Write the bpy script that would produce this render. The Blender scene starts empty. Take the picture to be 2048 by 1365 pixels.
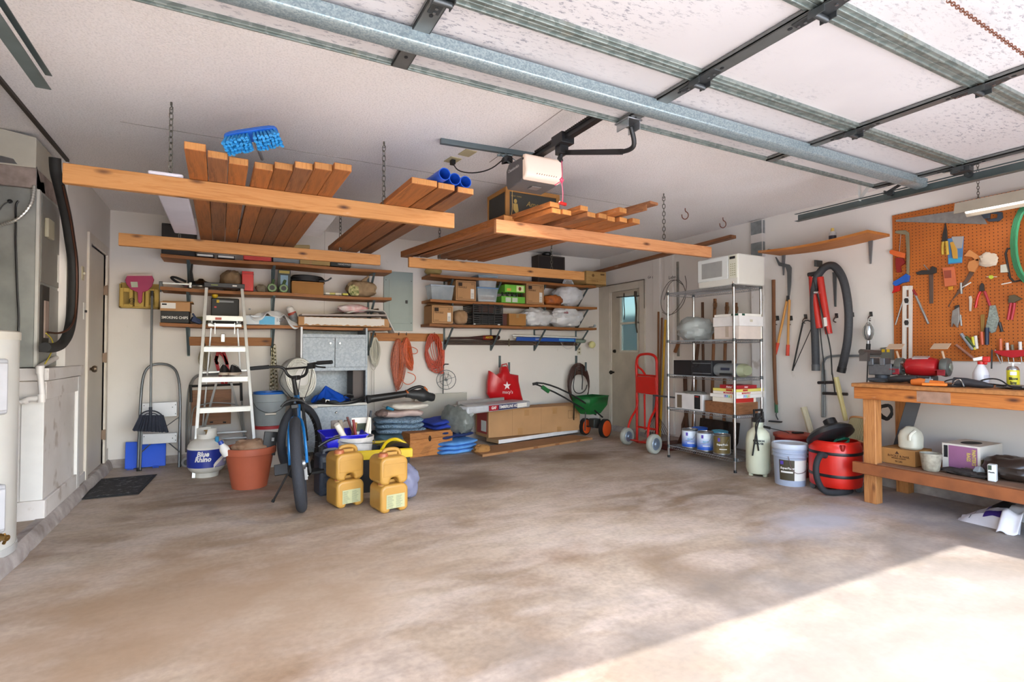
import bpy,math,random
from mathutils import Matrix,Vector,Euler,noise
random.seed(7)
sc = bpy.context.scene
C = sc.collection
# ---------------------------------------------------------------- camera
F_PX,CAM_H = 1070.0,1.155
PITCH,YAW = math.atan(22/F_PX),math.radians(28.0)
cd = bpy.data.cameras.new('camera')
cd.sensor_width = 36.0
cd.lens = F_PX * 36.0 / 2048.0
cd.clip_start,cd.clip_end = 0.02,200
cam = bpy.data.objects.new('camera',cd)
C.objects.link(cam)
cam.location = (0,0,CAM_H)
cam.rotation_euler = (math.pi/2+PITCH,0,-YAW)
sc.camera = cam
# ---------------------------------------------------------------- light
w = bpy.data.worlds.new('sky'); sc.world = w; w.use_nodes = True
wn = w.node_tree.nodes; wl = w.node_tree.links
bg = wn['Background']
sky = wn.new('ShaderNodeTexSky'); sky.sky_type = 'NISHITA'
sky.sun_disc = False; sky.sun_elevation = math.radians(49); sky.sun_rotation = math.radians(160)
sky.air_density = 1.0; sky.dust_density = 1.5; sky.ozone_density = 1.0
wl.new(sky.outputs[0],bg.inputs['Color'])
bg.inputs['Strength'].default_value = .62
sd = bpy.data.lights.new('sun','SUN'); sd.energy = 3.4; sd.angle = math.radians(.8); sd.color = (1,.96,.91)
sun = bpy.data.objects.new('sun',sd); C.objects.link(sun)
sun.rotation_euler = Vector((-.325,1.0,-1.151)).to_track_quat('-Z','Y').to_euler()
sc.view_settings.view_transform = 'Standard'
sc.view_settings.look = 'None'
sc.view_settings.exposure = 1.34
sc.view_settings.gamma = 1.0
sc.view_settings.use_curve_mapping = False
# ---------------------------------------------------------------- helpers
_cp,_sp,_cy,_sy = math.cos(PITCH),math.sin(PITCH),math.cos(YAW),math.sin(YAW)
def P(px,py,x=None,y=None,z=None):
    """point of the plane x=, y= or z= that the photograph shows at pixel (px, py)"""
    u = (px-1024) / F_PX; v = (682.5-py) / F_PX
    a = _cp - v * _sp; dz = _sp + v * _cp
    d = Vector((a*_sy+u*_cy,a*_cy-u*_sy,dz))
    t = x / d.x if x is not None else (y/d.y if y is not None else(z-CAM_H)/d.z)
    return Vector((d.x*t,d.y*t,CAM_H+d.z*t))
def rb(x0,y0,x1,y1,y):
    """pixel rectangle on a plane parallel to the back wall -> x0, x1, z0, z1"""
    my,mx = (y0+y1) / 2,(x0+x1) / 2
    return P(x0,my,y=y).x,P(x1,my,y=y).x,P(mx,y1,y=y).z,P(mx,y0,y=y).z
def rr(x0,y0,x1,y1,x):
    """pixel rectangle on a plane parallel to the right wall -> y near, y far, z0, z1"""
    my,mx = (y0+y1) / 2,(x0+x1) / 2
    return P(x1,my,x=x).y,P(x0,my,x=x).y,P(mx,y1,x=x).z,P(mx,y0,x=x).z
def FR(loc=(0,0,0),rz=0,rx=0,ry=0):
    return Matrix.Translation(Vector(loc)) @ Euler((math.radians(rx),math.radians(ry),math.radians(rz)),'XYZ').to_matrix().to_4x4()

class MB:
    def __init__(s,F=None):
        s.v = []; s.f = []; s.F = F or Matrix()
    def add(s,vs,fs):
        b = len(s.v)
        s.v += [s.F@Vector(p)for p in vs]
        s.f += [tuple(b+i for i in f)for f in fs]
        return s
    def box(s,x0,x1,y0,y1,z0,z1):
        vs = [(x,y,z)for x in(x0,x1)for y in(y0,y1)for z in(z0,z1)]
        return s.add(vs,[(0,1,3,2),(4,6,7,5),(0,4,5,1),(2,3,7,6),(0,2,6,4),(1,5,7,3)])
    def cbox(s,c,d,rz=0,rx=0,ry=0):
        M = FR(c,rz,rx,ry); x,y,z = d[0] / 2,d[1] / 2,d[2] / 2
        vs = [M@Vector((a,b,e))for a in(-x,x)for b in(-y,y)for e in(-z,z)]
        return s.add(vs,[(0,1,3,2),(4,6,7,5),(0,4,5,1),(2,3,7,6),(0,2,6,4),(1,5,7,3)])
    def beam(s,p0,p1,w,h,up=(0,0,1)):
        p0,p1 = Vector(p0),Vector(p1); d = (p1-p0).normalized(); up = Vector(up)
        a = d.cross(up)
        if a.length < 1e-4: a = d.cross(Vector((1,0,0)))
        a.normalize(); b = a.cross(d).normalized()
        vs = [p+a*i*w/2+b*j*h/2 for p in(p0,p1)for i in(-1,1)for j in(-1,1)]
        return s.add(vs,[(0,2,3,1),(4,5,7,6),(0,4,6,2),(1,3,7,5),(0,1,5,4),(2,6,7,3)])
    def tube(s,pts,r,n=8,closed=False,sm=0):
        pts = [Vector(p)for p in pts]
        for _ in range(sm):
            q = []
            m = len(pts)
            for i in range(m if closed else m-1):
                a,b = pts[i],pts[(i+1)%m]
                q += [a*.75+b*.25,a*.25+b*.75]
            if not closed: q = [pts[0]] + q + [pts[-1]]
            pts = q
        m = len(pts); rs = r if isinstance(r,(list,tuple)) else [r] * m
        if len(rs) != m: rs = [rs[int(i*(len(rs)-1)/max(1,m-1))]for i in range(m)]
        vs = []; prev = None
        for i in range(m):
            if closed: t = pts[(i+1)%m] - pts[i-1]
            else: t = pts[min(i+1,m-1)] - pts[max(i-1,0)]
            if t.length < 1e-9: t = Vector((0,0,1))
            t.normalize()
            if prev is None:
                a = t.orthogonal().normalized()
            else:
                a = prev - t * prev.dot(t)
                a = a.normalized() if a.length > 1e-6 else t.orthogonal().normalized()
            prev = a; b = t.cross(a)
            vs += [pts[i]+(a*math.cos(k*2*math.pi/n)+b*math.sin(k*2*math.pi/n))*rs[i]for k in range(n)]
        fs = []
        for i in range(m if closed else m-1):
            j = (i+1) % m
            for k in range(n):
                l = (k+1) % n
                fs.append((i*n+k,i*n+l,j*n+l,j*n+k))
        if not closed:
            fs.append(tuple(range(n-1,-1,-1))); fs.append(tuple((m-1)*n+k for k in range(n)))
        return s.add(vs,fs)
    def cyl(s,p0,p1,r0,r1=None,n=16):
        return s.tube([p0,p1],[r0,r0 if r1 is None else r1],n)
    def lathe(s,prof,c=(0,0,0),n=24,M=None,sx=1,sy=1,sq=0):
        """prof: (r, z) from bottom to top, capped when r > 0 at the ends; sq squares the section"""
        M = M or Matrix(); vs = []; c = Vector(c)
        for r,z in prof:
            for k in range(n):
                a = 2 * math.pi * k / n; ca,sa = math.cos(a),math.sin(a)
                q = 1.0
                if sq: q = 1 / ((abs(ca)**sq+abs(sa)**sq)**(1/sq))
                vs.append(M@Vector((r*ca*sx*q,r*sa*sy*q,z))+c)
        fs = []
        for i in range(len(prof)-1):
            for k in range(n):
                l = (k+1) % n
                fs.append((i*n+k,i*n+l,(i+1)*n+l,(i+1)*n+k))
        fs.append(tuple(range(n-1,-1,-1))); m = len(prof) - 1
        fs.append(tuple(m*n+k for k in range(n)))
        return s.add(vs,fs)
    def ext(s,poly,off):
        """extrude a 3D polygon by a vector"""
        poly = [Vector(p)for p in poly]; off = Vector(off); n = len(poly)
        vs = poly + [p+off for p in poly]
        return s.add(vs,[tuple(range(n-1,-1,-1)),tuple(range(n,2*n))]+[(i,(i+1)%n,n+(i+1)%n,n+i)for i in range(n)])
    def grid(s,fn,nu,nv,cu=False,cv=False):
        vs = [fn(i/(nu if cu else nu-1),j/(nv if cv else nv-1))for i in range(nu)for j in range(nv)]
        fs = [(i*nv+j,((i+1)%nu)*nv+j,((i+1)%nu)*nv+(j+1)%nv,i*nv+(j+1)%nv)
              for i in range(nu if cu else nu-1)for j in range(nv if cv else nv-1)]
        return s.add(vs,fs)
    def blob(s,c,d,seed=0,amp=.12,fr=3.0,p=2.6,n=28,flat=True,ridge=True):
        """crumpled lump of half-sizes d resting at c (bottom centre when flat)"""
        c = Vector(c); of = Vector((seed*3.1,seed*1.7,seed*2.3))
        def fn(u,v):
            th = u * 2 * math.pi; ph = (v-.5) * math.pi
            q = Vector((math.cos(ph)*math.cos(th),math.cos(ph)*math.sin(th),math.sin(ph)))
            k = (abs(q.x)**p+abs(q.y)**p+abs(q.z)**p) ** (-1/p)
            q2 = q * k
            nz = noise.noise(q*fr+of)
            if ridge: nz = nz * .6 + .7 * (.35-abs(noise.noise(q*fr*1.7+of*2))) + .25 * (.3-abs(noise.noise(q*fr*4+of)))
            q2 = q2 * (1+amp*nz*2)
            z = q2.z * d[2]
            if flat: z = max(z,-d[2]) + d[2]
            return c + Vector((q2.x*d[0],q2.y*d[1],max(z,0.0)if flat else z))
        return s.grid(fn,n,n//2+2,cu=True)
    def obj(s,name,mat,origin,parent=None,bevel=0,smooth=True,seg=2):
        o_ = Vector(origin)
        me = bpy.data.meshes.new(name)
        me.from_pydata([tuple(p-o_)for p in s.v],[],s.f)
        me.validate()
        if smooth:
            me.shade_smooth(); me.set_sharp_from_angle(angle=math.radians(38))
        me.materials.append(mat)
        o = bpy.data.objects.new(name,me); C.objects.link(o)
        if parent: o.parent = parent; o.location = o_ - wl_(parent)
        else: o.location = o_
        if bevel:
            b = o.modifiers.new('bevel','BEVEL'); b.width = bevel; b.segments = seg; b.limit_method = 'ANGLE'; b.angle_limit = math.radians(40)
        return o
def wl_(o):
    p = Vector(o.location)
    while o.parent: o = o.parent; p += Vector(o.location)
    return p
def tag(o,label,cat,group=None):
    o['label'] = label; o['category'] = cat
    if group: o['group'] = group
    return o
def thing(name,label,cat,loc=(0,0,0),group=None):
    o = bpy.data.objects.new(name,None); C.objects.link(o); o.location = loc; o.empty_display_size = .05
    return tag(o,label,cat,group)
def part(par,name,mb,mat,bevel=0,label=None,smooth=True,kind=None):
    o = mb.obj(name,mat,wl_(par),par,bevel,smooth)
    if label: o['label'] = label
    if kind: o['kind'] = kind
    return o
def solo(name,label,cat,mb,mat,group=None,bevel=0,smooth=True):
    xs = [p.x for p in mb.v]; ys = [p.y for p in mb.v]; zs = [p.z for p in mb.v]
    o = mb.obj(name,mat,((min(xs)+max(xs))/2,(min(ys)+max(ys))/2,min(zs)),None,bevel,smooth)
    return tag(o,label,cat,group)
def struct(name,mb,mat,parent=None,bevel=0,smooth=False):
    o = mb.obj(name,mat,wl_(parent)if parent else(0,0,0),parent,bevel,smooth)
    if not parent: o['kind'] = 'structure'
    return o
def text_mb(txt,F,size=.05,depth=.0006,bold=0,shear=0,ax=1.0,align='CENTER',warp=None,sp=1.0):
    """flat lettering in the local x-y plane of frame F; ax squeezes it"""
    cu = bpy.data.curves.new('t','FONT'); cu.body = txt; cu.size = size; cu.extrude = depth; cu.offset = bold; cu.shear = shear
    cu.align_x = align; cu.align_y = 'CENTER'; cu.resolution_u = 2; cu.space_character = sp
    o = bpy.data.objects.new('t',cu); C.objects.link(o)
    me = bpy.data.meshes.new_from_object(o)
    vs = [Vector((v.co.x*ax,v.co.y,v.co.z))for v in me.vertices]
    if warp: vs = [warp(v)for v in vs]
    m = MB(F); m.add(vs,[tuple(p.vertices)for p in me.polygons])
    bpy.data.objects.remove(o); bpy.data.curves.remove(cu); bpy.data.meshes.remove(me)
    return m
def FY(x,y,z,tilt=0):   # lettering frame on a face that looks towards -Y
    return Matrix.Translation(Vector((x,y,z))) @ Euler((math.pi/2,math.radians(tilt),0),'XYZ').to_matrix().to_4x4()
def FX(x,y,z,tilt=0):   # lettering frame on a face that looks towards -X
    return Matrix.Translation(Vector((x,y,z))) @ Matrix.Rotation(-math.pi/2,4,'Z') @ Euler((math.pi/2,math.radians(tilt),0),'XYZ').to_matrix().to_4x4()
def cylwarp(r,a0=0):     # wrap lettering round a vertical cylinder, a0 = facing angle measured from -Y
    def f(v):
        a = v.x / r + a0
        rr_ = r + v.z
        return Vector((rr_*math.sin(a),-rr_*math.cos(a),v.y))
    return f
def patch(r,z0,z1,a0,a1,n=14,t=.0015,F=None,r1=None):
    """curved label on a vertical cylinder or cone, angles from -Y in degrees"""
    r1 = r1 or r; m = MB(F)
    def fn(u,v):
        a = math.radians(a0+(a1-a0)*u); q = r + (r1-r) * v + t
        return Vector((q*math.sin(a),-q*math.cos(a),z0+(z1-z0)*v))
    return m.grid(fn,n,2)
def rect3(a,b,c,d,off,m=None):
    m = m or MB(); return m.ext([a,b,c,d],off)
def tr(pix,off,m=None,**pl):
    """outline on a real plane, given thickness"""
    m = m or MB(); return m.ext([P(a,b,**pl)for a,b in pix],off)
def ptube(pix,r,m=None,n=8,sm=2,closed=False,**pl):
    m = m or MB(); return m.tube([P(a,b,**pl)for a,b in pix],r,n,closed,sm)
# ---------------------------------------------------------------- materials
def lin(c):
    c = [int(c[i:i+2],16)/255 for i in(0,2,4)]
    return tuple(x/12.92 if x<=.04045 else((x+.055)/1.055)**2.4 for x in c) + (1,)
class N:
    def __init__(s,name,rough=.6,metal=0):
        s.m = bpy.data.materials.new(name); s.m.use_nodes = True; s.t = s.m.node_tree
        s.b = s.t.nodes['Principled BSDF']; s.b.inputs['Roughness'].default_value = rough; s.b.inputs['Metallic'].default_value = metal
    def n(s,ty,**k):
        o = s.t.nodes.new('ShaderNode'+ty)
        for a,b in k.items():
            if hasattr(o,a) and a not in o.inputs: setattr(o,a,b)
            else: o.inputs[a].default_value = b
        return o
    def l(s,a,b): s.t.links.new(a,b)
    def co(s,sc=(1,1,1),rot=(0,0,0)):
        if not hasattr(s,'tc'): s.tc = s.n('TexCoord')
        mp = s.n('Mapping'); mp.inputs['Scale'].default_value = sc; mp.inputs['Rotation'].default_value = rot
        s.l(s.tc.outputs['Object'],mp.inputs[0]); return mp.outputs[0]
    def noise(s,scale,detail=3,sc=(1,1,1),rot=(0,0,0),dist=0,rough=.5):
        o = s.n('TexNoise',Scale=scale,Detail=detail,Distortion=dist,Roughness=rough); s.l(s.co(sc,rot),o.inputs['Vector']); return o.outputs['Fac']
    def ramp(s,fac,stops):
        o = s.n('ValToRGB'); e = o.color_ramp.elements
        while len(e) < len(stops): e.new(.5)
        for i,(p,c) in enumerate(stops):
            e[i].position = p; e[i].color = lin(c) if isinstance(c,str) else (c,c,c,1)
        s.l(fac,o.inputs[0]); return o.outputs[0]
    def mix(s,fac,a,b,mode='MIX'):
        o = s.n('MixRGB',blend_type=mode)
        for i,q in ((0,fac),(1,a),(2,b)):
            if isinstance(q,(int,float)): o.inputs[i].default_value = q if i == 0 else (q,q,q,1)
            elif isinstance(q,(tuple,list)): o.inputs[i].default_value = q
            elif isinstance(q,str): o.inputs[i].default_value = lin(q)
            else: s.l(q,o.inputs[i])
        return o.outputs[0]
    def col(s,c):
        if isinstance(c,str): s.b.inputs['Base Color'].default_value = lin(c)
        else: s.l(c,s.b.inputs['Base Color'])
        return s
    def bump(s,h,st=.3,d=.01):
        o = s.n('Bump',Strength=st,Distance=d); s.l(h,o.inputs['Height']); s.l(o.outputs[0],s.b.inputs['Normal']); return s
_mc = {}
def plain(c,rough=.55,metal=0,var=.12,sc=9,bump=0,bs=60):
    k = (c,rough,metal,var,sc,bump,bs)
    if k in _mc: return _mc[k]
    a = N('paint_'+c,rough,metal)
    f = a.ramp(a.noise(sc,4),[(.3,1-var),(.7,1.0)])
    a.col(a.mix(1.0,c,f,'MULTIPLY'))
    if bump: a.bump(a.noise(bs,3),bump,.004)
    _mc[k] = a.m; return a.m
def wood(name,c1,c2,ax,knots=True,rough=.6,gs=1.0):
    a = N(name,rough)
    st = {'x':(.6,9,9),'y':(9,.6,9),'z':(9,9,.6)}[ax]
    g = a.noise(3.2*gs,6,st,dist=1.2,rough=.6)
    c = a.ramp(g,[(.32,c2),(.52,c1),(.72,c2)])
    big = a.ramp(a.noise(1.4,3,tuple(.35*q**.3 for q in st)),[(.3,.72),(.7,1.1)])
    c = a.mix(1.0,c,big,'MULTIPLY')
    if knots:
        ks = {'x':(3.2,9,9),'y':(9,3.2,9),'z':(9,9,3.2)}[ax]
        v = a.n('TexVoronoi',Scale=1.0); a.l(a.co(ks),v.inputs['Vector'])
        k = a.ramp(v.outputs['Distance'],[(.05,1.0),(.17,0.0)])
        c = a.mix(k,c,'4a2410')
    oi = a.n('ObjectInfo'); c = a.mix(1.0,c,a.ramp(oi.outputs['Random'],[(.0,.72),(1.0,1.08)]),'MULTIPLY')
    sc_ = a.ramp(a.noise(5.5,8,tuple(q**.5 for q in st),rough=.75),[(.62,0.0),(.70,.4)])
    c = a.mix(sc_,c,'c9b49c')
    a.col(c); a.bump(g,.15,.004)
    return a.m
W_BX = wood('pale_knotty_pine','e2a260','c98442','x')
W_LUM = wood('stained_lumber','b06a34','84502a','y',knots=False)
W_LUM2 = wood('weathered_lumber','9c6640','704730','y',knots=False)
W_END = wood('sawn_end_grain','cf9050','b3763c','z',knots=False,gs=3)
W_SH = wood('shelf_board_wood','a86a33','85501f','x',knots=False)
W_SHY = wood('long_shelf_board_wood','c07a38','a05f26','y',knots=False)
W_BEN = wood('orange_bench_lumber','c07636','9a5422','y')
W_BEZ = wood('bench_post_lumber','c98a50','a06030','z')
W_HZ = wood('worn_tool_handle','8d5a33','6b3f22','z',knots=False)
W_CRT = wood('wooden_box_pine','bb7a3c','9c5f2b','x')
W_DK = wood('dark_trim_wood','4a3426','33231a','x',knots=False)
W_PB = wood('old_plank','8f5f3c','6e4529','x',knots=False)
CARD = plain('b98d61',.85,0,.14,5,.1,20)
CARD2 = plain('a6763f',.85,0,.16,6,.1,20)
CARDD = plain('3a3834',.85)
WHITE = plain('e4e2de',.5,0,.08)
WHITE2 = plain('d8d6d0',.35,0,.12)
CREAM = plain('d9d3bf',.5,0,.12)
GREY = plain('8b9092',.5)
LGREY = plain('b9babb',.5)
DGREY = plain('4c5152',.5)
BLACK = plain('1c1c1d',.45,0,.2)
RUB = plain('26272a',.75,0,.2,30)
STEEL = plain('b8bcc0',.28,.95,.15,14)
CHROME = plain('d6d8da',.15,1,.08)
ALU = plain('c2c4c4',.38,.8,.15,10)
DSTEEL = plain('5c5f60',.42,.8,.2,14)
BRASS = plain('9a7a45',.35,.9)
RED = plain('c61d18',.38,0,.12)
DRED = plain('8c1c1a',.5)
BLUE = plain('1657d6',.45,0,.1)
DBLUE = plain('1f3a8a',.5)
ORANGE = plain('e2602a',.5)
YEL = plain('d8b31e',.5)
GOLD = plain('b98b3f',.42,.0,.16,6)
GREEN = plain('1d6b38',.4)
TERRA = plain('b25c40',.6,0,.1)
PAPER = plain('e9e6df',.7,0,.05)
INK = plain('191a1c',.6,0,0)
SLATE = plain('5d686b',.45,.2,.1)
def galv(name,c1='a9b6b9',c2='7f9094',sc=70,rough=.42,metal=.6):
    a = N(name,rough,metal)
    v = a.n('TexVoronoi',Scale=sc); a.l(a.co((1,1,1)),v.inputs['Vector'])
    f = a.n('SeparateColor'); a.l(v.outputs['Color'],f.inputs[0])
    c = a.ramp(f.outputs[0],[(.15,c1),(.85,c2)])
    rust = a.ramp(a.noise(3.2,5,(1,1,1)),[(.66,0.0),(.74,.55)])
    a.col(a.mix(rust,c,'8d7a4e')); return a.m
GALV = galv('galvanised_steel','a3b0b2','85959a',170)
GALVD = galv('dull_galvanised_steel','8f9690','747d78',40)
GALVS = galv('galvanised_sheet','8f969d','80878f',60,.5,.45)
def clear(name,c='e8eef0',al=.45,rough=.25):
    a = N(name,rough); a.col(a.mix(1.0,c,a.ramp(a.noise(12,4),[(.3,.82),(.7,1.0)]),'MULTIPLY'))
    a.b.inputs['Alpha'].default_value = al
    a.bump(a.noise(16,4),.5,.01); return a.m
FILM = clear('thin_plastic_film','eceef0',.82,.3)
FILMC = clear('clear_plastic','cfdde6',.45,.15)
FILMB = clear('blue_grey_film','8f93b0',.7,.2)
def cloth(name,c,c2=None,sc=5,rough=.9):
    a = N(name,rough); a.col(a.ramp(a.noise(sc,5,dist=.6),[(.35,c),(.65,c2 or c)]))
    a.bump(a.noise(40,4),.35,.004); return a.m
def wall_mat():
    a = N('painted_wall',.75)
    c = a.ramp(a.noise(1.1,4),[(.3,'dad4cd'),(.7,'e4ded7')])
    d = a.ramp(a.noise(14,6,(1,1,.5)),[(.68,0.0),(.78,.35)])
    c = a.mix(d,c,'b9aea0')
    a.col(c); a.bump(a.noise(35,4),.12,.004); return a.m
WALL = wall_mat()
def worn_white():
    a = N('worn_white_paint',.65)
    c = a.ramp(a.noise(2.5,5),[(.3,'cdc6c0'),(.7,'e3dfdc')])
    d = a.ramp(a.noise(9,8,(1,1,.8)),[(.60,0.0),(.70,.6)])
    a.col(a.mix(d,c,'a08f80')); a.bump(a.noise(20,5),.2,.005); return a.m
WORN = worn_white()
def ceil_mat():
    a = N('popcorn_ceiling',.9)
    c = a.ramp(a.noise(1.3,3),[(.3,'efe9e5'),(.7,'f7f3f1')])
    h = a.noise(95,3,rough=.6)
    sp = a.ramp(h,[(.36,.86),(.52,1.0)])
    a.col(a.mix(1.0,c,sp,'MULTIPLY')); a.bump(h,.55,.012); return a.m
CEIL = ceil_mat()
def floor_mat():
    a = N('stained_concrete',.5)
    c = a.ramp(a.noise(.75,6,(1,1.5,1),dist=.4),[(.28,'857360'),(.42,'9f8c78'),(.56,'b5a593'),(.72,'c6b9aa')])
    n2 = a.ramp(a.noise(2.2,7,(.7,1.6,1),(0,0,.4),dist=1),[(.42,0.0),(.62,.55)])
    c = a.mix(n2,c,'c9bbb0')
    n3 = a.ramp(a.noise(1.3,5,(1,1,1),(0,0,1)),[(.56,0.0),(.7,.6)])
    c = a.mix(n3,c,'8d6f52')
    n4 = a.mix(1.0,a.ramp(a.noise(34,4),[(.35,.88),(.6,1.03)]),a.ramp(a.noise(7,7,(.8,1.4,1),rough=.7),[(.35,.86),(.6,1.05)]),'MULTIPLY')
    c = a.mix(1.0,c,n4,'MULTIPLY')
    # oil stains, pale worn places and a darkening against the sun, each with its own spot on the slab
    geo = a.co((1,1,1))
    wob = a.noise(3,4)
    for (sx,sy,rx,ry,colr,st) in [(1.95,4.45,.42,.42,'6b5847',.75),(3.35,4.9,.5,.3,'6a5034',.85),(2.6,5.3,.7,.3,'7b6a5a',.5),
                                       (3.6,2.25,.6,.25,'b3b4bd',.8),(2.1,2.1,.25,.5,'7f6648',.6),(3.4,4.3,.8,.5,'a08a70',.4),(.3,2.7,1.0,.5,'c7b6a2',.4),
                                       (-.2,2.9,1.1,.9,'977a5e',.65),(2.8,1.1,2.9,1.0,'77736f',.75),(4.7,2.2,.6,.8,'8f8a92',.5)]:  # wide grey front spot: colour darkened to offset the strong daylight there
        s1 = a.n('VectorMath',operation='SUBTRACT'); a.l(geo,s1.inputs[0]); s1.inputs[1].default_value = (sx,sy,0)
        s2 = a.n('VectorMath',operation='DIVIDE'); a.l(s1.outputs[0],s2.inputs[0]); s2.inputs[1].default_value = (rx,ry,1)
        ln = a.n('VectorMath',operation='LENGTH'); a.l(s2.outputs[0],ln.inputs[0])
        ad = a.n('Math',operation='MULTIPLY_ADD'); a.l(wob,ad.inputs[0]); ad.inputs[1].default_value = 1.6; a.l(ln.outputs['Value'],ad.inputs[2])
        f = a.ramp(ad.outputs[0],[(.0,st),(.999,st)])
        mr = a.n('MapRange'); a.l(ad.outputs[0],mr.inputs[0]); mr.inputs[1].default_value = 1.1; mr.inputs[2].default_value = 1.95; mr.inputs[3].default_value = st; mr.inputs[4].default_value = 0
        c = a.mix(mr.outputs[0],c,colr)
    a.col(c)
    r = a.ramp(a.noise(2.5,4),[(.3,.6),(.7,.8)]); a.l(r,a.b.inputs['Roughness'])
    a.bump(a.noise(28,6),.12,.006); return a.m
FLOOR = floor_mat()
def curb_mat():
    a = N('rough_concrete_curb',.85); a.col(a.ramp(a.noise(7,7),[(.3,'857a74'),(.55,'aaa19c'),(.75,'c7c0bb')])); a.bump(a.noise(14,7),.6,.02); return a.m
CURB = curb_mat()
def door_panel_mat():
    a = N('flaking_door_skin',.6)
    m = a.ramp(a.noise(.9,3),[(.42,0.0),(.6,1.0)])
    fl = a.ramp(a.noise(38,8,(.6,1.7,1),(0,0,.5),rough=.8),[(.55,0.0),(.575,1.0)])
    f = a.mix(1.0,m,fl,'MULTIPLY')
    c = a.ramp(a.noise(1.5,4),[(.3,'bbb6b5'),(.7,'c8c3c2')])
    c = a.mix(f,c,'86848a')
    st = a.ramp(a.noise(1.9,5,(3.5,.7,1),(0,0,.15)),[(.64,0.0),(.72,.75)])
    # brown water marks on the middle of the door only
    g = a.co((1,1,1)); s1 = a.n('VectorMath',operation='DISTANCE'); a.l(g,s1.inputs[0]); s1.inputs[1].default_value = (1.85,1.75,2.4)
    mr = a.n('MapRange'); a.l(s1.outputs['Value'],mr.inputs[0]); mr.inputs[1].default_value = .25; mr.inputs[2].default_value = .75; mr.inputs[3].default_value = 1; mr.inputs[4].default_value = 0
    c = a.mix(a.mix(1.0,st,mr.outputs[0],'MULTIPLY'),c,'b0895a')
    a.col(c); return a.m
DOORP = door_panel_mat()
def peg_mat():
    a = N('orange_pegboard',.6)
    c = a.ramp(a.noise(3,4),[(.3,'a85a1e'),(.7,'bd6a26')])
    g = a.co((1,1,1)); sp = a.n('SeparateXYZ'); a.l(g,sp.inputs[0])
    ds = []
    for k in (1,2):
        m1 = a.n('Math',operation='MULTIPLY'); a.l(sp.outputs[k],m1.inputs[0]); m1.inputs[1].default_value = 1 / .0254
        fr = a.n('Math',operation='FRACT'); a.l(m1.outputs[0],fr.inputs[0])
        sb = a.n('Math',operation='SUBTRACT'); a.l(fr.outputs[0],sb.inputs[0]); sb.inputs[1].default_value = .5
        m2 = a.n('Math',operation='POWER'); ab = a.n('Math',operation='ABSOLUTE'); a.l(sb.outputs[0],ab.inputs[0]); a.l(ab.outputs[0],m2.inputs[0]); m2.inputs[1].default_value = 2
        ds.append(m2.outputs[0])
    sm = a.n('Math',operation='ADD'); a.l(ds[0],sm.inputs[0]); a.l(ds[1],sm.inputs[1])
    f = a.ramp(sm.outputs[0],[(.016,1.0),(.024,0.0)])
    a.col(a.mix(f,c,'3a1d0c')); return a.m
PEG = peg_mat()
def lamp_mat(name,c,st,base='f4efe6'):
    a = N(name,.4); a.col(base); a.b.inputs['Emission Color'].default_value = lin(c); a.b.inputs['Emission Strength'].default_value = st; return a.m
# ---------------------------------------------------------------- room shell
XL,XR,YB,ZC = -1.05,5.04,6.60,2.58
sun.rotation_euler = Vector((-.13,1.0,-1.151)).to_track_quat('-Z','Y').to_euler()
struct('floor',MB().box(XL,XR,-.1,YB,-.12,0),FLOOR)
struct('driveway',MB().box(-9,13,-14,-.1,-.2,-.02),plain('ece8e0',.8,0,.06,2))
struct('ceiling',MB().box(-2.3,XR+.15,-.1,YB+.15,ZC,ZC+.1),CEIL)
# faint taped seams of the ceiling boards
m = MB()
m.box(1.72,1.726,2.2,3.6,ZC-.0015,ZC+.001)
m.box(-.6,3.6,4.03,4.035,ZC-.0015,ZC+.001)
struct('trim_1',m,plain('a59c94',.9))
def wavy_curb(x0,y0,x1,y1,nx,ny,h,seed,wd):
    m = MB(); n = 40
    a = Vector((x0,y0,0)); b = Vector((x1,y1,0)); q = Vector((nx,ny,0))
    def fn(u,v):
        p = a.lerp(b,u)
        w = wd + .018 * noise.noise(Vector((u*14,seed,0))) + .006 * noise.noise(Vector((u*50,seed,v)))
        if v < .01: return p + Vector((0,0,h))
        if v < .4: return p + q * (w*.55) + Vector((0,0,h))
        if v < .7: return p + q * (w*.8) + Vector((0,0,h*.75))
        return p + q * w + Vector((0,0,-.01))
    return m.grid(fn,n,4)
m = wavy_curb(-1.075,3.3,-1.075,YB,1,0,.085,1,.085)
struct('curb_left',m,CURB,smooth=True)
struct('curb_back',wavy_curb(-1.05,YB,XR,YB,0,-1,.08,3,.03),CURB,smooth=True)
struct('curb_right',wavy_curb(XR,YB,XR,1.2,-1,0,.08,5,.04),CURB,smooth=True)
struct('alcove_floor',MB().box(-2.3,-1.06,1.5,5.4,-.1,.08),FLOOR)
# back wall with its board seams
struct('wall_back',MB().box(XL-.12,XR+.12,YB,YB+.12,0,ZC),WALL)
m = MB()
for x in (1.0,): m.box(x,x+.003,YB-.001,YB,.1,ZC)
struct('trim_2',m,plain('a59c94',.9))
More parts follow.
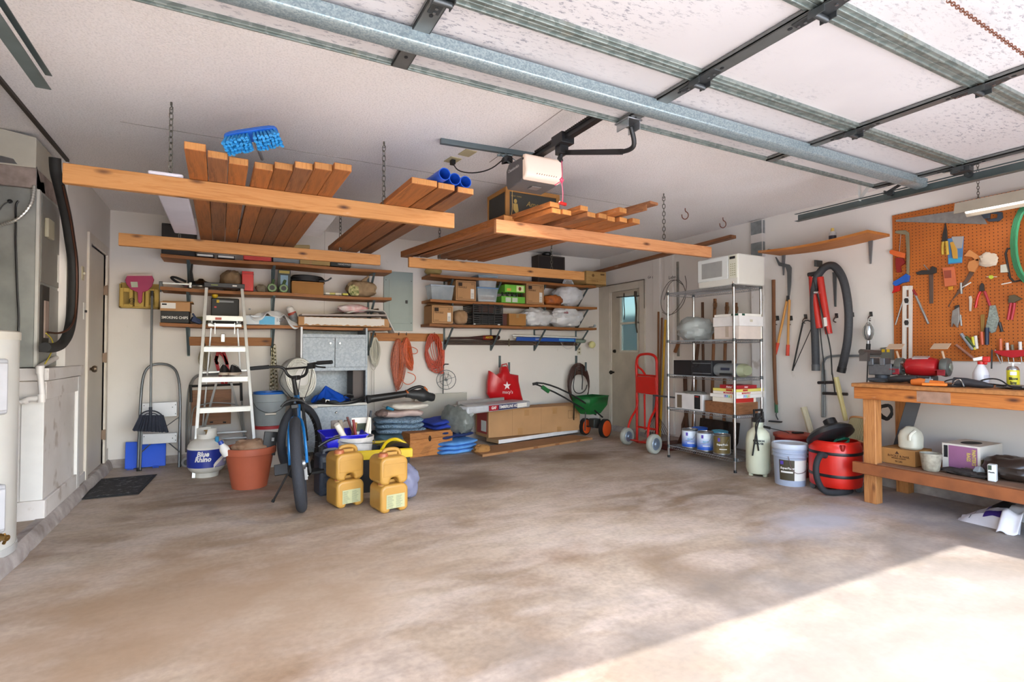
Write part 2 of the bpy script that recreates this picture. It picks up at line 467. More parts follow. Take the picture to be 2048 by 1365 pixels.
# right wall with the side door opening
D0,D1,DZ = 5.69,6.35,2.04
m = MB()
m.box(XR,XR+.12,-.1,D0,0,ZC); m.box(XR,XR+.12,D1,YB,0,ZC); m.box(XR,XR+.12,D0,D1,DZ,ZC); m.box(XR,XR+.12,D0,D1,-.05,.04)
struct('wall_right',m,WALL)
m = MB(); m.box(XR-.04,XR,3.745,3.89,0,2.57)
struct('trim_3',m,WORN,bevel=.004)
m = MB()
m.box(XR-.041,XR-.039,3.75,3.885,2.42,2.56); m.box(XR-.041,XR-.039,3.75,3.885,2.16,2.33)
m.box(XR-.035,XR+.0,3.7435,3.7455,2.42,2.56); m.box(XR-.035,XR,3.7435,3.7455,2.2,2.33)
struct('trim_4',m,plain('878a8a',.9,0,.3,14))
for i,(a,b) in enumerate(((5.28,5.41),(5.05,5.2))):
    struct('trim_%d'%(5+i),MB().box(XR-.035,XR,a,b,.1,ZC-.02),WALL,bevel=.006)
struct('trim_7',MB().box(XR-.02,XR,4.97,5.0,1.1,2.3),plain('9d9a92',.6,.3,.3,20),bevel=.003)
# door frame of the side door
m = MB()
m.box(XR-.025,XR+.02,D0-.1,D0,.03,DZ+.1); m.box(XR-.025,XR+.02,D1,YB,.03,DZ+.1); m.box(XR-.025,XR+.02,D0,D1,DZ,DZ+.1)
m.box(XR-.012,XR+.06,D0,D0+.02,.03,DZ); m.box(XR-.012,XR+.06,D1-.02,D1,.03,DZ)
struct('trim_8',m,plain('d3cabb',.6,0,.12,5),bevel=.004)
m = MB(); m.box(XR-.03,XR-.025,D0-.11,YB-.005,DZ+.1,DZ+.11); m.box(XR-.03,XR-.025,D0-.11,D0-.1,1.75,DZ+.11)
struct('trim_9',m,plain('6f655b',.8))
DOORM = plain('c6bba8',.6,0,.2,5)
G0,G1,GZ0,GZ1 = 5.755,6.13,1.165,1.97
m = MB(); x0,x1 = XR + .012,XR + .05
m.box(x0,x1,D0+.02,D1-.02,.05,GZ0); m.box(x0,x1,D0+.02,D1-.02,GZ1,DZ)
m.box(x0,x1,D0+.02,G0,GZ0,GZ1); m.box(x0,x1,G1,D1-.02,GZ0,GZ1)
dr = struct('door_1',m,DOORM)
m = MB()
for z in (GZ0,(GZ0+GZ1)/2+.0,GZ1): m.box(XR,XR+.05,G0-.015,G1+.015,z-.015,z+.015)
for y in (G0,G1): m.box(XR,XR+.05,y-.015,y+.015,GZ0,GZ1)
part(dr,'window_frame',m,plain('d8d4c4',.5),.003)
a = N('door_glass',.08); a.col('8fa4a4'); a.b.inputs['Transmission Weight'].default_value = .55; a.b.inputs['Roughness'].default_value = .12
part(dr,'pane',MB().box(XR+.025,XR+.03,G0,G1,(GZ0+GZ1)/2,GZ1),a.m)
part(dr,'pane',MB().box(XR+.02,XR+.025,G0,G1,GZ0,(GZ0+GZ1)/2),a.m)
m = MB(); c = P(1224,745,x=XR); m.cyl((XR+.012,c.y-.03,c.z),(XR-.03,c.y-.03,c.z),.012); m.lathe([(.012,0),(.028,.012),(.03,.03),(.018,.045)],(XR-.02,c.y-.03,c.z),M=Matrix.Rotation(-math.pi/2,4,'Y'))
part(dr,'door_knob',m,plain('2c2620',.35,.7))
m = MB(); c = P(1226,703,x=XR); m.cyl((XR+.012,c.y-.03,c.z),(XR-.012,c.y-.03,c.z),.027,.022)
part(dr,'deadbolt',m,plain('2c2620',.35,.7))
m = MB(); m.cyl((XR-.02,6.18,1.955),(XR-.02,5.68,1.93),.006); m.tube([(XR-.015,6.02,2.0),(XR-.03,6.01,1.9),(XR-.02,6.0,1.7),(XR-.02,6.02,1.62)],.007,6,sm=1)
part(dr,'curtain_rod',m,plain('3a3330',.6,.4))
m = MB(); m.tube([(XR-.03,5.76,2.0),(XR-.04,5.75,1.9),(XR-.03,5.74,1.75),(XR-.03,5.76,1.55),(XR-.02,5.74,1.42)],[.02,.014,.012,.01,.006],8,sm=2)
part(dr,'curtain_cord',m,plain('4a4136',.9))
# outside the side door: a plain neighbouring fence, seen dimly through the panes
struct('yard_fence',MB().box(7.2,7.3,2,9,-.1,1.9),plain('7d8a80',.9,0,.25,3))
struct('yard_ground',MB().box(XR+.12,13,-.1,12,-.25,-.1),plain('77806a',.95,0,.2,3))
# left wall
m = MB(); L0,L1,LZ = 5.70,6.40,2.09
m.box(XL-.12,XL,5.3,L0,0,ZC); m.box(XL-.12,XL,5.0,5.3,1.05,ZC); m.box(XL-.12,XL,L1,YB,0,ZC); m.box(XL-.12,XL,L0,L1,LZ,ZC); m.box(XL-.12,XL,-.1,3.3,0,ZC)
m.box(XL-.12,XL,L0,L1,0,.06)
struct('wall_left',m,WALL)
struct('wall_alcove',MB().box(-2.3,XL-.12,5.3,5.4,0,ZC).box(-2.4,-2.3,-.1,5.4,0,ZC),WALL)
m = MB(); m.box(XL-.02,XL+.018,L0-.07,L0,.06,LZ+.08); m.box(XL-.02,XL+.018,L1,L1+.07,.06,LZ+.08); m.box(XL-.02,XL+.018,L0,L1,LZ,LZ+.08)
struct('trim_10',m,plain('d9d0c2',.55,0,.08),bevel=.004)
m = MB(); m.box(XL-.05,XL-.012,L0,L1,.07,LZ-.008)
dl = struct('door_2',m,plain('cfc7bb',.5,0,.08,3))
c = P(183,738,x=XL)
m = MB(); RX = Matrix.Rotation(math.pi/2,4,'Y')
m.lathe([(.03,0),(.03,.006),(.012,.01),(.012,.03),(.026,.04),(.03,.055),(.022,.07),(.0,.072)],(XL-.012,L0+.06,c.z),M=RX)
part(dl,'door_knob',m,plain('8a7a68',.3,.8))
for z in (1.75,1.1,.36):
    m = MB(); m.box(XL-.01,XL+.022,L1-.012,L1+.006,z-.045,z+.045); m.cyl((XL+.016,L1-.004,z-.05),(XL+.016,L1-.004,z+.05),.006,n=8)
    part(dl,'hinge',m,plain('8a7360',.5,.4))
m = MB(); m.box(XL,XL+.012,5.02,L0-.07,.085,.16); m.box(XL,XL+.012,L1+.07,YB,.085,.2)
struct('baseboard_left',m,WORN,bevel=.003)
# platform of the air handler
m = MB(); m.box(-2.2,XL,4.5,5.3,.08,.97)
pf = struct('platform_cabinet',m,WORN)
m = MB(); m.box(-2.3,XL+.03,4.47,5.3,.97,1.05); m.box(XL,XL+.03,5.3,5.42,.97,1.05); part(pf,'platform_top',m,WORN,.004)
m = MB(); m.box(-2.3,XL+.02,4.475,4.5,.85,.965); m.box(XL,XL+.02,4.5,5.4,.85,.965); part(pf,'apron_board',m,WORN,.003)
m = MB(); m.box(-2.2,XL+.02,4.475,4.5,.06,.2); part(pf,'base_board',m,WORN,.004)
m = MB(); m.box(XL,XL+.02,4.5005,5.4,.08,.2); part(pf,'base_board',m,WORN,.004)
m = MB(); m.box(XL-.0,XL+.022,5.3,5.36,.09,.965); m.box(-1.16,XL+.004,4.492,4.5,.2,.85); part(pf,'corner_strip',m,WHITE,.003)
# front of the garage: header and the two short returns beside the opening
m = MB(); m.box(-2.3,-.85,-.25,-.1,-.05,ZC); m.box(4.12,XR+.15,-.25,-.1,-.05,ZC)
m.ext([(-.85,-.06,2.13),(-.85,-.21,2.13),(-.85,-.21,ZC),(-.85,-.06,ZC)],(4.97,-.06,0))
struct('wall_front',m,WALL)
m = MB(); m.cbox((5.18-.1,5.36,1.3),(.02,.07,.11))
# ---------------------------------------------------------------- raised garage door
ZD = 2.35; GX0,GX1 = -.57,4.13
JY = [2.17,1.64,1.10,.57,.0]
gd = thing('garage_door','raised sectional garage door hanging under the ceiling, pale flaking inner skin between galvanised rails','garage door',(1.78,1.1,ZD))
for i in range(4):
    m = MB(); m.box(GX0,GX1,JY[i+1]+.006,JY[i]-.006,ZD+.004,ZD+.04)
    part(gd,'door_section',m,DOORP)
for i in range(4):
    for y,s in ((JY[i],-1),(JY[i+1],1)):
        w_ = .03 if (i==0 and s==-1) else .042
        ya,yb = sorted((y+s*.004,y+s*w_))
        m = MB(); m.box(GX0,GX1,ya,yb,ZD-.012,ZD+.006); m.box(GX0,GX1,y+s*.004-.003,y+s*.004+.003,ZD-.012,ZD+.04)
        m.box(GX0,GX1,(ya+yb)/2-.004,(ya+yb)/2+.004,ZD-.018,ZD-.01)
        part(gd,'edge_rail',m,GALVD,.002)
SX = [GX0+.04,.615,1.79,2.935,GX1-.04]
for i in range(4):
    for k,x in enumerate(SX):
        hw = .034 if k in (1,2) else .026
        m = MB(); m.box(x-hw,x+hw,JY[i+1]+.02,JY[i]-.02,ZD-.022,ZD-.012)
        m.box(x-hw,x-hw+.006,JY[i+1]+.02,JY[i]-.02,ZD-.022,ZD); m.box(x+hw-.006,x+hw,JY[i+1]+.02,JY[i]-.02,ZD-.022,ZD)
        st = part(gd,'stile',m,plain('7e807e',.4,.7,.2,12),.002)
        m = MB()
        for fy in (.22,.78):
            y = JY[i+1] + (JY[i]-JY[i+1]) * fy
            m.lathe([(.009,0),(.009,.002)],(x,y,ZD-.0245),n=12,sx=.8)
        part(st,'slot',m,INK)
for i in (1,2,3):
    for k,x in enumerate(SX):
        m = MB(); y = JY[i]
        m.ext([(x-.02,y-.1,ZD-.024),(x+.02,y-.1,ZD-.024),(x+.035,y-.02,ZD-.03),(x+.035,y+.03,ZD-.03),(x-.035,y+.03,ZD-.03),(x-.035,y-.02,ZD-.03)],(0,0,.006))
        m.cyl((x-.035,y+.005,ZD-.043),(x+.035,y+.005,ZD-.043),.011,n=10)
        m.box(x-.02,x+.02,y+.03,y+.1,ZD-.028,ZD-.022)
        m.box(x-.036,x-.032,y-.03,y+.03,ZD-.05,ZD-.024); m.box(x+.032,x+.036,y-.03,y+.03,ZD-.05,ZD-.024)
        h = part(gd,'hinge',m,DSTEEL,.001)
        m = MB()
        for dy in (-.08,-.05,.06,.085): m.lathe([(.006,0),(.004,.004)],(x,y+dy,ZD-.034),n=8)
        part(h,'bolt',m,STEEL)
# strut across the top section: a hat channel
m = MB(); x0,x1 = GX0,4.20
pr = [(1.875,ZD-.012),(1.885,ZD-.045),(1.893,ZD-.062),(1.935,ZD-.066),(1.955,ZD-.075),(1.975,ZD-.066),(1.978,ZD-.045),(1.99,ZD-.012),(1.985,ZD-.010),(1.972,ZD-.045),(1.968,ZD-.058),(1.955,ZD-.066),(1.935,ZD-.058),(1.897,ZD-.054),(1.89,ZD-.04),(1.88,ZD-.010)]
m.ext([(x0,y,z)for y,z in[(1.865,ZD-.012),(1.868,ZD-.06),(1.878,ZD-.068),(1.93,ZD-.072),(1.945,ZD-.066),(1.948,ZD-.012)]],(x1-x0,0,0))
part(gd,'strut',m,GALV,.003)
m = MB(); m.cyl((4.12,2.1,ZD-.05),(4.2,2.1,ZD-.05),.006); m.beam((4.1,1.97,ZD-.03),(4.17,2.12,ZD-.055),.03,.006); m.lathe([(.022,-.012),(.022,.012)],(4.2,2.1,ZD-.05),n=14,M=Matrix.Rotation(math.pi/2,4,'Y'))
part(gd,'top_roller',m,DSTEEL)
m = MB(); m.cyl((4.12,1.64,ZD-.05),(4.2,1.64,ZD-.05),.006); m.lathe([(.022,-.012),(.022,.012)],(4.2,1.64,ZD-.05),n=14,M=Matrix.Rotation(math.pi/2,4,'Y')); m.box(4.08,4.14,1.59,1.69,ZD-.055,ZD-.02)
part(gd,'roller',m,DSTEEL)
m = MB(); m.box(1.745,1.835,2.05,2.16,ZD-.03,ZD-.022); m.box(1.75,1.755,2.06,2.15,ZD-.07,ZD-.02); m.box(1.825,1.83,2.06,2.15,ZD-.07,ZD-.02)
part(gd,'opener_bracket',m,STEEL,.002)
# tracks
def track(name,x,y0,y1,label,hang):
    z = 2.28; t = thing(name,label,'track',(x,(y0+y1)/2,z),'overhead door tracks')
    m = MB(); s = -1 if x > 2 else 1
    m.box(x-.003-.02*s,x+.003-.02*s,y0,y1,z-.028,z+.03)
    m.box(x-.022,x+.03,y0,y1,z-.03,z-.026) if s == 1 else m.box(x-.03,x+.022,y0,y1,z-.03,z-.026)
    m.box(x-.012+.02*s,x+.012+.02*s,y0,y1,z+.028,z+.032)
    part(t,'rail',m,plain('6f7b7b',.4,.6,.2,9),.002)
    m = MB()
    for k in range(7):
        y = y1 - .03 - k * .035
        m.cyl((x+.018-.0 if s==-1 else x-.024,y,z+(.012 if k%2 else-.004)),(x+.026 if s==-1 else x-.017,y,z+(.012 if k%2 else-.004)),.005,n=8)
    part(t,'bolt_hole',m,PAPER)
    for y in hang:
        m = MB(); m.box(x-.016,x+.016,y-.002,y+.002,z+.02,ZC); m.beam((x,y,z+.03),(x+.0,y-.22,ZC),.003,.025)
        part(t,'hanger',m,WHITE2,.001)
    return t
track('door_track',4.215,.1,2.83,'grey steel door track on the right, running above the wall shelf and pegboard',(2.32,))
track('door_track',-.69,.1,2.86,'grey steel door track end at the top left corner of the photo',())
m = MB(); m.beam((-1.055,1.5,ZC-.012),(-1.055,5.0,ZC-.012),.02,.02)
solo('conduit_strip','thin dark line strip running along the ceiling above the air handler','strip',m,plain('3c342c',.7))
# ---------------------------------------------------------------- hanging racks, lumber
def chain_mb(p0,p1,link=.042,r=.0032,wd=.011,m=None,sway=0):
    m = m or MB(); p0,p1 = Vector(p0),Vector(p1); n = max(2,int((p1-p0).length/(link*.78)))
    d = (p1-p0).normalized(); a = d.orthogonal().normalized(); b = d.cross(a)
    for i in range(n):
        c = p0.lerp(p1,(i+.5)/n) + a * sway * math.sin(i*1.3)
        q,e = (a,b) if i % 2 else (b,a)
        pts = [c+d*(link/2-wd)*s1+d*wd*math.sin(t)*1.0+q*wd*math.cos(t)for s1,t in
               ((1,0),(1,.8),(1,1.57),(1,2.34),(1,3.14),(-1,3.14),(-1,3.94),(-1,4.71),(-1,5.5),(-1,6.28))]
        m.tube(pts,r,4,True)
    return m
CH = plain('6d6a60',.5,.6,.25,30)
def chain(x,y,z0,label,z1=ZC,name='hanging_chain'):
    t = thing(name,label,'chain',(x,y,z1),'chains holding up the lumber racks')
    part(t,'chain_links',chain_mb((x,y,z1-.03),(x,y,z0)),CH,kind='stuff')
    m = MB(); m.cyl((x,y,z1),(x,y,z1-.02),.006,n=6); m.tube([(x,y,z1-.02),(x+.008,y,z1-.03),(x,y,z1-.045),(x-.008,y,z1-.035)],.003,5)
    part(t,'eye_screw',m,CH)
def beam_(x0,x1,y0,y1,z0,z1,label,mat):
    m = MB(); a = Vector((x0,y0,(z0+z1)/2)); b = Vector((x1,y1,(z0+z1)/2)); m.beam(a,b,.04,z1-z0)
    return solo('rack_beam',label,'beam',m,mat,'cross beams of the hanging lumber racks',.003)
beam_(-.766,1.415,3.55,3.55,2.035,2.14,'front pine cross beam of the left lumber rack, long knotty face with its end by the air handler',W_BX)
beam_(-.77,1.306,5.2,5.2,2.0,2.14-.04,'rear pine cross beam of the left lumber rack, nearer the wall shelves',W_BX)
beam_(1.745,3.996,3.55,3.55,2.04,2.14,'front cross beam of the right lumber rack, pinkish worn face reaching towards the microwave',wood('pinkish_worn_beam','d99a68','bd7848','x'))
beam_(1.591,3.727,5.2,5.2,2.005,2.105,'rear cross beam of the right lumber rack, in front of the wooden crates shelf',W_BX)
for x,y,z0,l in ((-.296,3.58,2.14,'left chain of the front left rack beam, against the open ceiling'),(.922,3.58,2.14,'chain hanging between the left board stack and the three board stack'),
                  (3.448,3.58,2.14,'chain at the right end of the front right rack beam'),(-.36,5.2,2.1,'rear left chain above the black case on the top shelf'),
                  (.93,5.2,2.1,'rear chain right of the wide board stack'),(1.92,5.2,2.1,'rear chain beside the left side of the right board stack'),
                  (3.28,5.2,2.1,'rear chain in front of the dark speaker box')):
    chain(x,y,z0,l)
def board(x0,y0,x1,y1,z,w,label,grp,t=.038,mat=None,name='lumber_board',kind='beam'):
    """flat board lying from (x0, y0) near to (x1, y1) far, underside at z"""
    th = thing(name,label,'board',((x0+x1)/2,(y0+y1)/2,z),grp)
    a,b = Vector((x0,y0,z+t/2)),Vector((x1,y1,z+t/2)); d = (b-a).normalized()
    part(th,'plank',MB().beam(a,b,w,t),mat or(W_LUM if random.random()<.6 else W_LUM2),.003)
    part(th,'sawn_end',MB().beam(a-d*.0015,a+d*.002,w-.006,t-.006),W_END)
    return th
LG = 'stained boards stacked on the left hanging rack'
ords = ['leftmost board of the wide left stack','second board from the left in the wide left stack','third board of the wide left stack, under the blue brush',
        'fourth board of the wide left stack, first right of the gap by the brush','fifth board from the left in the wide left stack','sixth board from the left, with a scuffed pale underside',
        'second board from the right in the wide left stack','rightmost board of the wide left stack, lying askew']
X0 = [-.150,-.054,.042,.165,.260,.355,.450,.545]; Y0 = [3.02,3.10,3.15,3.17,3.12,3.06,3.02,2.98]
for i in range(8):
    xr = -.175 + i * .0955
    board(X0[i],Y0[i],xr,5.62,2.142,.0925,ords[i],LG,mat=[W_LUM,W_LUM2,W_LUM,W_LUM,W_LUM,W_LUM2,W_LUM,W_LUM][i])
for i in range(3):
    board((1.02,1.165,1.30)[i],3.02+.02*i,(.93,1.07,1.21)[i],5.4,2.142,(.16,.11,.11)[i],('wide left board under the blue pipes, pale end grain','middle board under the blue pipes','right board under the blue pipes, scuffed face')[i],'three boards carrying the blue pipes',mat=(W_LUM,W_LUM,W_LUM2)[i])
for i,(x,y,l) in enumerate(((1.135,2.99,'left blue plastic pipe, reaching farthest forward on the three boards'),(1.225,3.05,'middle blue plastic pipe on the three boards'),(1.305,3.07,'right blue plastic pipe on the three boards'))):
    m = MB(); r = .037
    m.grid(lambda u,v,x=x,y=y:Vector((x-.09*v+math.cos(u*6.2832)*(r if j_ else r),y+1.5*v,2.182+r+math.sin(u*6.2832)*r)),20,2,cu=True) if (j_:=1) else 0
    m.grid(lambda u,v,x=x,y=y:Vector((x-.09*v+math.cos(u*6.2832)*(r-.004),y+1.5*v,2.182+r+math.sin(u*6.2832)*(r-.004))),20,2,cu=True)
    m.grid(lambda u,v,x=x,y=y:Vector((x+math.cos(u*6.2832)*(r-.004*v),y,2.182+r+math.sin(u*6.2832)*(r-.004*v))),20,2,cu=True)
    solo('blue_pipe',l,'pipe',m,plain('2058c8',.35),'blue pipes on the overhead boards')
RG = 'boards stacked on the right hanging rack'
bl = [(2.06,3.20,1.70,5.35,.085,'pale left'),(2.15,3.20,1.80,5.35,.085,'second'),(2.345,3.17,1.99,5.35,.085,'third'),(2.44,3.16,2.1,5.35,.085,'fourth'),
      (2.55,3.2,2.2,5.3,.085,'fifth'),(2.65,3.18,2.31,5.3,.085,'sixth'),(2.76,3.16,2.43,5.3,.085,'rightmost')]
for x0,y0,x1,y1,w_,l in bl:
    board(x0,y0,x1,y1,2.142,w_,l+' board of the bottom layer in the right overhead stack',RG)
board(1.90,3.62,1.63,5.45,2.142,.1,'outer left board of the right overhead stack, its side facing the middle stack',RG,t=.06)
for x0,y0,x1,y1,w_,l in [(2.04,3.19,1.82,4.6,.085,'upper left board, resting under the crate with the black sides'),(2.28,3.17,2.1,4.6,.075,'upper second board, set back a little on the right stack'),(2.565,3.08,2.33,4.4,.08,'upper board with squared pale end near the right of the stack')]:
    board(x0,y0,x1,y1,2.181,w_,l,RG)
m = MB(); m.beam((2.72,2.92,2.235),(2.5,4.3,2.235),.09,.02); m.beam((2.675,2.95,2.205),(2.46,4.3,2.205),.012,.045)
solo('angle_trim','reddish grooved trim piece lying on the right of the overhead stack','board',m,W_LUM2,RG,.002)
# long board leaning along the right wall on the ceiling hooks
a,b = P(1060,540,y=6.2),P(1485,462,x=4.86)
a = Vector((4.80,6.45,2.19)); b = Vector((4.84,3.98,2.39))
a.z = 2.33; b.z = 2.41
m = MB(); m.beam(a,b,.09,.035)
solo('long_board','long dark board hung high along the right wall below the ceiling hooks','board',m,W_LUM2,None,.003)
for px,py,l in ((1360,420,'left rusty ceiling hook beside the hanging chain'),(1446,437,'right rusty ceiling hook above the end of the long board')):
    c = P(px,py+0,z=ZC)
    c = P(px,py,y=P(px,py,z=ZC).y) ; x,y = (3.99,3.85) if px < 1400 else (4.62,3.93)
    m = MB(); m.tube([(x,y,ZC),(x,y,ZC-.03),(x+.02,y-.02,ZC-.05),(x+.022,y-.02,ZC-.09),(x,y,ZC-.115),(x-.02,y+.02,ZC-.095),(x-.024,y+.022,ZC-.06)],.005,6,sm=2)
    solo('ceiling_hook',l,'hook',m,plain('7a4a38',.6,.3),'bicycle hooks in the ceiling')
# blue push broom head lying on the boards, seen from below
bt = thing('push_broom','blue push broom head with thick bristles, poking out beyond the left board stack','broom',(.1,3.03,2.28))
F = FR((.10,3.05,2.275),-14,-30,-15) @ Matrix.Scale(.84,4)
m = MB(F); m.lathe([(.5,-.012),(.5,.008),(.47,.018)],n=28,sx=.31,sy=.085,sq=5)
part(bt,'head',m,plain('1c62c4',.4),.002)
m = MB(F)
rng = random.Random(3)
for ix in range(15):
    for iy in range(4):
        x = (ix-7) * .0195; y = (iy-1.5) * .017
        if ix == 7: continue
        tx = x * 1.14; ty = y * 1.7
        for k in range(3):
            ox,oy = rng.uniform(-.006,.006),rng.uniform(-.006,.006)
            m.tube([(x,y,-.01),(tx+ox,ty+oy,-.085+rng.uniform(-.008,.008))],[.006,.0095],5)
part(bt,'bristles',m,plain('2f9ae0',.55,0,.35,60),kind='stuff')
m = MB(F); m.cyl((0,0,.01),(.03,.02,.05),.013,.015); m.tube([(.0,.01,.03),(-.02,.35,.20)],.012,8)
part(bt,'handle',m,plain('8b9092',.5))
# white foam / paper bundle under and beside the left stack
m = MB(); m.box(-.40,-.23,3.54,5.22,2.142,2.165)
solo('foam_sheet','crinkled white sheet material sticking out left of the board stack','sheet',m,plain('e6e3ee',.6,0,.1,4,.4,14),None,.01)
m = MB(); m.box(-.2,.72,3.9,5.0,2.183,2.2)
solo('panel_sheet','pale flat panel lying over the wide left board stack','sheet',m,plain('d9d9da',.5),None,.002)
# black and wood crate on the right stack
def crate(x0,x1,y0,y1,z0,z1):
    t = thing('wooden_crate','wooden crate with black panels and gold lettering, below the door opener','crate',((x0+x1)/2,(y0+y1)/2,z0))
    m = MB(); m.box(x0+.008,x1-.008,y0+.008,y1-.008,z0+.005,z1-.005); part(t,'panel',m,plain('3b3a33',.6))
    m = MB(); e = .035
    for x in (x0,x1-e):
        for y in (y0,y1-.02): m.box(x,x+e,y,y+.02,z0,z1)
    m.box(x0+e,x1-e,y0,y0+.012,z0,z0+e); m.box(x0+e,x1-e,y0,y0+.012,z1-e,z1)
    m.box(x0,x0+.012,y0+.02,y1-.02,z0,z0+e*1.4); m.box(x0,x0+.012,y0+.02,y1-.02,z1-e,z1)
    m.box(x0,x1,y0+.02,y1,z1-.004,z1)
    part(t,'frame',m,plain('b07a3c',.6,0,.15,12),.002)
    g = plain('b79a52',.5); c = (x0+x1) / 2
    part(t,'lettering',text_mb('American',FY(c+.05,y0+.006,z0+.15,0),.06,shear=.3,ax=1.0),g)
    part(t,'lettering',text_mb('CANDY',FY(c+.05,y0+.006,z0+.1),.045,sp=1.1),g)
    part(t,'lettering',text_mb('NEW YORK',FY(x0+.1,y0+.006,z0+.2),.016,sp=1.2),g)
    part(t,'lettering',text_mb('THIS SIDE UP',FY(c,y0-.001,z1-.018),.026,sp=1.1),plain('5b4020',.6))
    m = MB(FY(x0+.09,y0+.006,z0+.13)); m.lathe([(.018,0),(.018,.001)],(0,.03,0),n=12,sx=.8); m.ext([(-.02,.01,0),(.02,.01,0),(.03,-.05,0),(.005,-.07,0),(-.02,-.04,0)],(0,0,.001))
    part(t,'emblem',m,g)
crate(1.965,2.48,3.8,4.15,2.222,2.49)
m = MB(); m.tube([(2.0,3.74,2.545),(1.99,3.735,2.5),(1.985,3.73,2.4),(1.99,3.735,2.3),(1.98,3.735,2.235)],.003,5,sm=1)
m2 = m
solo('cord_piece','thin pale cord hanging down the corner of the black sided crate','cord',m,plain('c9a86a',.7))
# ---------------------------------------------------------------- opener
op = thing('garage_door_opener','ceiling mounted garage door opener with a lit frosted lens, dark housing and black rail','door opener',(1.79,3.05,2.3))
ox0,ox1,oy0,oy1,oz0,oz1 = 1.65,1.915,2.93,3.19,2.25,2.405
m = MB(); m.ext([(ox0,oy0+.02,oz1),(ox0,oy0+.02,oz0+.02),(ox0,oy0+.06,oz0),(ox0,oy1-.02,oz0-.005),(ox0,oy1,oz0+.03),(ox0,oy1,oz1-.03),(ox0,oy1-.04,oz1+.01)],(ox1-ox0,0,0))
part(op,'housing',m,plain('5e5a58',.5),.008)
m = MB()
m.ext([(ox0-.004,oy0+.03,oz1+.015),(ox0-.004,oy0-.01,oz1+.005),(ox0-.004,oy0-.03,oz0+.055),(ox0-.004,oy0-.015,oz0+.015),(ox0-.004,oy0+.03,oz0+.0)],(ox1-ox0+.008,0,0))
ol = bpy.data.lights.new('opener_bulb','AREA'); ol.shape = 'RECTANGLE'; ol.size = .22; ol.size_y = .1; ol.energy = 7; ol.color = (1,.86,.7)
ob = bpy.data.objects.new('opener_bulb',ol); C.objects.link(ob); ob.location = (1.78,2.88,2.24); ob.parent = op; ob.location -= op.location
ln = part(op,'lens',m,lamp_mat('lit_lens','ffb878',.10,'d3cbc2'),.012)
m = MB()
for k in range(9):
    x = ox0 + .08 + k * .018; m.cbox((x,oy0-.0235,oz0+.045),(.004,.004,.022),ry=35)
part(ln,'vent_slots',m,plain('7c5030',.6),kind='stuff')
m = MB(); m.lathe([(.008,0),(.008,.004)],(ox0-.006,oy0+.015,oz1-.02),n=10,M=Matrix.Rotation(math.pi/2,4,'Y')); part(op,'side_button',m,BLACK)
part(op,'lettering',text_mb('Chamberlain',FX(ox0-.002,(oy0+oy1)/2+.02,oz1-.045),.03),plain('b5b0ac',.5))
m = MB(); m.box(1.755,1.825,3.02,3.08,oz0-.0085,oz0-.004); part(op,'badge',m,plain('77716f',.5))
m = MB(); zr = 2.43
m.box(1.77,1.81,2.2,3.05,zr,zr+.03); m.box(1.76,1.82,2.2,3.05,zr+.026,zr+.03)
rl = part(op,'rail',m,BLACK,.002)
m = MB()
for k in range(40): m.cbox((1.765,2.25+k*.019,zr+.036),(.012,.010,.01)); m.cbox((1.815,2.25+k*.019,zr+.036),(.012,.010,.01))
part(rl,'drive_chain',m,plain('2c2a28',.5,.5),kind='stuff')
m = MB(); ty = 2.72
m.box(1.745,1.835,ty-.07,ty+.05,zr-.02,zr+.045); m.box(1.76,1.82,ty-.03,ty+.03,zr-.07,zr-.01); m.cyl((1.77,ty,zr-.05),(1.81,ty,zr-.05),.014)
m.tube([(1.79,ty,zr-.06),(1.785,ty+.015,zr-.09),(1.79,ty,zr-.11)],[.014,.018,.012],8)
part(op,'trolley',m,BLACK,.003)
m = MB(); m.beam((1.80,ty,zr-.055),(1.85,2.22,2.222),.01,.03); m.tube([(1.85,2.24,2.226),(1.855,2.16,2.215),(1.855,2.13,2.235),(1.81,2.11,2.31)],.013,8,sm=2)
part(op,'door_arm',m,BLACK,.002)
m = MB(); m.beam((1.80,3.15,2.40),(1.70,3.32,ZC-.02),.035,.004); m.beam((1.72,3.18,2.40),(1.66,3.33,ZC-.02),.035,.004); m.cyl((1.64,3.3,2.52),(1.76,3.3,2.54),.008)
part(op,'hanger_bracket',m,GALV,.001)
m = MB()
for q in range(6): m.tube([Vector((1.69+math.cos(t/10*6.28)*.038,3.25+math.sin(t/10*6.28)*.03,2.49-q*.006+.01*math.sin(t)))for t in range(10)],.004,5,True)
m.tube([(1.65,3.24,2.47),(1.6,3.32,2.42),(1.53,3.45,2.42),(1.47,3.6,2.47),(1.455,3.67,2.55)],.0045,6,sm=2)
m.box(1.44,1.47,3.65,3.69,2.54,2.572)
part(op,'power_cord',m,BLACK)
m = MB(); m.beam((1.24,3.35,ZC-.018),(2.0,3.28,ZC-.018),.03,.035)
part(op,'mounting_angle',m,SLATE,.002)
for a,b,c,d,e in ((1.46,3.68,.045,.03,'outlet'),(1.5,3.5,.045,.03,'blank')):
    m = MB(); m.cbox((a,b,ZC-.003),(.09,.12,.006),rz=6)
    solo('ceiling_outlet','beige ceiling outlet plate with the opener plug in it' if e=='outlet' else 'beige blank ceiling plate left of the opener coil','outlet',m,plain('bfb28a',.5),None,.002)
m = MB(); zt = zr - .1; x,y = 1.79,ty + .0
m.tube([(x,y,zt),(x+.004,y,zt-.09),(x,y,zt-.13)],.003,5); m.tube([(x,y,zt-.11),(x+.012,y,zt-.125),(x,y,zt-.145),(x-.012,y,zt-.125)],.005,5,True)
m.tube([(x,y,zt-.13),(x-.05,y,zt-.165)],.003,5); m.tube([(x,y,zt-.13),(x+.008,y,zt-.2),(x+.006,y,zt-.26)],.003,5)
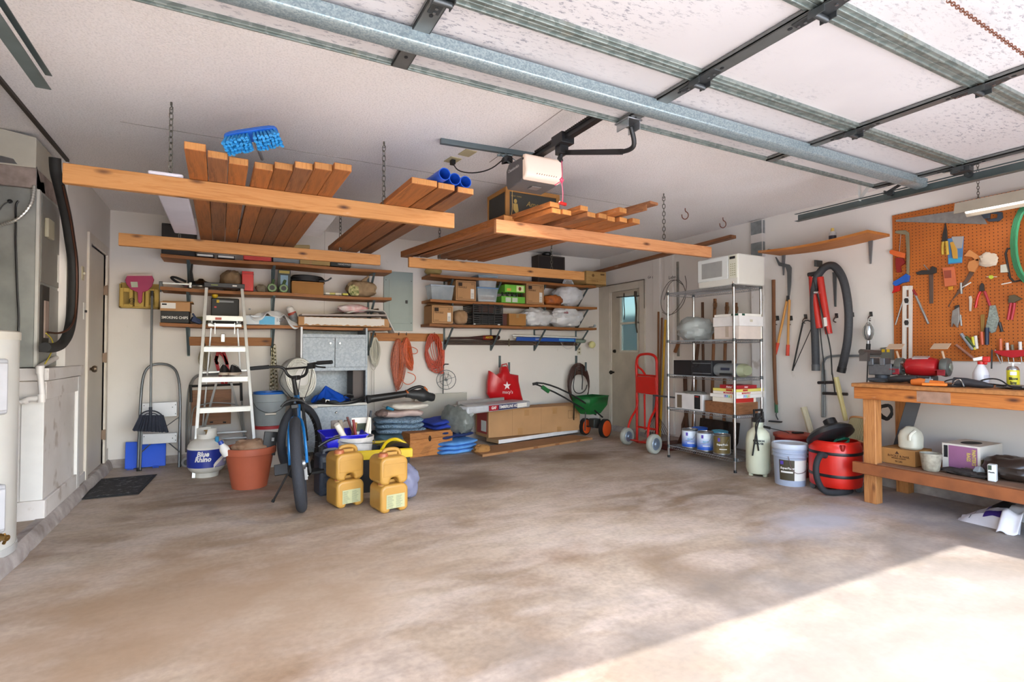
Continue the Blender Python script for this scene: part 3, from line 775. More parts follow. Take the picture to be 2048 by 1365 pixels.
rc = part(op,'release_cord',m,plain('d0456a',.7))
m = MB(); m.cbox((x+.006,y,zt-.27),(.05,.02,.018),ry=8); part(rc,'pull_handle',m,RED,.004)
m = MB(); chain_mb((2.62,.78,2.33),(2.95,.70,2.20),.02,.0022,.006,m)
solo('pull_chain','thin rusty chain hanging across the upper right door section','chain',chain_mb(P(1895,0,z=2.3),P(2060,118,z=2.22),.016,.002,.005),plain('7a4c38',.7,.3))
# ---------------------------------------------------------------- alcove: air handler and water heater
HC = (-1.295,3.84); HR = .285
wh = thing('water_heater','tall white cylindrical water heater at the left edge, standing on the concrete ledge','water heater',(HC[0],HC[1],.08))
F = FR((HC[0],HC[1],0))
m = MB(F); m.lathe([(.25,.08),(HR-.01,.085),(HR,.1),(HR,1.22)],n=48); part(wh,'tank',m,plain('d9d8d2',.35,0,.05))
m = MB(F); m.lathe([(HR+.006,1.22),(HR+.006,1.262),(HR-.01,1.27),(.05,1.285)],n=48); part(wh,'top_cap',m,plain('e0dbcf',.4))
m = MB(F); m.lathe([(HR+.005,.08),(HR+.005,.12)],n=48); part(wh,'base_ring',m,plain('bcbcba',.4))
def ang(px,y=3.7): return None
A0 = 60
for z0,z1 in ((.83,1.12),(.22,.47)):
    m = MB(F); c = math.radians(66)
    M2 = F @ Matrix.Rotation(math.radians(54),4,'Z')
    m = MB(M2); m.box(-.06,.06,-HR-.03,-HR+.02,z0,z1); wp = part(wh,'element_cover',m,plain('c3c4c8',.4),.012)
    m = MB(M2); m.box(-.045,.045,-HR-.045,-HR-.03,z0+.02,z1-.02); part(wp,'raised_panel',m,plain('cdced3',.4),.008)
part(wh,'label',patch(HR,.95,1.14,-30,38,F=F),plain('e7eaf2',.5))
part(wh,'label',patch(HR,.975,1.0,-30,38,F=F,t=.002),plain('c9a060',.5),label='tan band on the white maker sticker')
part(wh,'label',patch(HR,1.0,1.04,-30,38,F=F,t=.0022),plain('6f8fc8',.5),label='blue band on the white maker sticker')
part(wh,'label',patch(HR,.55,.76,12,50,F=F),PAPER,label='white warning sticker with small print')
m = MB(F)
for k in range(16):
    if k % 5 < 1: continue
    p_ = patch(HR,.565+k*.0115,.569+k*.0115,14,46-(k*7%5),n=6,t=.0025,F=F); m.v += p_.v if not m.v else []; 
    if k == 1: m = p_
    else:
        b = len(m.v) - (0); m2 = p_; bb = len(m.v); m.v += m2.v; m.f += [tuple(bb+i for i in f)for f in m2.f]
part(wh,'small_print',m,plain('7a6a70',.6),kind='stuff')
m = MB(); c = P(28,1068,y=3.7); c = Vector((HC[0]+HR*.82,HC[1]-HR*.55,.205))
d = Vector((.8,-.45,0)).normalized()
m.cyl(c-d*.02,c+d*.035,.016,n=12); m.cyl(c+d*.03,c+d*.05,.022,n=12); m.cyl(c+d*.05,c+d*.09,.013,.016,n=12); m.tube([c+d*.07+Vector((0,0,.02)),c+d*.085+Vector((0,0,.0)),c+d*.07-Vector((0,0,.03))],.008,6)
part(wh,'drain_valve',m,BRASS)
# air handler
AX,AY0,AY1,AZ0,AZ1 = -1.10,4.53,5.28,1.055,2.22
ah = thing('air_handler','grey sheet metal air handler cabinet standing on the white platform in the alcove','air handler',(-1.4,4.9,AZ0))
m = MB(); m.box(-1.75,AX,AY0,AY1,AZ0,AZ1); part(ah,'cabinet',m,plain('a0a19b',.5,.2,.3,7),.004)
m = MB(); m.box(AX-.012,AX+.006,AY0-.006,AY0+.03,AZ0,AZ1); part(ah,'corner_flange',m,plain('c6c4bb',.5),.002)
m = MB(); m.box(AX,AX+.006,AY0+.05,AY1-.12,1.62,AZ1-.02); pa = part(ah,'access_panel',m,plain('85827a',.5),.002)
m = MB(); m.box(AX,AX+.006,AY0+.25,AY1-.02,AZ0+.12,1.60); part(ah,'access_panel',m,plain('98958d',.5),.002)
m = MB(); m.box(AX+.006,AX+.03,AY0+.1,AY0+.24,1.93,2.06); part(pa,'control_box',m,plain('aba58e',.5),.006)
m = MB(); m.box(AX+.006,AX+.008,AY1-.32,AY1-.26,1.66,1.86); part(pa,'sticker',m,PAPER)
m = MB(); m.lathe([(.045,0),(.045,.002)],(AX+.002,AY1-.06,1.95),n=20,M=Matrix.Rotation(math.pi/2,4,'Y')); part(ah,'round_sticker',m,plain('5a5a9a',.5))
m = MB(); m.box(AX+.0,AX+.012,AY0+.06,AY0+.22,AZ0+.1,1.6); part(ah,'open_compartment',m,plain('37322d',.8))
m = MB(); m.box(AX+.012,AX+.02,AY0+.1,AY0+.18,1.25,1.5); part(ah,'warning_label',m,plain('a08c80',.7))
m = MB(); m.box(AX+.006,AX+.012,AY1-.2,AY1-.17,1.38,1.52); part(ah,'latch',m,BLACK)
m = MB(); m.box(-1.8,AX-.005,AY0-.03,AY1,AZ1,AZ1+.13); part(ah,'plenum_collar',m,worn_white()if 0 else plain('a9988f',.8,0,.45,16),.004)
m = MB(); m.ext([(-1.85,AY0-.035,AZ1+.13),(AX-.01,AY0-.035,AZ1+.13),(AX-.01,AY0-.035,ZC-.03),(-1.3,AY0-.035,ZC),(-1.85,AY0-.035,ZC)],(0,.75,0)); pl = part(ah,'supply_plenum',m,plain('c8c2b2',.8,0,.1),.006)
m = MB(); m.ext([(AX-.24,AY0-.038,AZ1+.135),(AX-.1,AY0-.038,AZ1+.14),(AX-.12,AY0-.038,AZ1+.17),(AX-.24,AY0-.038,AZ1+.19)],(0,.003,0)); part(pl,'foil_tape',m,STEEL)
m = MB(); m.ext([(AX-.008,AY0-.03,AZ1+.0),(AX-.008,AY0+.16,AZ1+.01),(AX-.008,AY0+.12,AZ1+.08),(AX-.008,AY0+.05,AZ1+.06),(AX-.008,AY0-.03,AZ1+.14)],(.003,0,0)); part(pl,'foil_patch',m,plain('6f6b68',.5))
m = MB(); pts = [P(68,372,y=AY0-.03),P(67,388,y=AY0-.05),P(62,410,y=AY0-.06),P(45,432,y=AY0-.06),P(20,447,y=AY0-.05),P(-25,455,y=AY0-.03)]
m.tube(pts,.0095,10,sm=3); cv = part(ah,'flexible_conduit',m,plain('c7c6c0',.35,.7))
m = MB(); q = [pts[0].lerp(pts[1],.5)]
full = []
tmp = [Vector(p)for p in pts]
for _ in range(3):
    nn = [tmp[0]]
    for i in range(len(tmp)-1): nn += [tmp[i]*.75+tmp[i+1]*.25,tmp[i]*.25+tmp[i+1]*.75]
    tmp = nn + [tmp[-1]]
acc = 0
for i in range(len(tmp)-1):
    acc += (tmp[i+1]-tmp[i]).length
    if acc > .012:
        acc = 0; d = (tmp[i+1]-tmp[i]).normalized(); m.cyl(tmp[i]-d*.003,tmp[i]+d*.003,.0115,n=8)
part(cv,'conduit_ribs',m,plain('dedcd4',.3,.8),kind='stuff')
m = MB(); m.tube([P(x,y,y=AY0-.02)for x,y in((37,402),(31,410),(32,440),(31,480),(33,540),(35,590),(38,640),(36,668))],.006,7,sm=2)
part(ah,'black_cable',m,BLACK)
m = MB(); m.tube([P(x,y,y=AY0-.015)for x,y in((20,403),(8,408),(-8,430),(-20,460))],.003,6,sm=2); m.lathe([(.014,0),(.012,.008)],P(20,403,y=AY0-.002),n=14,M=Matrix.Rotation(math.pi/2,4,'X'))
part(ah,'grommet_wire',m,BLACK)
# insulated line
m = MB(); hp = [(110,316),(111,345),(118,370),(125,400),(134,440),(140,480),(146,520),(147,560),(146,600),(143,640),(136,672),(122,692),(103,697),(90,695)]
m.tube([P(a_,b_,x=-1.01 if b_<685 else-1.03)for a_,b_ in hp],.032,12,sm=2)
hz = solo('insulated_pipe','thick black insulated refrigerant pipe bowing down beside the air handler','pipe',m,plain('2b2a28',.7,0,.35,14))
m = MB(); m.tube([P(a_+7,b_,x=-.985)for a_,b_ in hp[2:10]]+[P(138,660,x=-.985),P(118,668,x=-1.03),P(95,665,x=-1.06)],.007,7,sm=2)
solo('copper_line','thin copper line running down along the black insulated pipe','pipe',m,plain('553628',.5,.5))
m = MB(); m.tube([P(a_,b_,x=-1.04)for a_,b_ in((92,667),(104,678),(107,695),(100,712),(90,728))],.004,6,sm=2)
solo('yellow_wire','yellow ground wire looping out of the air handler base','wire',m,plain('c9b63c',.5))
m = MB(); pp = [P(a_,b_,y=4.40)for a_,b_ in((41,805),(60,798),(83,797),(84,788),(80,740),(76,738))]
m.tube([pp[0],pp[1],pp[2]],.017,10); m.tube([pp[2]+Vector((.0,0,-.01)),pp[3],pp[4]],.017,10)
q = P(76,736,y=4.44); m.tube([pp[4],q,P(112,716,x=-1.08)],.017,10)
for a_,b_ in ((pp[2],1),(pp[4],1)): m.cyl(a_-Vector((0,0,.025)),a_+Vector((0,0,.025)),.022,n=12)
m.cyl(P(48,803,y=4.4),P(56,800,y=4.4),.022,n=12)
solo('drain_pipe','white plastic condensate drain pipe elbowing down the platform front','pipe',m,plain('dcd7d2',.4))
m = MB(); c = P(124,714,x=-1.1); m.box(c.x-.05,c.x+.03,c.y-.03,c.y+.05,1.05,1.16)
solo('wood_block','pale wood block beside the black pipe on the platform','block',m,plain('cbb081',.6),None,.003)
for px,py,hh,l in ((165,547,.11,'beige switch plate left of the side door frame, upper one'),(168,623,.14,'white switch plate with dark toggle beside the door frame')):
    c = P(px,py,x=XL); c.y = min(c.y,5.6)
    t = thing('switch_plate',l,'switch',(XL,c.y,c.z)); m = MB(); m.box(XL,XL+.006,c.y-.035,c.y+.035,c.z-hh/2,c.z+hh/2)
    part(t,'plate',m,plain('cdc4a4',.5)if hh<.12 else WHITE,.002); m = MB(); m.box(XL+.005,XL+.02,c.y-.006,c.y+.006,c.z-.01,c.z+.01); part(t,'toggle',m,BLACK if hh>.12 else CREAM,.002)
# mat
t = thing('door_mat','black rubber mat with embossed flecks lying at the foot of the left door','mat',(-.82,5.8,0))
m = MB(); a,b,c,d = (-1.0,5.56,.004),(-.63,5.18,.004),(-.6,6.1,.004),(-.98,6.28,.004)
a,b,c,d = P(163,1000,z=.004),P(278,989,z=.004),P(314,950,z=.004),P(198,960,z=.004)
m.ext([a,b,c,d],(0,0,.006)); part(t,'rubber_sheet',m,RUB,.002)
a2 = N('mat_pattern',.8); a2.col(a2.ramp(a2.noise(22,6,rough=.8),[(.55,'2d2d2f'),(.62,'77777a')])); a2.bump(a2.noise(30,4),.6,.01)
cc = (a+b+c+d) / 4; m = MB(); m.ext([cc+(q-cc)*.9+Vector((0,0,.006))for q in(a,b,c,d)],(0,0,.003)); part(t,'textured_field',m,a2.m)
# ---------------------------------------------------------------- wall shelves
BRK = plain('5f6d70',.5,.4,.15,12)
def shelf(x0,x1,z,xs,label,mat=W_SH,y0=6.25,t=.032,sag=.02):
    th = thing('shelf',label,'shelf',((x0+x1)/2,6.42,z-t),'wooden shelves on the back wall')
    m = MB(); n = 16
    def fn(u,v):
        w_ = abs(math.sin(u*math.pi*(len(xs)-1))) if len(xs) > 1 else 0
        x = x0 + (x1-x0) * u; yy,zz = ((y0,0),(6.59,0),(6.59,-t),(y0,-t))[int(round(v*4))%4]
        return Vector((x,yy,z+zz-sag*w_*.6))
    m.grid(fn,n,4,cv=True); b = len(m.v)
    m.f += [(0,1,2,3),(b-1,b-2,b-3,b-4)]
    part(th,'board',m,mat)
    for x in xs:
        m = MB(); zt = z - t - .002
        m.beam((x,6.592,zt),(x,6.592,zt-.30),.024,.006,(0,1,0)); m.beam((x,6.29,zt-.004),(x,6.59,zt-.004),.024,.006); m.beam((x,6.29,zt-.008),(x,6.586,zt-.285),.024,.012)
        part(th,'bracket',m,BRK,.001)
    return th
LX = [P(375,600,y=6.3).x,P(548,600,y=6.3).x,P(748,600,y=6.3).x]
shelf(-.59,1.71,2.125,LX,'top shelf of the left set, mostly hidden by the rear rack beam')
shelf(-.59,1.71,1.80,LX,'middle shelf of the left set, carrying the red box and the coiled black cable')
shelf(-.59,1.71,1.445,LX,'lowest shelf of the left set, carrying smoking chips box and torn white carton')
RX_ = [P(a,655,y=6.3).x for a in(905,1001,1090,1175)]
shelf(2.19,4.70,2.115,RX_,'top shelf of the right set, with the wooden wine crate at its end',sag=.012)
shelf(2.19,4.72,1.805,RX_,'middle shelf of the right set, with clear bins and the green drinks case',sag=.012)
shelf(2.18,4.71,1.505,RX_,'lowest shelf of the right set, with the black crates and plastic bags',sag=.012)
Z1,Z2,Z3 = 2.126,1.801,1.446
R1,R2,R3 = 2.116,1.806,1.506
def sb(px0,px1,pyt,zb,y):
    pm = (px0+px1) / 2
    z1 = P(pm,pyt,y=y).z
    pyb = pyt + 20
    return P(px0,pyb,y=y).x,P(px1,pyb,y=y).x,zb,max(z1,zb+.02)
def lid_box(name,label,cat,x0,x1,y0,y1,z0,z1,mat,group=None,flaps=True,tape=True,txt=None):
    """cardboard carton: body, open or taped flaps, tape, print"""
    t = thing(name,label,cat,((x0+x1)/2,(y0+y1)/2,z0),group)
    part(t,'body',MB().box(x0,x1,y0,y1,z0,z1),mat,.002)
    ym = (y0+y1) / 2
    if flaps:
        m = MB(); m.beam((x0+(x1-x0)/2,y0+(ym-y0)*.5,z1+.012),(x0+(x1-x0)/2,y0+(ym-y0)*.5+.001,z1+.012),x1-x0,.002)
        m = MB(); m.ext([(x0,y0,z1),(x0,ym-.01,z1+.02),(x0,ym-.01,z1+.023),(x0,y0,z1+.003)],(x1-x0,0,0)); part(t,'flap',m,mat)
        m = MB(); m.ext([(x0,y1,z1),(x0,ym+.01,z1+.03),(x0,ym+.01,z1+.033),(x0,y1,z1+.003)],(x1-x0,0,0)); part(t,'flap',m,mat)
    if tape:
        m = MB(); xm = (x0+x1) / 2; m.box(xm-.02,xm+.02,y0-.001,y0,z1-(z1-z0)*.35,z1); part(t,'tape',m,plain('a08050',.3))
    return t
# --- breaker panel, rails
bp = thing('breaker_panel','grey electrical breaker panel with a closed door on the back wall','breaker panel',(1.75,6.59,1.4))
x0,x1,z0,z1 = rb(768,544,826,662,6.57)
part(bp,'cover',MB().box(x0,x1,6.575,6.6,z0,z1),plain('93a09b',.45,.1,.06),.003)
a0,a1,b0,b1 = x0 + .065,x1 - .05,z0 + .09,z1 - .1
part(bp,'door',MB().box(a0,a1,6.57,6.576,b0,b1),plain('93a09b',.45,.1,.06),.002)
part(bp,'latch',MB().box(a1-.05,a1-.02,6.562,6.57,(b0+b1)/2-.02,(b0+b1)/2+.02),BLACK,.003)
for (xx,zz) in ((x0+.025,z1-.11),(x1-.02,z1-.11),(x0+.03,z1-.37),(x1-.02,z0+.1)):
    m = MB(); m.lathe([(.006,0),(.004,.003)],(xx,6.575,zz),n=8,M=Matrix.Rotation(math.pi/2,4,'X')); part(bp,'screw',m,DGREY)
for rc,l in (((378,675,546,692),'pine rail board behind the aluminium stepladder, holding ropes'),((742,667,886,683),'pine rail board below the breaker panel, holding orange cords')):
    x0,x1,z0,z1 = rb(*rc,6.57); solo('rail_board',l,'board',MB().box(x0,x1,6.565,6.6,z0,z1),W_CRT,'hook rail boards on the back wall',.003)
# --- broom holder, dustpan, broom
x0,x1,z0,z1 = rb(239,566,318,617,6.52)
t = thing('tool_holder','yellow wooden holder with three slots on the wall near the left corner','tool holder',((x0+x1)/2,6.55,z0))
m = MB(); m.box(x0,x1,6.575,6.6,z0,z1); m.box(x0,x0+.012,6.5,6.6,z0,z1-.02); m.box(x1-.012,x1,6.5,6.6,z0,z1-.02); m.box(x0,x1,6.5,6.6,z0,z0+.015); part(t,'back',m,plain('b79a4c',.6,0,.12,10),.002)
wd = (x1-x0)
for i,(a,b) in enumerate(((0.02,.34),(.38,.62),(.66,.98))):
    m = MB(); A,B = x0 + wd * a,x0 + wd * b; zt = z1 - .06
    if i == 1: m.box(A,B,6.503,6.513,z0+.015,zt-.01)
    else:
        c0,c1 = A + (B-A) * .28,B - (B-A) * .28
        m.box(A,c0,6.49,6.502,z0+.012,zt); m.box(c1,B,6.49,6.502,z0+.012,zt); m.box(c0,c1,6.49,6.502,zt-.04,zt); m.box(c0,c1,6.49,6.502,z0+.012,z0+.035)
    part(t,'slot_panel',m,plain('c2a24a',.55,0,.1,10),.003)
m = MB(); c = P(264,603,y=6.49)
for k in range(3): m.tube([c+Vector((math.cos(q)*.022,0,math.sin(q)*.02+(k-1)*.012))for q in[i*.6 for i in range(10)]],.0025,5,sm=1)
part(t,'painted_coil',m,INK)
dp = thing('dustpan','dark pink dustpan hanging upside down in the yellow wall holder','dustpan',P(278,600,y=6.47))
out = [(254,552),(304,552),(307,566),(303,580),(290,586),(281,588),(281,601),(277,601),(276,588),(265,584),(253,572),(251,562)]
out = [(254,551),(304,551),(308,560),(304,573),(296,581),(285,585),(284,604),(280,608),(276,604),(275,585),(262,579),(254,571),(250,561)]
part(dp,'pan',tr(out,(0,.02,0),y=6.455),plain('a8265a',.4),.004)
part(dp,'lip',tr([(254,549),(304,549),(304,552),(254,552)],(0,.012,0),y=6.45),plain('c9b2a8',.4))
m = tr([(261,564),(275,564),(276,575),(263,575)],(0,.002,0),y=6.453); part(dp,'sticker',m,plain('b9c0a8',.5))
br = thing('broom','angled broom with dark blue bristles and long grey handle, leaning by the step ladder','broom',P(305,862,y=6.3))
a,b = P(304,590,y=6.45),P(301,828,y=6.22)
part(br,'handle',MB().tube([a,b],.0105,10),plain('83878a',.4,.5))
part(br,'handle_cap',MB().tube([a+Vector((0,0,.04)),a-Vector((0,0,.03))],.013,10),BLACK)
m = MB(); rng = random.Random(2)
top = [P(x,832+abs(x-301)*.02,y=6.2)for x in(277,289,301,314,327)]
for i in range(60):
    u = (i+rng.random()) / 60; p0 = P(280+46*u,831,y=6.2+rng.uniform(-.015,.015)); p1 = P(265+71*u,862+3*u+rng.uniform(-1,1),y=6.17+rng.uniform(-.03,.03))
    m.tube([p0,p1],[.006,.0085],5)
part(br,'bristles',m,plain('2c3140',.8,0,.3,60),kind='stuff')
m = MB(); m.tube([P(x,y,y=6.2)for x,y in((277,838),(282,828),(292,823),(301,822),(312,823),(322,829),(328,837))],.006,8,sm=2); m.tube([P(x,y,y=6.2)for x,y in((287,832),(296,826),(301,830),(307,826),(317,832))],.004,8,sm=2); m.tube([P(278,832,y=6.2),P(327,834,y=6.2)],.008,8); m.tube([P(301,832,y=6.2),P(301,815,y=6.22)],.014,10)
part(br,'frame',m,plain('262b38',.5))
# --- blue folded panel, small step ladder
bl_ = thing('blue_board','flat bright blue plastic panel standing on the floor behind the small step ladder','panel',P(290,938,z=0))
q = [P(249,886,y=6.5),P(331,880,y=6.5),P(331,935,y=6.5),P(248,941,y=6.42)]
q = [P(251,885,y=6.5),P(332,884,y=6.5),P(331,932,y=6.42),P(249,939,y=6.40)]
part(bl_,'panel',MB().ext(q,(0,.02,0)),plain('1b5ae0',.4,0,.04),.004)
m = MB(); m.cyl(P(254,939,y=6.41),P(267,939,y=6.41),.012,n=8); part(bl_,'foot',m,plain('1b4dc0',.4)); m = MB(); m.cyl(P(305,935,y=6.41),P(318,934,y=6.41),.012,n=8); part(bl_,'foot',m,plain('1b4dc0',.4))
sl = thing('step_ladder','small folding two-tread step ladder with an arched grey tube handle, against the wall','ladder',P(320,940,z=0))
TB = plain('7d8184',.35,.7,.2,20)
m = MB(); m.tube([P(x,y,y=yy)for x,y,yy in((276,940,6.34),(278,880,6.37),(281,800,6.42),(286,750,6.46),(298,732,6.49),(320,727,6.5),(344,732,6.49),(357,750,6.46),(361,800,6.42),(359,880,6.37),(358,936,6.32))],.0125,10,sm=2)
part(sl,'arched_frame',m,TB)
for i,(t0,t1) in enumerate(((806,837),(868,890))):
    m = MB(); yy = 6.36 - i * .04
    m.ext([P(284-i*2,t0+1,y=yy),P(354,t0-2,y=yy),P(354,t1-4,y=yy),P(283-i*2,t1,y=yy)],(0,.03,0)); sp = part(sl,'tread',m,plain('bcbec2',.4,.4),.003)
    for px_,py_ in ((288,t0+6),(345,t0+9),(351,t0+4),(351,t1-9)):
        m = MB(); m.lathe([(.005,0),(.004,.003)],P(px_,py_,y=yy),n=8,M=Matrix.Rotation(math.pi/2,4,'X')); part(sp,'rivet',m,DGREY)
m = MB(); m.tube([P(280,940,y=6.28),P(283,862,y=6.3)],.010,8); part(sl,'front_leg',m,TB)
m = MB(); m.tube([P(361,936,y=6.36),P(360,812,y=6.44)],.010,8); part(sl,'front_leg',m,TB)
m = MB(); m.tube([P(283,905,y=6.3),P(310,880,y=6.36)],.006,6); m.tube([P(360,905,y=6.3),P(330,880,y=6.38)],.006,6); m.tube([P(282,846,y=6.38),P(320,862,y=6.4),P(358,835,y=6.38)],.005,6); part(sl,'brace',m,TB)
m = MB()
for a_,b_ in ((276,940),(280,941)): c = P(a_,b_,y=6.3); m.cyl(c-Vector((0,0,.02)),c+Vector((0,0,.015)),.014,n=8)
c = P(359,936,y=6.33); m.cyl(c-Vector((0,0,.02)),c+Vector((0,0,.015)),.014,n=8); part(sl,'rubber_foot',m,BLACK)
# --- aluminium A-frame ladder
lad = thing('stepladder','tall white aluminium stepladder with four treads in front of the left shelves','ladder',(-.05,6.0,0))
LY = lambda py: 6.16 - (py-575) / 320 * .38     # front rails lean towards the camera
def LP(px,py,dy=0): return P(px,py,y=LY(py)+dy)
RAIL = plain('dcdcd6',.4,.3,.1,16)
for a_,b_ in (((413,577),(392,885)),((484,577),(507,866))):
    m = MB(); p0,p1 = LP(*a_),LP(*b_); p1 = p0 + (p1-p0) * (p0.z/(p0.z-p1.z)); m.beam(p0,p1,.028,.05,(0,1,0)); part(lad,'side_rail',m,RAIL,.002)
m = MB(); p0,p1 = LP(412,571),LP(486,571); x0,x1 = p0.x - .015,p1.x + .015; zt = p0.z
m.box(x0,x1,LY(575)-.06,LY(575)+.1,zt-.02,zt+.025); tc = part(lad,'top_cap',m,plain('3c3d40',.5),.006)
m = MB(); m.box(x0+.25,x0+.29,LY(575)-.062,LY(575)-.06,zt-.005,zt+.008); part(tc,'sticker',m,PAPER)
m = MB(); m.box(x0+.06,x0+.12,LY(575)-.062,LY(575)-.06,zt-.003,zt+.004); part(tc,'sticker',m,plain('9aa84a',.5))
for i,(l,r,t0,t1) in enumerate(((412,487,631,640),(406,491,694,702),(402,496,755,764),(398,502,817,829))):
    p0,p1 = LP(l,t0,-.03),LP(r,t0,-.03); z = p0.z; m = MB()
    m.box(p0.x,p1.x,p0.y,p0.y+.09,z-.006,z); m.box(p0.x,p1.x,p0.y,p0.y+.004,z-.05,z-.006)
    s_ = part(lad,'tread',m,RAIL,.001)
    if i == 0:
        m = MB(); m.box(p0.x+.08,p0.x+.135,p0.y-.001,p0.y,z-.042,z-.018); part(s_,'maker_badge',m,plain('c06050',.5))
p = LP(450,646,.12); m = MB(); q0,q1 = LP(413,646,.0),LP(486,647,.0); m.box(q0.x+.01,q1.x-.01,6.2,6.24,q0.z-.03,q0.z); m.beam(q0+Vector((.02,0,.01)),q0+Vector((.07,-.03,-.02)),.008,.008); m.beam(q0+Vector((.075,-.03,.0)),q0+Vector((.075,-.03,-.11)),.006,.006); m.beam(q1+Vector((-.02,0,.01)),q1+Vector((-.07,-.03,-.02)),.008,.008); m.beam(q1+Vector((-.075,-.03,0)),q1+Vector((-.075,-.03,-.11)),.006,.006)
part(lad,'tool_tray',m,ALU)
for a_,b_ in (((433,765),(407,862)),((462,765),(486,862))):
    m = MB(); p0,p1 = P(*a_,y=6.3),P(*b_,y=6.46); p1 = p0 + (p1-p0) * (p0.z/(p0.z-p1.z)); p1.y = min(p1.y,6.5); m.beam(p0,p1,.022,.022,(0,1,0)); part(lad,'rear_rail',m,ALU,.002)
m = MB(); m.beam(P(424,637,y=6.3),P(405,862,y=6.46),.016,.016,(0,1,0)); m.beam(P(474,637,y=6.3),P(488,862,y=6.46),.016,.016,(0,1,0)); part(lad,'rear_rail',m,ALU,.002)
for t0 in (744,866,878):
    m = MB(); a,b = P(404,t0+2,y=6.4),P(494,t0-3,y=6.4); m.beam(a,b,.02,.02); part(lad,'rear_bar',m,ALU,.002)
for k,(px_,l) in enumerate(((449,'left shoe of the black pair on the second lowest ladder tread'),(471,'right shoe of the black pair on the second lowest ladder tread'))):
    c = LP(px_,748,-.01)
    sh = thing('shoe',l,'shoe',c,'black shoes on the stepladder'); z = c.z - .01
    F = FR((c.x,c.y,z),175-k*14)
    m = MB(F); m.grid(lambda u,v:Vector((math.cos(u*6.283)*(.045+.008*math.sin(u*6.283)),math.sin(u*6.283)*.13,.0+(.026 if v>.5 else 0))),20,2,cu=True)
    m.f += [tuple(range(0,40,2))[::-1],tuple(range(1,40,2))]; part(sh,'sole',m,plain('c9b9a8',.6),.004)
    m = MB(F); m.grid(lambda u,v:Vector((math.cos(u*6.283)*.043*(1-.5*v*v),math.sin(u*6.283)*.125*(1-.42*v)+.03*v*v,.026+v*(.055+.02*math.sin(u*6.283)))),20,7,cu=True); part(sh,'upper',m,plain('1e1d1e',.6))
    m = MB(F)
    for j in range(3): m.tube([(-.022,-.02-j*.022,.075-j*.012),(0,-.025-j*.022,.09-j*.012),(.022,-.02-j*.022,.075-j*.012)],.003,5)
    m.tube([(0,-.02,.09),(.03,-.02,.11),(.045,-.04,.08)],.002,5,sm=1); part(sh,'laces',m,DGREY)
# --- folded luggage carts and folding seat behind the ladder
ct = thing('folding_cart','folded metal luggage cart with small grey wheels behind the stepladder','cart',P(375,915,z=0)if 0 else(-.2,6.45,0))
TG = plain('9b9b98',.35,.7,.15)
m = MB(); m.tube([P(x,y,y=6.42)for x,y in((372,905),(373,830),(376,780),(384,758),(400,748),(440,748))],.009,8,sm=2); part(ct,'frame_tube',m,TG)
m = MB(); m.tube([P(x,y,y=6.38)for x,y in((376,900),(378,830),(381,775),(388,757),(402,750),(478,751),(483,775),(485,862))],.009,8,sm=2); part(ct,'frame_tube',m,TG)
m = MB(); m.tube([P(x,y,y=6.36)for x,y in((381,880),(384,825),(392,812),(406,810),(420,806),(440,806),(470,808),(480,815),(484,862))],.007,8,sm=2); part(ct,'frame_tube',m,TG)
m = MB(); m.tube([P(381,770,y=6.37),P(382,805,y=6.37)],.013,8); m.tube([P(482,766,y=6.37),P(483,802,y=6.37)],.013,8); m.tube([P(383,773,y=6.37),P(480,769,y=6.37)],.012,8); part(ct,'black_grip',m,BLACK)
for px_ in (374,):
    m = MB(); c = P(px_,925,y=6.3); m.lathe([(.035,-.014),(.05,-.012),(.05,.012),(.035,.014)],c,n=20,M=Matrix.Rotation(math.pi/2,4,'X')); w_ = part(ct,'wheel',m,plain('9c9c9c',.6)); m = MB(); m.lathe([(.03,-.016),(.03,.016)],c,n=16,M=Matrix.Rotation(math.pi/2,4,'X')); part(w_,'hub',m,DGREY)
m = MB(); m.tube([P(390,925,y=6.32),P(470,915,y=6.34)],.007,8); part(ct,'axle',m,TG)
pl = thing('plywood_board','brown plywood board seen behind the treads of the stepladder','board',P(430,850,y=6.5))
m = MB(); x0,x1,z0,z1 = rb(383,780,462,850,6.5); m.box(x0,x1,6.49,6.51,z0,z1); part(pl,'sheet',m,W_PB,.002)
m = MB()
for px_ in (420,446): m.cyl(P(px_,845,y=6.485),P(px_+6,845,y=6.485),.008,n=8)
part(pl,'clip',m,BLACK)
# rope and harness on the rail
def skein(name,label,cat,pts,r,loops,spread,mat,seed,group=None,y=6.53,n=5):
    """a hung bundle: many loops between a top peg and the bottom, widening by spread"""
    rng = random.Random(seed); m = MB()
    (tx,ty),(bx_,by) = pts
    loops = int(loops*1.9)
    for i in range(loops):
        w = spread * rng.uniform(.08,1.0); b = by + rng.uniform(-.22,.0) * (by-ty); ox = rng.uniform(-.2,.2) * spread; yy = y + rng.uniform(-.03,.025)
        m.tube([P(tx+rng.uniform(-1.5,1.5),ty,y=yy),P(tx-w*.8+ox,ty+(b-ty)*.3,y=yy-.01),P(tx-w+ox,ty+(b-ty)*.65,y=yy+rng.uniform(-.02,.01)),P(bx_+ox-w*.3,b,y=yy),
                P(bx_+ox+w*.4,b-1,y=yy),P(tx+w+ox,ty+(b-ty)*.62,y=yy-rng.uniform(-.02,.02)),P(tx+w*.7+ox,ty+(b-ty)*.28,y=yy)],r,n,True,2)
    return solo(name,label,cat,m,mat,group)
def peg_hook(px,py,y=6.565,label='dark screw hook'):
    pass
skein('rope_bundle','beige rope bundle hanging on the rail behind the left side of the stepladder','rope',((409,692),(411,742)),.004,10,12,plain('a59a82',.8),3)
skein('rope_bundle','white cotton rope skein hanging just left of the orange cords','rope',((750,672),(749,735)),.0045,16,12,plain('cfcbbd',.85),5)
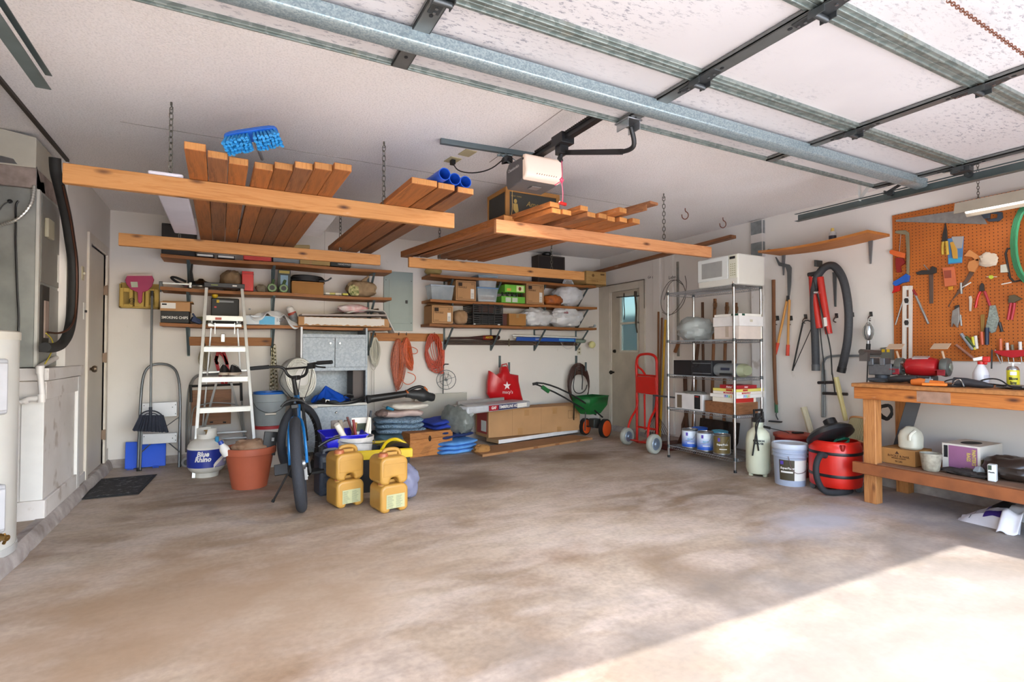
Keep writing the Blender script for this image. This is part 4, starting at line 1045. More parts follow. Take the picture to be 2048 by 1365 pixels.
m = MB(); m.tube([P(x,y,y=6.52)for x,y in((743,720),(740,732),(747,743),(752,735),(750,722))],.004,5,True,2); m.tube([P(748,742,y=6.53),P(748,800,y=6.53),P(749,822,y=6.5)],.0035,5); m.tube([P(744,742,y=6.55),P(743,790,y=6.55)],.003,5)
solo('dangling_rope','single thin rope end dangling below the white skein','rope',m,plain('b9b5aa',.85))
skein('extension_cord','long faded orange and brown extension cord bundle, leftmost of the orange cords','cord',((797,672),(795,784)),.0048,20,15,plain('c8653f',.5,0,.55,70),7,'extension cords hung on the rail')
skein('extension_cord','bright orange extension cord bundle in the middle, with a stray loop to its right','cord',((813,672),(822,742)),.0045,16,12,plain('e06022',.5,0,.45,70),11,'extension cords hung on the rail')
m = MB(); m.tube([P(x,y,y=6.5)for x,y in((808,695),(825,694),(836,700),(834,708),(822,708))],.0045,6,sm=2); m.tube([P(x,y,y=6.5)for x,y in((815,745),(830,750),(832,760),(820,770),(808,768),(802,755))],.0045,6,sm=2)
solo('cord_loop','stray orange cord loops sticking out of the middle orange bundle','cord',m,plain('dc5a1e',.5))
rng = random.Random(4); m = MB()
for i in range(26):
    s = rng.uniform(.72,1.0); ox,oy = rng.uniform(-3,3),rng.uniform(-4,6); yy = 6.53 + rng.uniform(-.04,.03); rot = rng.uniform(-.15,.15)
    pts = []
    for k in range(12):
        a = k * math.pi / 6; rx,ry = 19 * s,38 * s
        x = math.cos(a) * rx * (1.0 if math.sin(a)>0 else .8); y = math.sin(a) * ry
        pts.append(P(868+ox+x*math.cos(rot)-y*math.sin(rot),706+oy+(1-s)*-24+y+x*.2,y=yy))
    m.tube(pts,.0048,5,True,1)
for i in range(5): m.tube([P(862+i*4,675,y=6.49),P(860+i*5,700,y=6.48),P(873+i*3,735,y=6.48),P(878+i*2,752,y=6.49),P(884+i,735,y=6.5),P(885+i,700,y=6.5)],.0048,5,sm=2)
solo('extension_cord','large round red-orange extension cord coil, rightmost of the hung cords','cord',m,plain('d8502c',.5,0,.45,70),'extension cords hung on the rail')
for px_,py_ in ((409,690),(750,669),(797,668),(812,668),(868,668)):
    m = MB(); m.tube([P(px_,py_,y=6.565),P(px_,py_,y=6.53),P(px_+1,py_+4,y=6.51),P(px_+1,py_-3,y=6.495)],.0035,6,sm=1)
    solo('rail_hook','small dark hook carrying the '+{409:'beige rope behind the stepladder',750:'white cotton rope skein',797:'long faded cord bundle',812:'bright orange cord bundle',868:'round red-orange cord coil'}[px_],'hook',m,BLACK,'hooks on the rail boards')
m = MB(); cc = P(443,700,y=6.52)
for pts in ([(436,704),(432,722),(438,745),(446,770)],[(447,704),(453,722),(456,745),(452,768)],[(434,712),(431,722),(436,729)],[(438,705),(447,712),(455,730)],[(440,745),(450,742),(458,748)]):
    ps = [P(x,y,y=6.52)for x,y in pts]
    for i in range(len(ps)-1): m.beam(ps[i],ps[i+1],.03,.006,(0,1,0))
solo('harness_strap','red strap harness hanging behind the stepladder, above the black shoes','harness',m,plain('b01c24',.6))
m = MB(); p = P(446,672,y=6.56); m.box(p.x-.02,p.x+.02,6.545,6.565,p.z-.07,p.z+.02); solo('silver_clip','small chrome bracket fixed on the rail board behind the stepladder','bracket',m,CHROME,None,.006)
ch = thing('hanging_chain','heavy tow chain hung double from the shelf bracket, turning from grey to brass coloured','chain',P(548,775,y=6.48))
m = MB(); chain_mb(P(546,690,y=6.5),P(541,780,y=6.5),.05,.0045,.014,m); chain_mb(P(549,690,y=6.48),P(554,780,y=6.48),.05,.0045,.014,m); chain_mb(P(545,695,y=6.46),P(547,778,y=6.46),.05,.0045,.014,m)
part(ch,'chain_links',m,plain('8d8468',.4,.7,.25,9),kind='stuff')
# ---------------------------------------------------------------- things on the left shelves
def bagm(name,label,cat,c,d,mat,seed,group=None,amp=.14,fr=2.6,p=2.4,n=30):
    m = MB(); m.blob(c,d,seed,amp,fr,p,n); return solo(name,label,cat,m,mat,group)
def simple_case(name,label,cat,x0,x1,y0,y1,z0,z1,mat,extras=(),bevel=.006):
    t = thing(name,label,cat,((x0+x1)/2,(y0+y1)/2,z0)); part(t,'body',MB().box(x0,x1,y0,y1,z0,z1),mat,bevel)
    for nm,mb,mt in extras: part(t,nm,mb,mt)
    return t
y0 = 6.3
x0,x1,z0,z1 = sb(323,392,449,Z1,y0); m = MB(); m.box(x0+.02,x1-.02,y0-.001,y0,z0+.03,z1-.03)
simple_case('storage_case','black case on the left end of the top left shelf, behind a chain','case',x0,x1,y0,6.56,z0,z1,plain('2a2523',.6),[('panel',m,plain('33302e',.7))])
for (a,b,l) in ((392,428,'left white book edge on the top left shelf under the rear beam'),(434,470,'right white book edge on the top left shelf under the rear beam')):
    x0,x1,z0,z1 = sb(a,b,506,Z1,6.27); t = thing('book',l,'book',((x0+x1)/2,6.35,Z1),'flat books on the top left shelf')
    part(t,'cover',MB().box(x0,x1,6.26,6.48,Z1,Z1+.03),plain('3a3230',.6),.001); part(t,'pages',MB().box(x0+.01,x1-.01,6.257,6.3,Z1+.004,Z1+.024),PAPER)
x0,x1,z0,z1 = sb(487,543,508,Z1,6.26)
simple_case('storage_box','pinkish red plastic box under the rear beam on the top left shelf','box',x0,x1,6.255,6.5,Z1,Z1+.1,plain('d84840',.35),[('rim',MB().box(x0-.006,x1+.006,6.25,6.505,Z1+.085,Z1+.1),plain('c23a34',.35))])
x0,x1,z0,z1 = sb(546,600,508,Z1,6.3); simple_case('storage_box','grey flat box right of the red plastic box on the top left shelf','box',x0,x1,6.3,6.55,Z1,Z1+.09,GREY,[('lid',MB().box(x0-.004,x1+.004,6.295,6.555,Z1+.07,Z1+.092),LGREY)])
x0,x1,z0,z1 = sb(600,660,515,Z1,6.27); simple_case('flat_carton','flat yellowish carton on the top left shelf beside the dark book','box',x0,x1,6.27,6.5,Z1,Z1+.06,plain('b3945a',.7),[('tape',MB().box(x0+.1,x0+.12,6.269,6.27,Z1,Z1+.06),CARD)],.002)
x0,x1,z0,z1 = sb(661,702,522,Z1,6.27); simple_case('dark_book','dark book with white lettering on the spine, top left shelf','book',x0,x1,6.26,6.5,Z1,Z1+.045,plain('20241f',.5),[('lettering',text_mb('HANDYMAN',FY((x0+x1)/2+.04,6.258,Z1+.025),.026),PAPER)],.002)
m = MB(); m.cyl(P(600,470,y=6.3),P(614,471,y=6.3),.022,n=14); a = P(600,470,y=6.3); m = MB(); m.cyl((a.x-.25,6.45,Z1+.2),(a.x+.1,6.3,Z1+.2),.022,n=14)
m.box(a.x-.2,a.x-.02,6.35,6.5,Z1,Z1+.178); solo('paper_roll','pale paper roll end showing right of the wide board stack','roll',m,plain('cfb784',.7))
# shelf 2
t = thing('bar_clamp','chrome bar clamp lying on the left end of the middle left shelf','clamp',P(350,568,y=6.28))
m = MB(); m.beam((P(324,565,y=6.27).x,6.27,Z2+.035),(P(383,568,y=6.27).x,6.27,Z2+.035),.006,.014); part(t,'bar',m,STEEL); x = P(323,570,y=6.27).x
m = MB(); m.box(x-.02,x+.01,6.255,6.285,Z2-.03,Z2+.05); m.cyl((x-.005,6.27,Z2-.03),(x-.005,6.27,Z2-.055),.008,n=8); part(t,'jaw',m,DSTEEL,.003); x = P(381,570,y=6.27).x; part(t,'jaw',MB().box(x-.012,x+.012,6.25,6.29,Z2,Z2+.055),STEEL,.003)
t = thing('work_lamp','black clamp lamp with shiny dish lying on the middle left shelf','lamp',(P(395,570,y=6.35).x,6.35,Z2)); c = Vector((P(402,560,y=6.36).x,6.38,Z2+.02))
m = MB(); m.lathe([(.15,0),(.145,.02),(.10,.05),(.04,.07),(.02,.09)],c,n=28); part(t,'dish',m,plain('55585a',.25,.9)); m = MB(); m.lathe([(.155,-.004),(.155,.004)],c,n=28); part(t,'rim',m,CHROME)
m = MB(); m.tube([c+Vector((-.13,-.02,.05)),c+Vector((-.22,-.03,.09)),c+Vector((-.27,-.05,.085)),c+Vector((-.2,-.05,.03)),c+Vector((-.1,-.05,.0))],.012,8,sm=2); m.tube([c+Vector((-.08,0,.05)),c+Vector((-.09,0,.16)),c+Vector((-.08,0,.24))],[.02,.012,.008],8); part(t,'clamp',m,BLACK)
x0,x1,z0,z1 = sb(440,484,541,Z2,6.4); bagm('burlap_bag','brown burlap bag heaped behind the black top of the stepladder','bag',((x0+x1)/2,6.42,Z2),((x1-x0)/2,.12,(z1-Z2)/2),cloth('burlap','7a6249','9a8262'),4)
x0,x1,z0,z1 = sb(484,507,543,Z2,6.28); simple_case('metal_cash_box','bright red upright box on the middle left shelf','box',x0,x1,6.28,6.46,Z2,z1,plain('d01a1c',.35),[('lid_edge',MB().box(x0-.003,x1+.003,6.277,6.463,z1-.03,z1-.024),plain('a31416',.35))],.003)
bagm('paper_scraps','small brown crumpled scraps between the red box and green timers','scraps',(P(522,572,y=6.35).x,6.35,Z2),(.05,.05,.04),cloth('scraps','6d6150','958972'),8,n=18)
for px_,l in ((544,'left green plastic hose timer on the middle left shelf'),(567,'right green plastic hose timer, in front of the blister pack')):
    c = Vector((P(px_,575,y=6.3).x,6.3,Z2)); t = thing('hose_timer',l,'hose timer',c,'green hose timers on the left shelf'); RXm = Matrix.Rotation(math.pi/2,4,'X')
    m = MB(); m.lathe([(.05,-.03),(.052,0),(.045,.03)],c+Vector((0,0,.045)),n=8,M=RXm); part(t,'body',m,plain('7d9a68',.5),.003); m = MB(); m.lathe([(.026,.03),(.026,.036)],c+Vector((0,0,.045)),n=20,M=RXm); part(t,'dial',m,BLACK); m = MB(); m.cyl(c+Vector((.0,.02,.08)),c+Vector((.02,.06,.14)),.016,n=8); part(t,'fitting',m,plain('55704a',.5))
x0,x1,z0,z1 = sb(556,581,540,Z2,6.36); simple_case('blister_pack','blister pack card with blue picture standing on the middle left shelf','pack',x0,x1,6.36,6.40,Z2,z1,plain('37403a',.5),[('picture',MB().box(x0+.025,x1-.025,6.357,6.36,Z2+.05,z1-.06),plain('7ba0b8',.4)),('header',MB().box(x0+.01,x1-.01,6.357,6.36,z1-.04,z1-.01),plain('b8a24a',.5))],.002)
x0,x1,z0,z1 = sb(584,647,564,Z2-.01,6.27); t = lid_box('cardboard_box','low open cardboard box with black cable on top, middle left shelf','box',x0,x1,6.27,6.5,Z2-.01,z1,CARD2,flaps=False,tape=False)
part(t,'folded_lid',MB().box(x0-.004,x1+.004,6.26,6.275,z1-.012,z1),CARD2)
part(t,'folded_lid',MB().box(x0-.004,x0,6.26,6.5,Z2,z1),CARD2)
cx = (x0+x1) / 2; rng = random.Random(5); m = MB()
for i in range(7): m.tube([Vector((cx+math.cos(k*.5236)*(.18-.008*(i%4))+.01,6.38+math.sin(k*.5236)*.1,z1+.012+.008*i+(.012*math.cos(k*.52+2))))for k in range(12)],.009,6,True,1)
m.tube([(cx+.12,6.29,z1+.02),(cx+.2,6.28,z1+.02),(cx+.25,6.27,z1+.06)],.009,6,sm=1)
solo('coiled_cable','coiled thick black cable lying on the low cardboard box','cable',m,BLACK)
x0,x1,z0,z1 = sb(688,745,561,Z2,6.33); bagm('paper_bag','crumpled brown paper bag at the right of the middle left shelf','bag',((x0+x1)/2+.04,6.38,Z2),((x1-x0)/2,.12,(z1-Z2)/2),cloth('brown_bag','8a7358','b39a78'),12)
m = MB(); c = Vector((P(726,566,y=6.35).x,6.36,Z2+.17)); m.tube([c,c+Vector((.04,0,.05)),c+Vector((.07,0,.08))],[.03,.018,.012],8); solo('bag_twist','twisted neck of the brown paper bag pointing up right','bag',m,cloth('brown_bag2','8a7358','b39a78'))
bagm('packed_net','green and yellow patterned packet leaning on the brown paper bag','packet',(P(708,580,y=6.28).x,6.28,Z2),(.06,.025,.06),cloth('pattern_pack','5a6a30','d8cf9a',30),3,n=20)
for i,(px_,c_) in enumerate(((665,'b8b060'),(676,'d8d0b8'),(690,'c8c050'),(655,'e0dcd0'))):
    m = MB(); m.cbox((P(px_,586,y=6.27).x,6.275,Z2+.012),(.06,.04,.022),rz=10*i-12); solo('small_packet',('yellow packet lying at the front of the middle left shelf','cream packet lying beside the yellow one','lime packet nearest the brown bag','white packet nearest the cardboard box')[i],'packet',m,plain(c_,.5),'small packets on the middle left shelf',.003)
# shelf 3
x0,x1,z0,z1 = sb(321,378,622,Z3,6.27); ch_ = simple_case('smoking_chips_box','black box lettered smoking chips on the lowest left shelf','box',x0,x1,6.265,6.5,Z3,Z3+.115,plain('242321',.6,0,.3,40),[('lettering',text_mb('SMOKING CHIPS',FY((x0+x1)/2,6.264,Z3+.05),.036,bold=.0006,ax=.84),PAPER)],.002)
x0,x1,z0,z1 = sb(320,380,604,Z3,6.26); zb = Z3 + .116; t = lid_box('cardboard_box','shallow cardboard box with white label on the smoking chips box','box',x0,x1,6.262,6.52,zb,z1,CARD,flaps=False,tape=False)
part(t,'label',MB().box(x0+.005,x0+.13,6.261,6.262,zb+.025,z1-.012),PAPER); part(t,'print',MB().box(x0+.015,x0+.055,6.2605,6.261,z1-.035,z1-.02),INK); part(t,'flap',MB().box(x0+.015,x1+.02,6.32,6.54,z1,z1+.012),CARD2)
m = MB(); c = Vector((P(392,632,y=6.3).x,6.3,Z3))
m.tube([c+Vector((-.03,0,.1)),c+Vector((.0,0,.05)),c+Vector((.05,0,.01))],.01,6,sm=1); m.cbox(c+Vector((0,.02,.03)),(.09,.05,.05),rz=20,ry=20); solo('small_tools','small jumble of dark blue grip pliers beside the smoking chips box','tools',m,plain('3c4c74',.5),None,.004)
m = MB(); m.blob((P(402,635,y=6.33).x,6.36,Z3),(.06,.05,.035),22,.2,3,2.4,16); solo('rag_heap','small olive rag behind the stepladder rail on the lowest left shelf','rag',m,cloth('olive_rag','5c5a38','7a7648'))
x0,x1,z0,z1 = sb(422,478,597,Z3,6.36); ex = []
m = MB(); m.box(x0+.05,x1-.05,6.35,6.36,z1-.045,z1-.025); ex.append(('handle',m,GREY))
m = MB(); m.box(x0+.05,x0+.075,6.345,6.352,z1-.05,z1-.02); ex.append(('yellow_grip',m,YEL))
for a_,b_,c_ in ((.03,.06,YEL),(.35,.16,GREY),(.35,.05,GREY),(.03,.17,RED)): m = MB(); m.box(x0+a_,x0+a_+.02,6.352,6.36,Z3+b_,Z3+b_+.015); ex.append(('latch',m,c_))
simple_case('organizer_case','black tool organizer case standing on its edge, seen through the ladder','case',x0,x1,6.36,6.44,Z3,z1,plain('262726',.55),ex,.01)
m = MB(); c = Vector((P(430,592,y=6.39).x,6.39,z1+.0)); m.lathe([(.01,0),(.022,.008),(.03,.025),(.026,.045),(.012,.056)],c,n=14); solo('yellow_tape_measure','small round yellow plastic piece on top of the black organizer case','knob',m,YEL)
x0,x1,z0,z1 = sb(489,556,624,Z3,6.27); x1 = P(560,640,y=6.27).x
simple_case('printed_carton','white and light blue carton with printed side under a plastic sheet','box',x0,x1,6.27,6.5,Z3,Z3+.095,plain('d8dfe4',.6),[('blue_panel',MB().box(x0+.14,x0+.29,6.268,6.27,Z3+.004,Z3+.09),plain('58b4e0',.5)),('lettering',text_mb('107',FY(x0+.34,6.268,Z3+.05),.05),plain('5a5f70',.5))],.002)
m = MB(); xa = P(500,630,y=6.25).x; xb = P(597,640,y=6.25).x
def fold(u,v):
    x = xa + (xb-xa) * u; yy = 6.52 - v * .28
    z = Z3 + .10 + .05 * math.sin(u*3.1) ** 2 + .015 * noise.noise(Vector((u*9,v*5,1)))
    if u > .6: z -= (u-.6) * .23
    if v > .8: z -= (v-.8) * (.35*abs(math.sin(u*9))+.05); 
    return Vector((x,yy-.004*math.sin(u*30),max(z,Z3-.0 if v<.85 else Z3-.06)))
m.grid(fold,40,16); o = solo('plastic_sheet','crumpled translucent plastic sheet draped over the light blue carton','sheet',m,FILM); s_ = o.modifiers.new('solid','SOLIDIFY'); s_.thickness = .003
c = Vector((P(581,615,y=6.42).x,6.42,Z3)); t = thing('caulk_bottle','dirty bottle with white and red cap leaning behind the torn carton','bottle',c)
m = MB(); m.tube([c+Vector((.05,0,.0)),c+Vector((.02,0,.14))],[.05,.045],12); part(t,'body',m,plain('8a8d90',.5,0,.4,30)); m = MB(); m.tube([c+Vector((.02,0,.14)),c+Vector((-.01,0,.2)),c+Vector((-.015,0,.22))],[.04,.04,.02],12); part(t,'cap',m,WHITE); m = MB(); m.tube([c+Vector((.022,0,.125)),c+Vector((.012,0,.15))],.046,12); part(t,'red_band',m,plain('b5432c',.5))
x0,x1 = P(597,640,y=6.25).x,P(779,645,y=6.25).x
t = thing('long_carton','long flat carton with torn white face along the lowest left shelf','box',((x0+x1)/2,6.35,Z3)); part(t,'body',MB().box(x0,x1,6.255,6.5,Z3,Z3+.1),CARD,.002)
a = N('torn_white_paper',.8); a.col('ded9d2'); m = MB()
top = []; bot = []
for i in range(50):
    u = i / 49; x = x0 + .06 + (x1-x0-.12) * u; bot.append((x,6.2545,Z3+.03+.02*noise.noise(Vector((u*22,0,0)))-.016)); top.append((x,6.2545,Z3+.097-.004*math.sin(u*40)**2))
m.ext(bot+top[::-1],(0,-.0012,0)); part(t,'torn_paper',m,a.m)
m = MB(); a = Vector((P(600,628,y=6.3).x,6.3,Z3+.115)); b = Vector((P(770,632,y=6.3).x,6.34,Z3+.14)); m.beam(a,b,.22,.02); solo('flat_screen_box','flat grey pinkish panel box lying on the torn carton','box',m,plain('b0a5a0',.7),None,.003)
part_ = text_mb('HANDI-RACK',FY(P(616,628,y=6.19).x,6.185,Z3+.118),.02)
m = MB(); m.beam((P(640,628,y=6.42).x,6.42,Z3+.12),(P(758,616,y=6.42).x,6.44,Z3+.22),.02,.03); solo('window_slat','dark brown wooden slat rising behind the folded cloth','slat',m,plain('5a4436',.6),None,.002)
m = MB()
xa,xb = P(692,630,y=6.3).x,P(782,630,y=6.3).x
def cl(u,v):
    x = xa + (xb-xa) * u + .0; yy = 6.5 - .26 * v; z = Z3 + .155 + .035 * math.sin(u*3) + .012 * noise.noise(Vector((u*7,v*4,3)))
    if u > .82: z -= (u-.82) * 1.25; x += (u-.82) * .15
    return Vector((x,yy,z))
m.grid(cl,30,14); o = solo('dust_sheet','greyish white folded sheet drooping over the right end of the shelf','cloth',m,cloth('grey_sheet','b9b4ae','d2cdc7')); s_ = o.modifiers.new('solid','SOLIDIFY'); s_.thickness = .012
bagm('crumpled_cloth','pink and white crumpled cloth on the folded grey sheet','cloth',(P(707,628,y=6.3).x,6.32,Z3+.165),(.16,.08,.045),cloth('pink_white','e6dcd8','d89a9c',9),6,n=24,amp=.2)
# ---------------------------------------------------------------- things on the right shelves
c = R1; x0,x1,z0,z1 = sb(1076,1130,512,R1,6.4)
simple_case('speaker_box','dark brown speaker box on the top right shelf behind the chain','speaker',x0,x1,6.4,6.58,R1,z1,plain('3a2e28',.6),[('grille',MB().box(x0+.02,x1-.03,6.395,6.4,R1+.02,z1-.02),plain('2c2523',.8))])
bagm('black_cable_heap','small black cable heap lying on the speaker box behind the chain','cable',(P(1092,520,y=6.5).x,6.48,z1+.001),(.06,.06,.03),BLACK,5,n=16,amp=.25)
x0,x1,z0,z1 = sb(1166,1226,533,R1,6.3); t = thing('wine_crate','pale wooden wine crate with branded seal at the right end of the top shelf','crate',((x0+x1)/2,6.4,R1)); WC = wood('pale_crate_wood','cfa768','b98d50','x',knots=False)
x1 = 4.86; z1 = R1 + .2
part(t,'side',MB().box(x0,x1,6.22,6.235,R1+.002,z1),WC,.002); part(t,'side',MB().box(x0,x1,6.565,6.58,R1+.002,z1),WC,.002); part(t,'end',MB().box(x0,x0+.015,6.235,6.565,R1+.002,z1),WC); part(t,'end',MB().box(x1-.015,x1,6.235,6.565,R1+.002,z1),WC); part(t,'base',MB().box(x0,x1,6.22,6.58,R1+.001,R1+.012),WC)
m = MB(FY(x0+.12,6.219,R1+.14)); m.lathe([(.022,0),(.022,.001)],n=14); part(t,'seal',m,plain('7d5a30',.7)); part(t,'lettering',text_mb('COSTA',FY(x0+.15,6.218,R1+.06),.028,sp=1.3),plain('6b4a28',.7)); part(t,'stamp',MB().box(x0+.25,x0+.32,6.218,6.219,R1+.15,R1+.17),plain('6b4a28',.7))
bagm('folded_paper','yellowish paper packet on the left end of the top right shelf','packet',(2.28,6.4,R1),(.1,.1,.06),plain('a8925a',.8),3,n=16)
# shelf 2
def bin_(label,px0,px1,pyt,zb,y,depth,lidc,bodyc,content=None,taper=.02,group='plastic bins on the right shelves'):
    x0,x1,z0,z1 = sb(px0,px1,pyt,zb,y); t = thing('storage_bin',label,'bin',((x0+x1)/2,y+depth/2,zb),group); y1 = y + depth; q = taper
    m = MB(); vs = [(x0+q,y+q,zb),(x1-q,y+q,zb),(x1-q,y1-q,zb),(x0+q,y1-q,zb),(x0,y,z1-.015),(x1,y,z1-.015),(x1,y1,z1-.015),(x0,y1,z1-.015)]
    m.add(vs,[(3,2,1,0),(0,1,5,4),(1,2,6,5),(2,3,7,6),(3,0,4,7)]); part(t,'body',m,bodyc)
    m = MB(); m.box(x0-.006,x1+.006,y-.006,y1+.006,z1-.018,z1); part(t,'lid',m,lidc,.004)
    if content:
        for i in range(3): m = MB(); m.cbox(((x0+x1)/2,(y+y1)/2,zb+.02+i*.03),((x1-x0)*.72,depth*.7,.022),rz=i*3-3); part(t,'contents',m,content[i%len(content)])
    return x0,x1,z1
bin_('small clear bin with pale lid, leftmost on the middle right shelf',862,908,570,R2,6.27,.2,plain('aebccb',.4),FILMC,(DGREY,BLACK))
def fragile(label,px0,px1,pyt,zb,y,depth,sidelogo=False):
    x0,x1,z0,z1 = sb(px0,px1,pyt,zb,y); t = lid_box('moving_box',label,'box',x0,x1,y,y+depth,zb,z1,CARD,'printed moving boxes on the right shelves',tape=False)
    w_ = x1 - x0; h = z1 - zb; yy = y - .0012
    m = MB(); e = .004
    for a in ((x0+.015,x1-.015,zb+.015,zb+.015+e),(x0+.015,x1-.015,z1-.015-e,z1-.015),(x0+.015,x0+.015+e,zb+.015,z1-.015),(x1-.015-e,x1-.015,zb+.015,z1-.015)): m.box(a[0],a[1],yy,y,a[2],a[3])
    part(t,'printed_border',m,plain('3a2a1c',.8)); part(t,'printed_logo',MB().box(x0+.03,x0+.03+w_*.2,yy,y,z1-.07,z1-.025),plain('33251a',.8))
    part(t,'lettering',text_mb('FRAGILE',FY(x0+.03+w_*.22,yy,z1-.085),.026*w_/.23),plain('33251a',.8)); part(t,'lettering',text_mb('11',FY(x1-.05,yy,z1-.042),.035),plain('33251a',.8))
    part(t,'barcode_label',MB().box(x1-.03-w_*.16,x1-.028,yy-.0005,y,zb+.025,zb+.025+h*.5),PAPER)
    m = MB()
    for k in range(6): m.box(x1-.024-w_*.16,x1-.034,yy-.001,yy,zb+.03+k*h*.05,zb+.03+k*h*.05+.003)
    part(t,'barcode',m,INK,kind='stuff'); part(t,'small_print',MB().box(x0+.03,x0+.09,yy,y,zb+.035,zb+.04),plain('6a4c30',.8))
    return t
fragile('printed moving box on the middle right shelf, beside the clear bins',912,952,562,R2,6.25,.3)
fragile('printed moving box on the middle right shelf, right of the green case',1053,1088,569,R2,6.25,.3)
t_ = fragile('printed moving box with a torn side, leftmost on the lowest right shelf',864,906,612,R3,6.18,.3)
xx0,xx1,zz1 = bin_('lower clear bin with blue lid, full of papers, on the middle right shelf',955,996,575,R2,6.25,.28,plain('6d93bd',.4),FILMC,(PAPER,CARD,PAPER))
bin_('upper clear bin with grey-blue lid stacked on the bin of papers',957,995,551,zz1+.002,6.26,.26,plain('8fa9b8',.4),FILMC,(PAPER,))
x0,x1,z0,z1 = sb(1003,1050,582,R2,6.25)
t = thing('drinks_case','green case of drink bottles, lower one with dark bottle tops showing','drinks case',((x0+x1)/2,6.35,R2),'green drinks cases')
part(t,'tray',MB().box(x0,x1,6.25,6.5,R2,R2+.085),plain('6cb83c',.5),.002)
for i in range(5): m = MB(); x = x0 + .03 + i * (x1-x0-.06) / 4; m.lathe([(.024,0),(.024,.06),(.012,.1),(.012,.118),(.014,.12),(.014,.13)],(x,6.285,R2+.01),n=12); part(t,'bottle',m,plain('20331f',.25))
m = MB(); m.box(x0+.06,x0+.14,6.248,6.25,R2+.01,R2+.07); m.box(x0+.16,x0+.24,6.248,6.25,R2+.01,R2+.07); part(t,'label_panel',m,plain('cdd8c4',.5))
t = thing('drinks_case','upper bright green carton with printed red fruit panel','drinks case',((x0+x1)/2,6.35,R2+.141),'green drinks cases'); zz = R2 + .142
part(t,'carton',MB().box(x0+.05,x1,6.25,6.5,zz,zz+.1),plain('78c840',.5),.002); part(t,'printed_panel',MB().box(x1-.13,x1-.02,6.248,6.25,zz+.012,zz+.09),plain('dfe8b0',.5)); m = MB(FY(x1-.08,6.247,zz+.05)); m.lathe([(.026,0),(.026,.001)],n=14,sx=.8); part(t,'red_picture',m,plain('8a3a20',.5)); part(t,'printed_panel',MB().box(x0+.08,x0+.14,6.248,6.25,zz+.015,zz+.05),plain('d8b050',.5))
x0,x1,z0,z1 = sb(1096,1122,585,R2,6.28); m = MB(); m.blob(((x0+x1)/2,6.33,R2),((x1-x0)/2+.03,.09,.07),15,.15,2.4,3,22); solo('charcoal_packet','orange and brown packet lying left of the top white plastic bag','packet',m,cloth('orange_pack','c06a2c','6b3a22',6,.5))
def pbag(label,px0,px1,pyt,zb,y,dy,seed,txt=None,mat=None,ears=True):
    x0,x1,z0,z1 = sb(px0,px1,pyt,zb,y); t = thing('plastic_bag',label,'bag',((x0+x1)/2,y+dy,zb),'white plastic shopping bags on the right shelves'); c = ((x0+x1)/2,y+dy,zb); h = z1 - zb
    m = MB(); m.blob(c,((x1-x0)/2,dy,h*.42),seed,.16,2.2,2.2,40); part(t,'sack',m,mat or FILM)
    if ears:
        for s in (-1,1):
            m = MB(); b = Vector((c[0]+s*.05,c[1]-.02,zb+h*.7))
            m.grid(lambda u,v:b+Vector((s*.05*v*(1-v)*4*.5+(u-.5)*.07*(1-v*.5),.01*math.sin(u*9),v*h*.33+.01*math.sin(u*12))),8,6); o = part(t,'handle',m,mat or FILM); o.modifiers.new('s','SOLIDIFY').thickness = .002
    if txt: part(t,'lettering',text_mb(txt,FY(c[0]+txt_off,y-.012,zb+h*.62),.05,shear=.2,bold=.001),plain('8c2438',.5))
    return t
txt_off = 0
pbag('knotted white plastic bag holding a clear tub on the middle right shelf',1122,1172,560,R2,6.24,.15,31)
# shelf 3
x0,x1,z0,z1 = sb(912,939,620,R3,6.24); c = ((x0+x1)/2,6.33,R3)
m = MB(); m.blob(c,((x1-x0)/2,.09,(z1-R3)/2),9,.07,3,2.6,26); solo('paper_bundle','round brown paper wrapped bundle beside the black crates','bundle',m,cloth('kraft_wrap','9a7a58','b8987a'))
x0,x1,z0,z1 = sb(946,1006,608,R3,6.23); hh = (z1-R3) / 2
for i,l in enumerate(('lower black slatted plastic crate on the lowest right shelf','upper black slatted plastic crate stacked on its twin')):
    zb = R3 + i * hh; t = thing('plastic_crate',l,'crate',((x0+x1)/2,6.35,zb),'black plastic crates'); PC = plain('202124',.4)
    m = MB(); m.box(x0,x1,6.24,6.56,zb+.002,zb+.01); part(t,'base',m,PC)
    for k in range(5):
        z = zb + .012 + k * (hh-.02) / 5; m = MB(); m.box(x0,x1,6.232,6.238,z,z+(hh-.02)/5*.62); part(t,'slat',m,PC,.001)
        for xa_ in (x0,x1-.006): part(t,'slat',MB().box(xa_,xa_+.006,6.24,6.56,z,z+(hh-.02)/5*.62),PC,.001)
    m = MB()
    for x in (x0,x0+.12,(x0+x1)/2,x1-.13,x1-.012): m.box(x,x+.012,6.228,6.24,zb+.003,zb+hh-.004)
    m.box(x0-.003,x1+.003,6.225,6.57,zb+hh-.014,zb+hh-.010); part(t,'rib',m,PC,.001)
    m = MB(); m.box(x0+.1,x1-.12,6.27,6.5,zb+.02,zb+hh-.03); part(t,'contents',m,plain('6a3424' if i else '1a1a1c',.6))
for px_ in (949,998): m = MB(); m.cbox((P(px_,650,y=6.23).x,6.235,R3+.006),(.03,.01,.014)); solo('white_clip','small white clip at the %s foot of the lower black crate'%('left' if px_<960 else 'right'),'clip',m,WHITE,'white clips under the black crates')
x0,x1,z0,z1 = sb(1018,1052,628,R3,6.24); lid_box('cardboard_box','small plain cardboard box between black crates and white bags','box',x0,x1,6.24,6.45,R3,z1,CARD2,flaps=False)
x0,x1,z0,z1 = sb(1008,1018,628,R3,6.3); m = MB(); m.box(x0-.02,x1-.005,6.3,6.5,R3,z1); solo('dark_book','dark red brown box edge beside the black crates','box',m,plain('5a2c22',.6),None,.002)
txt_off = -.18
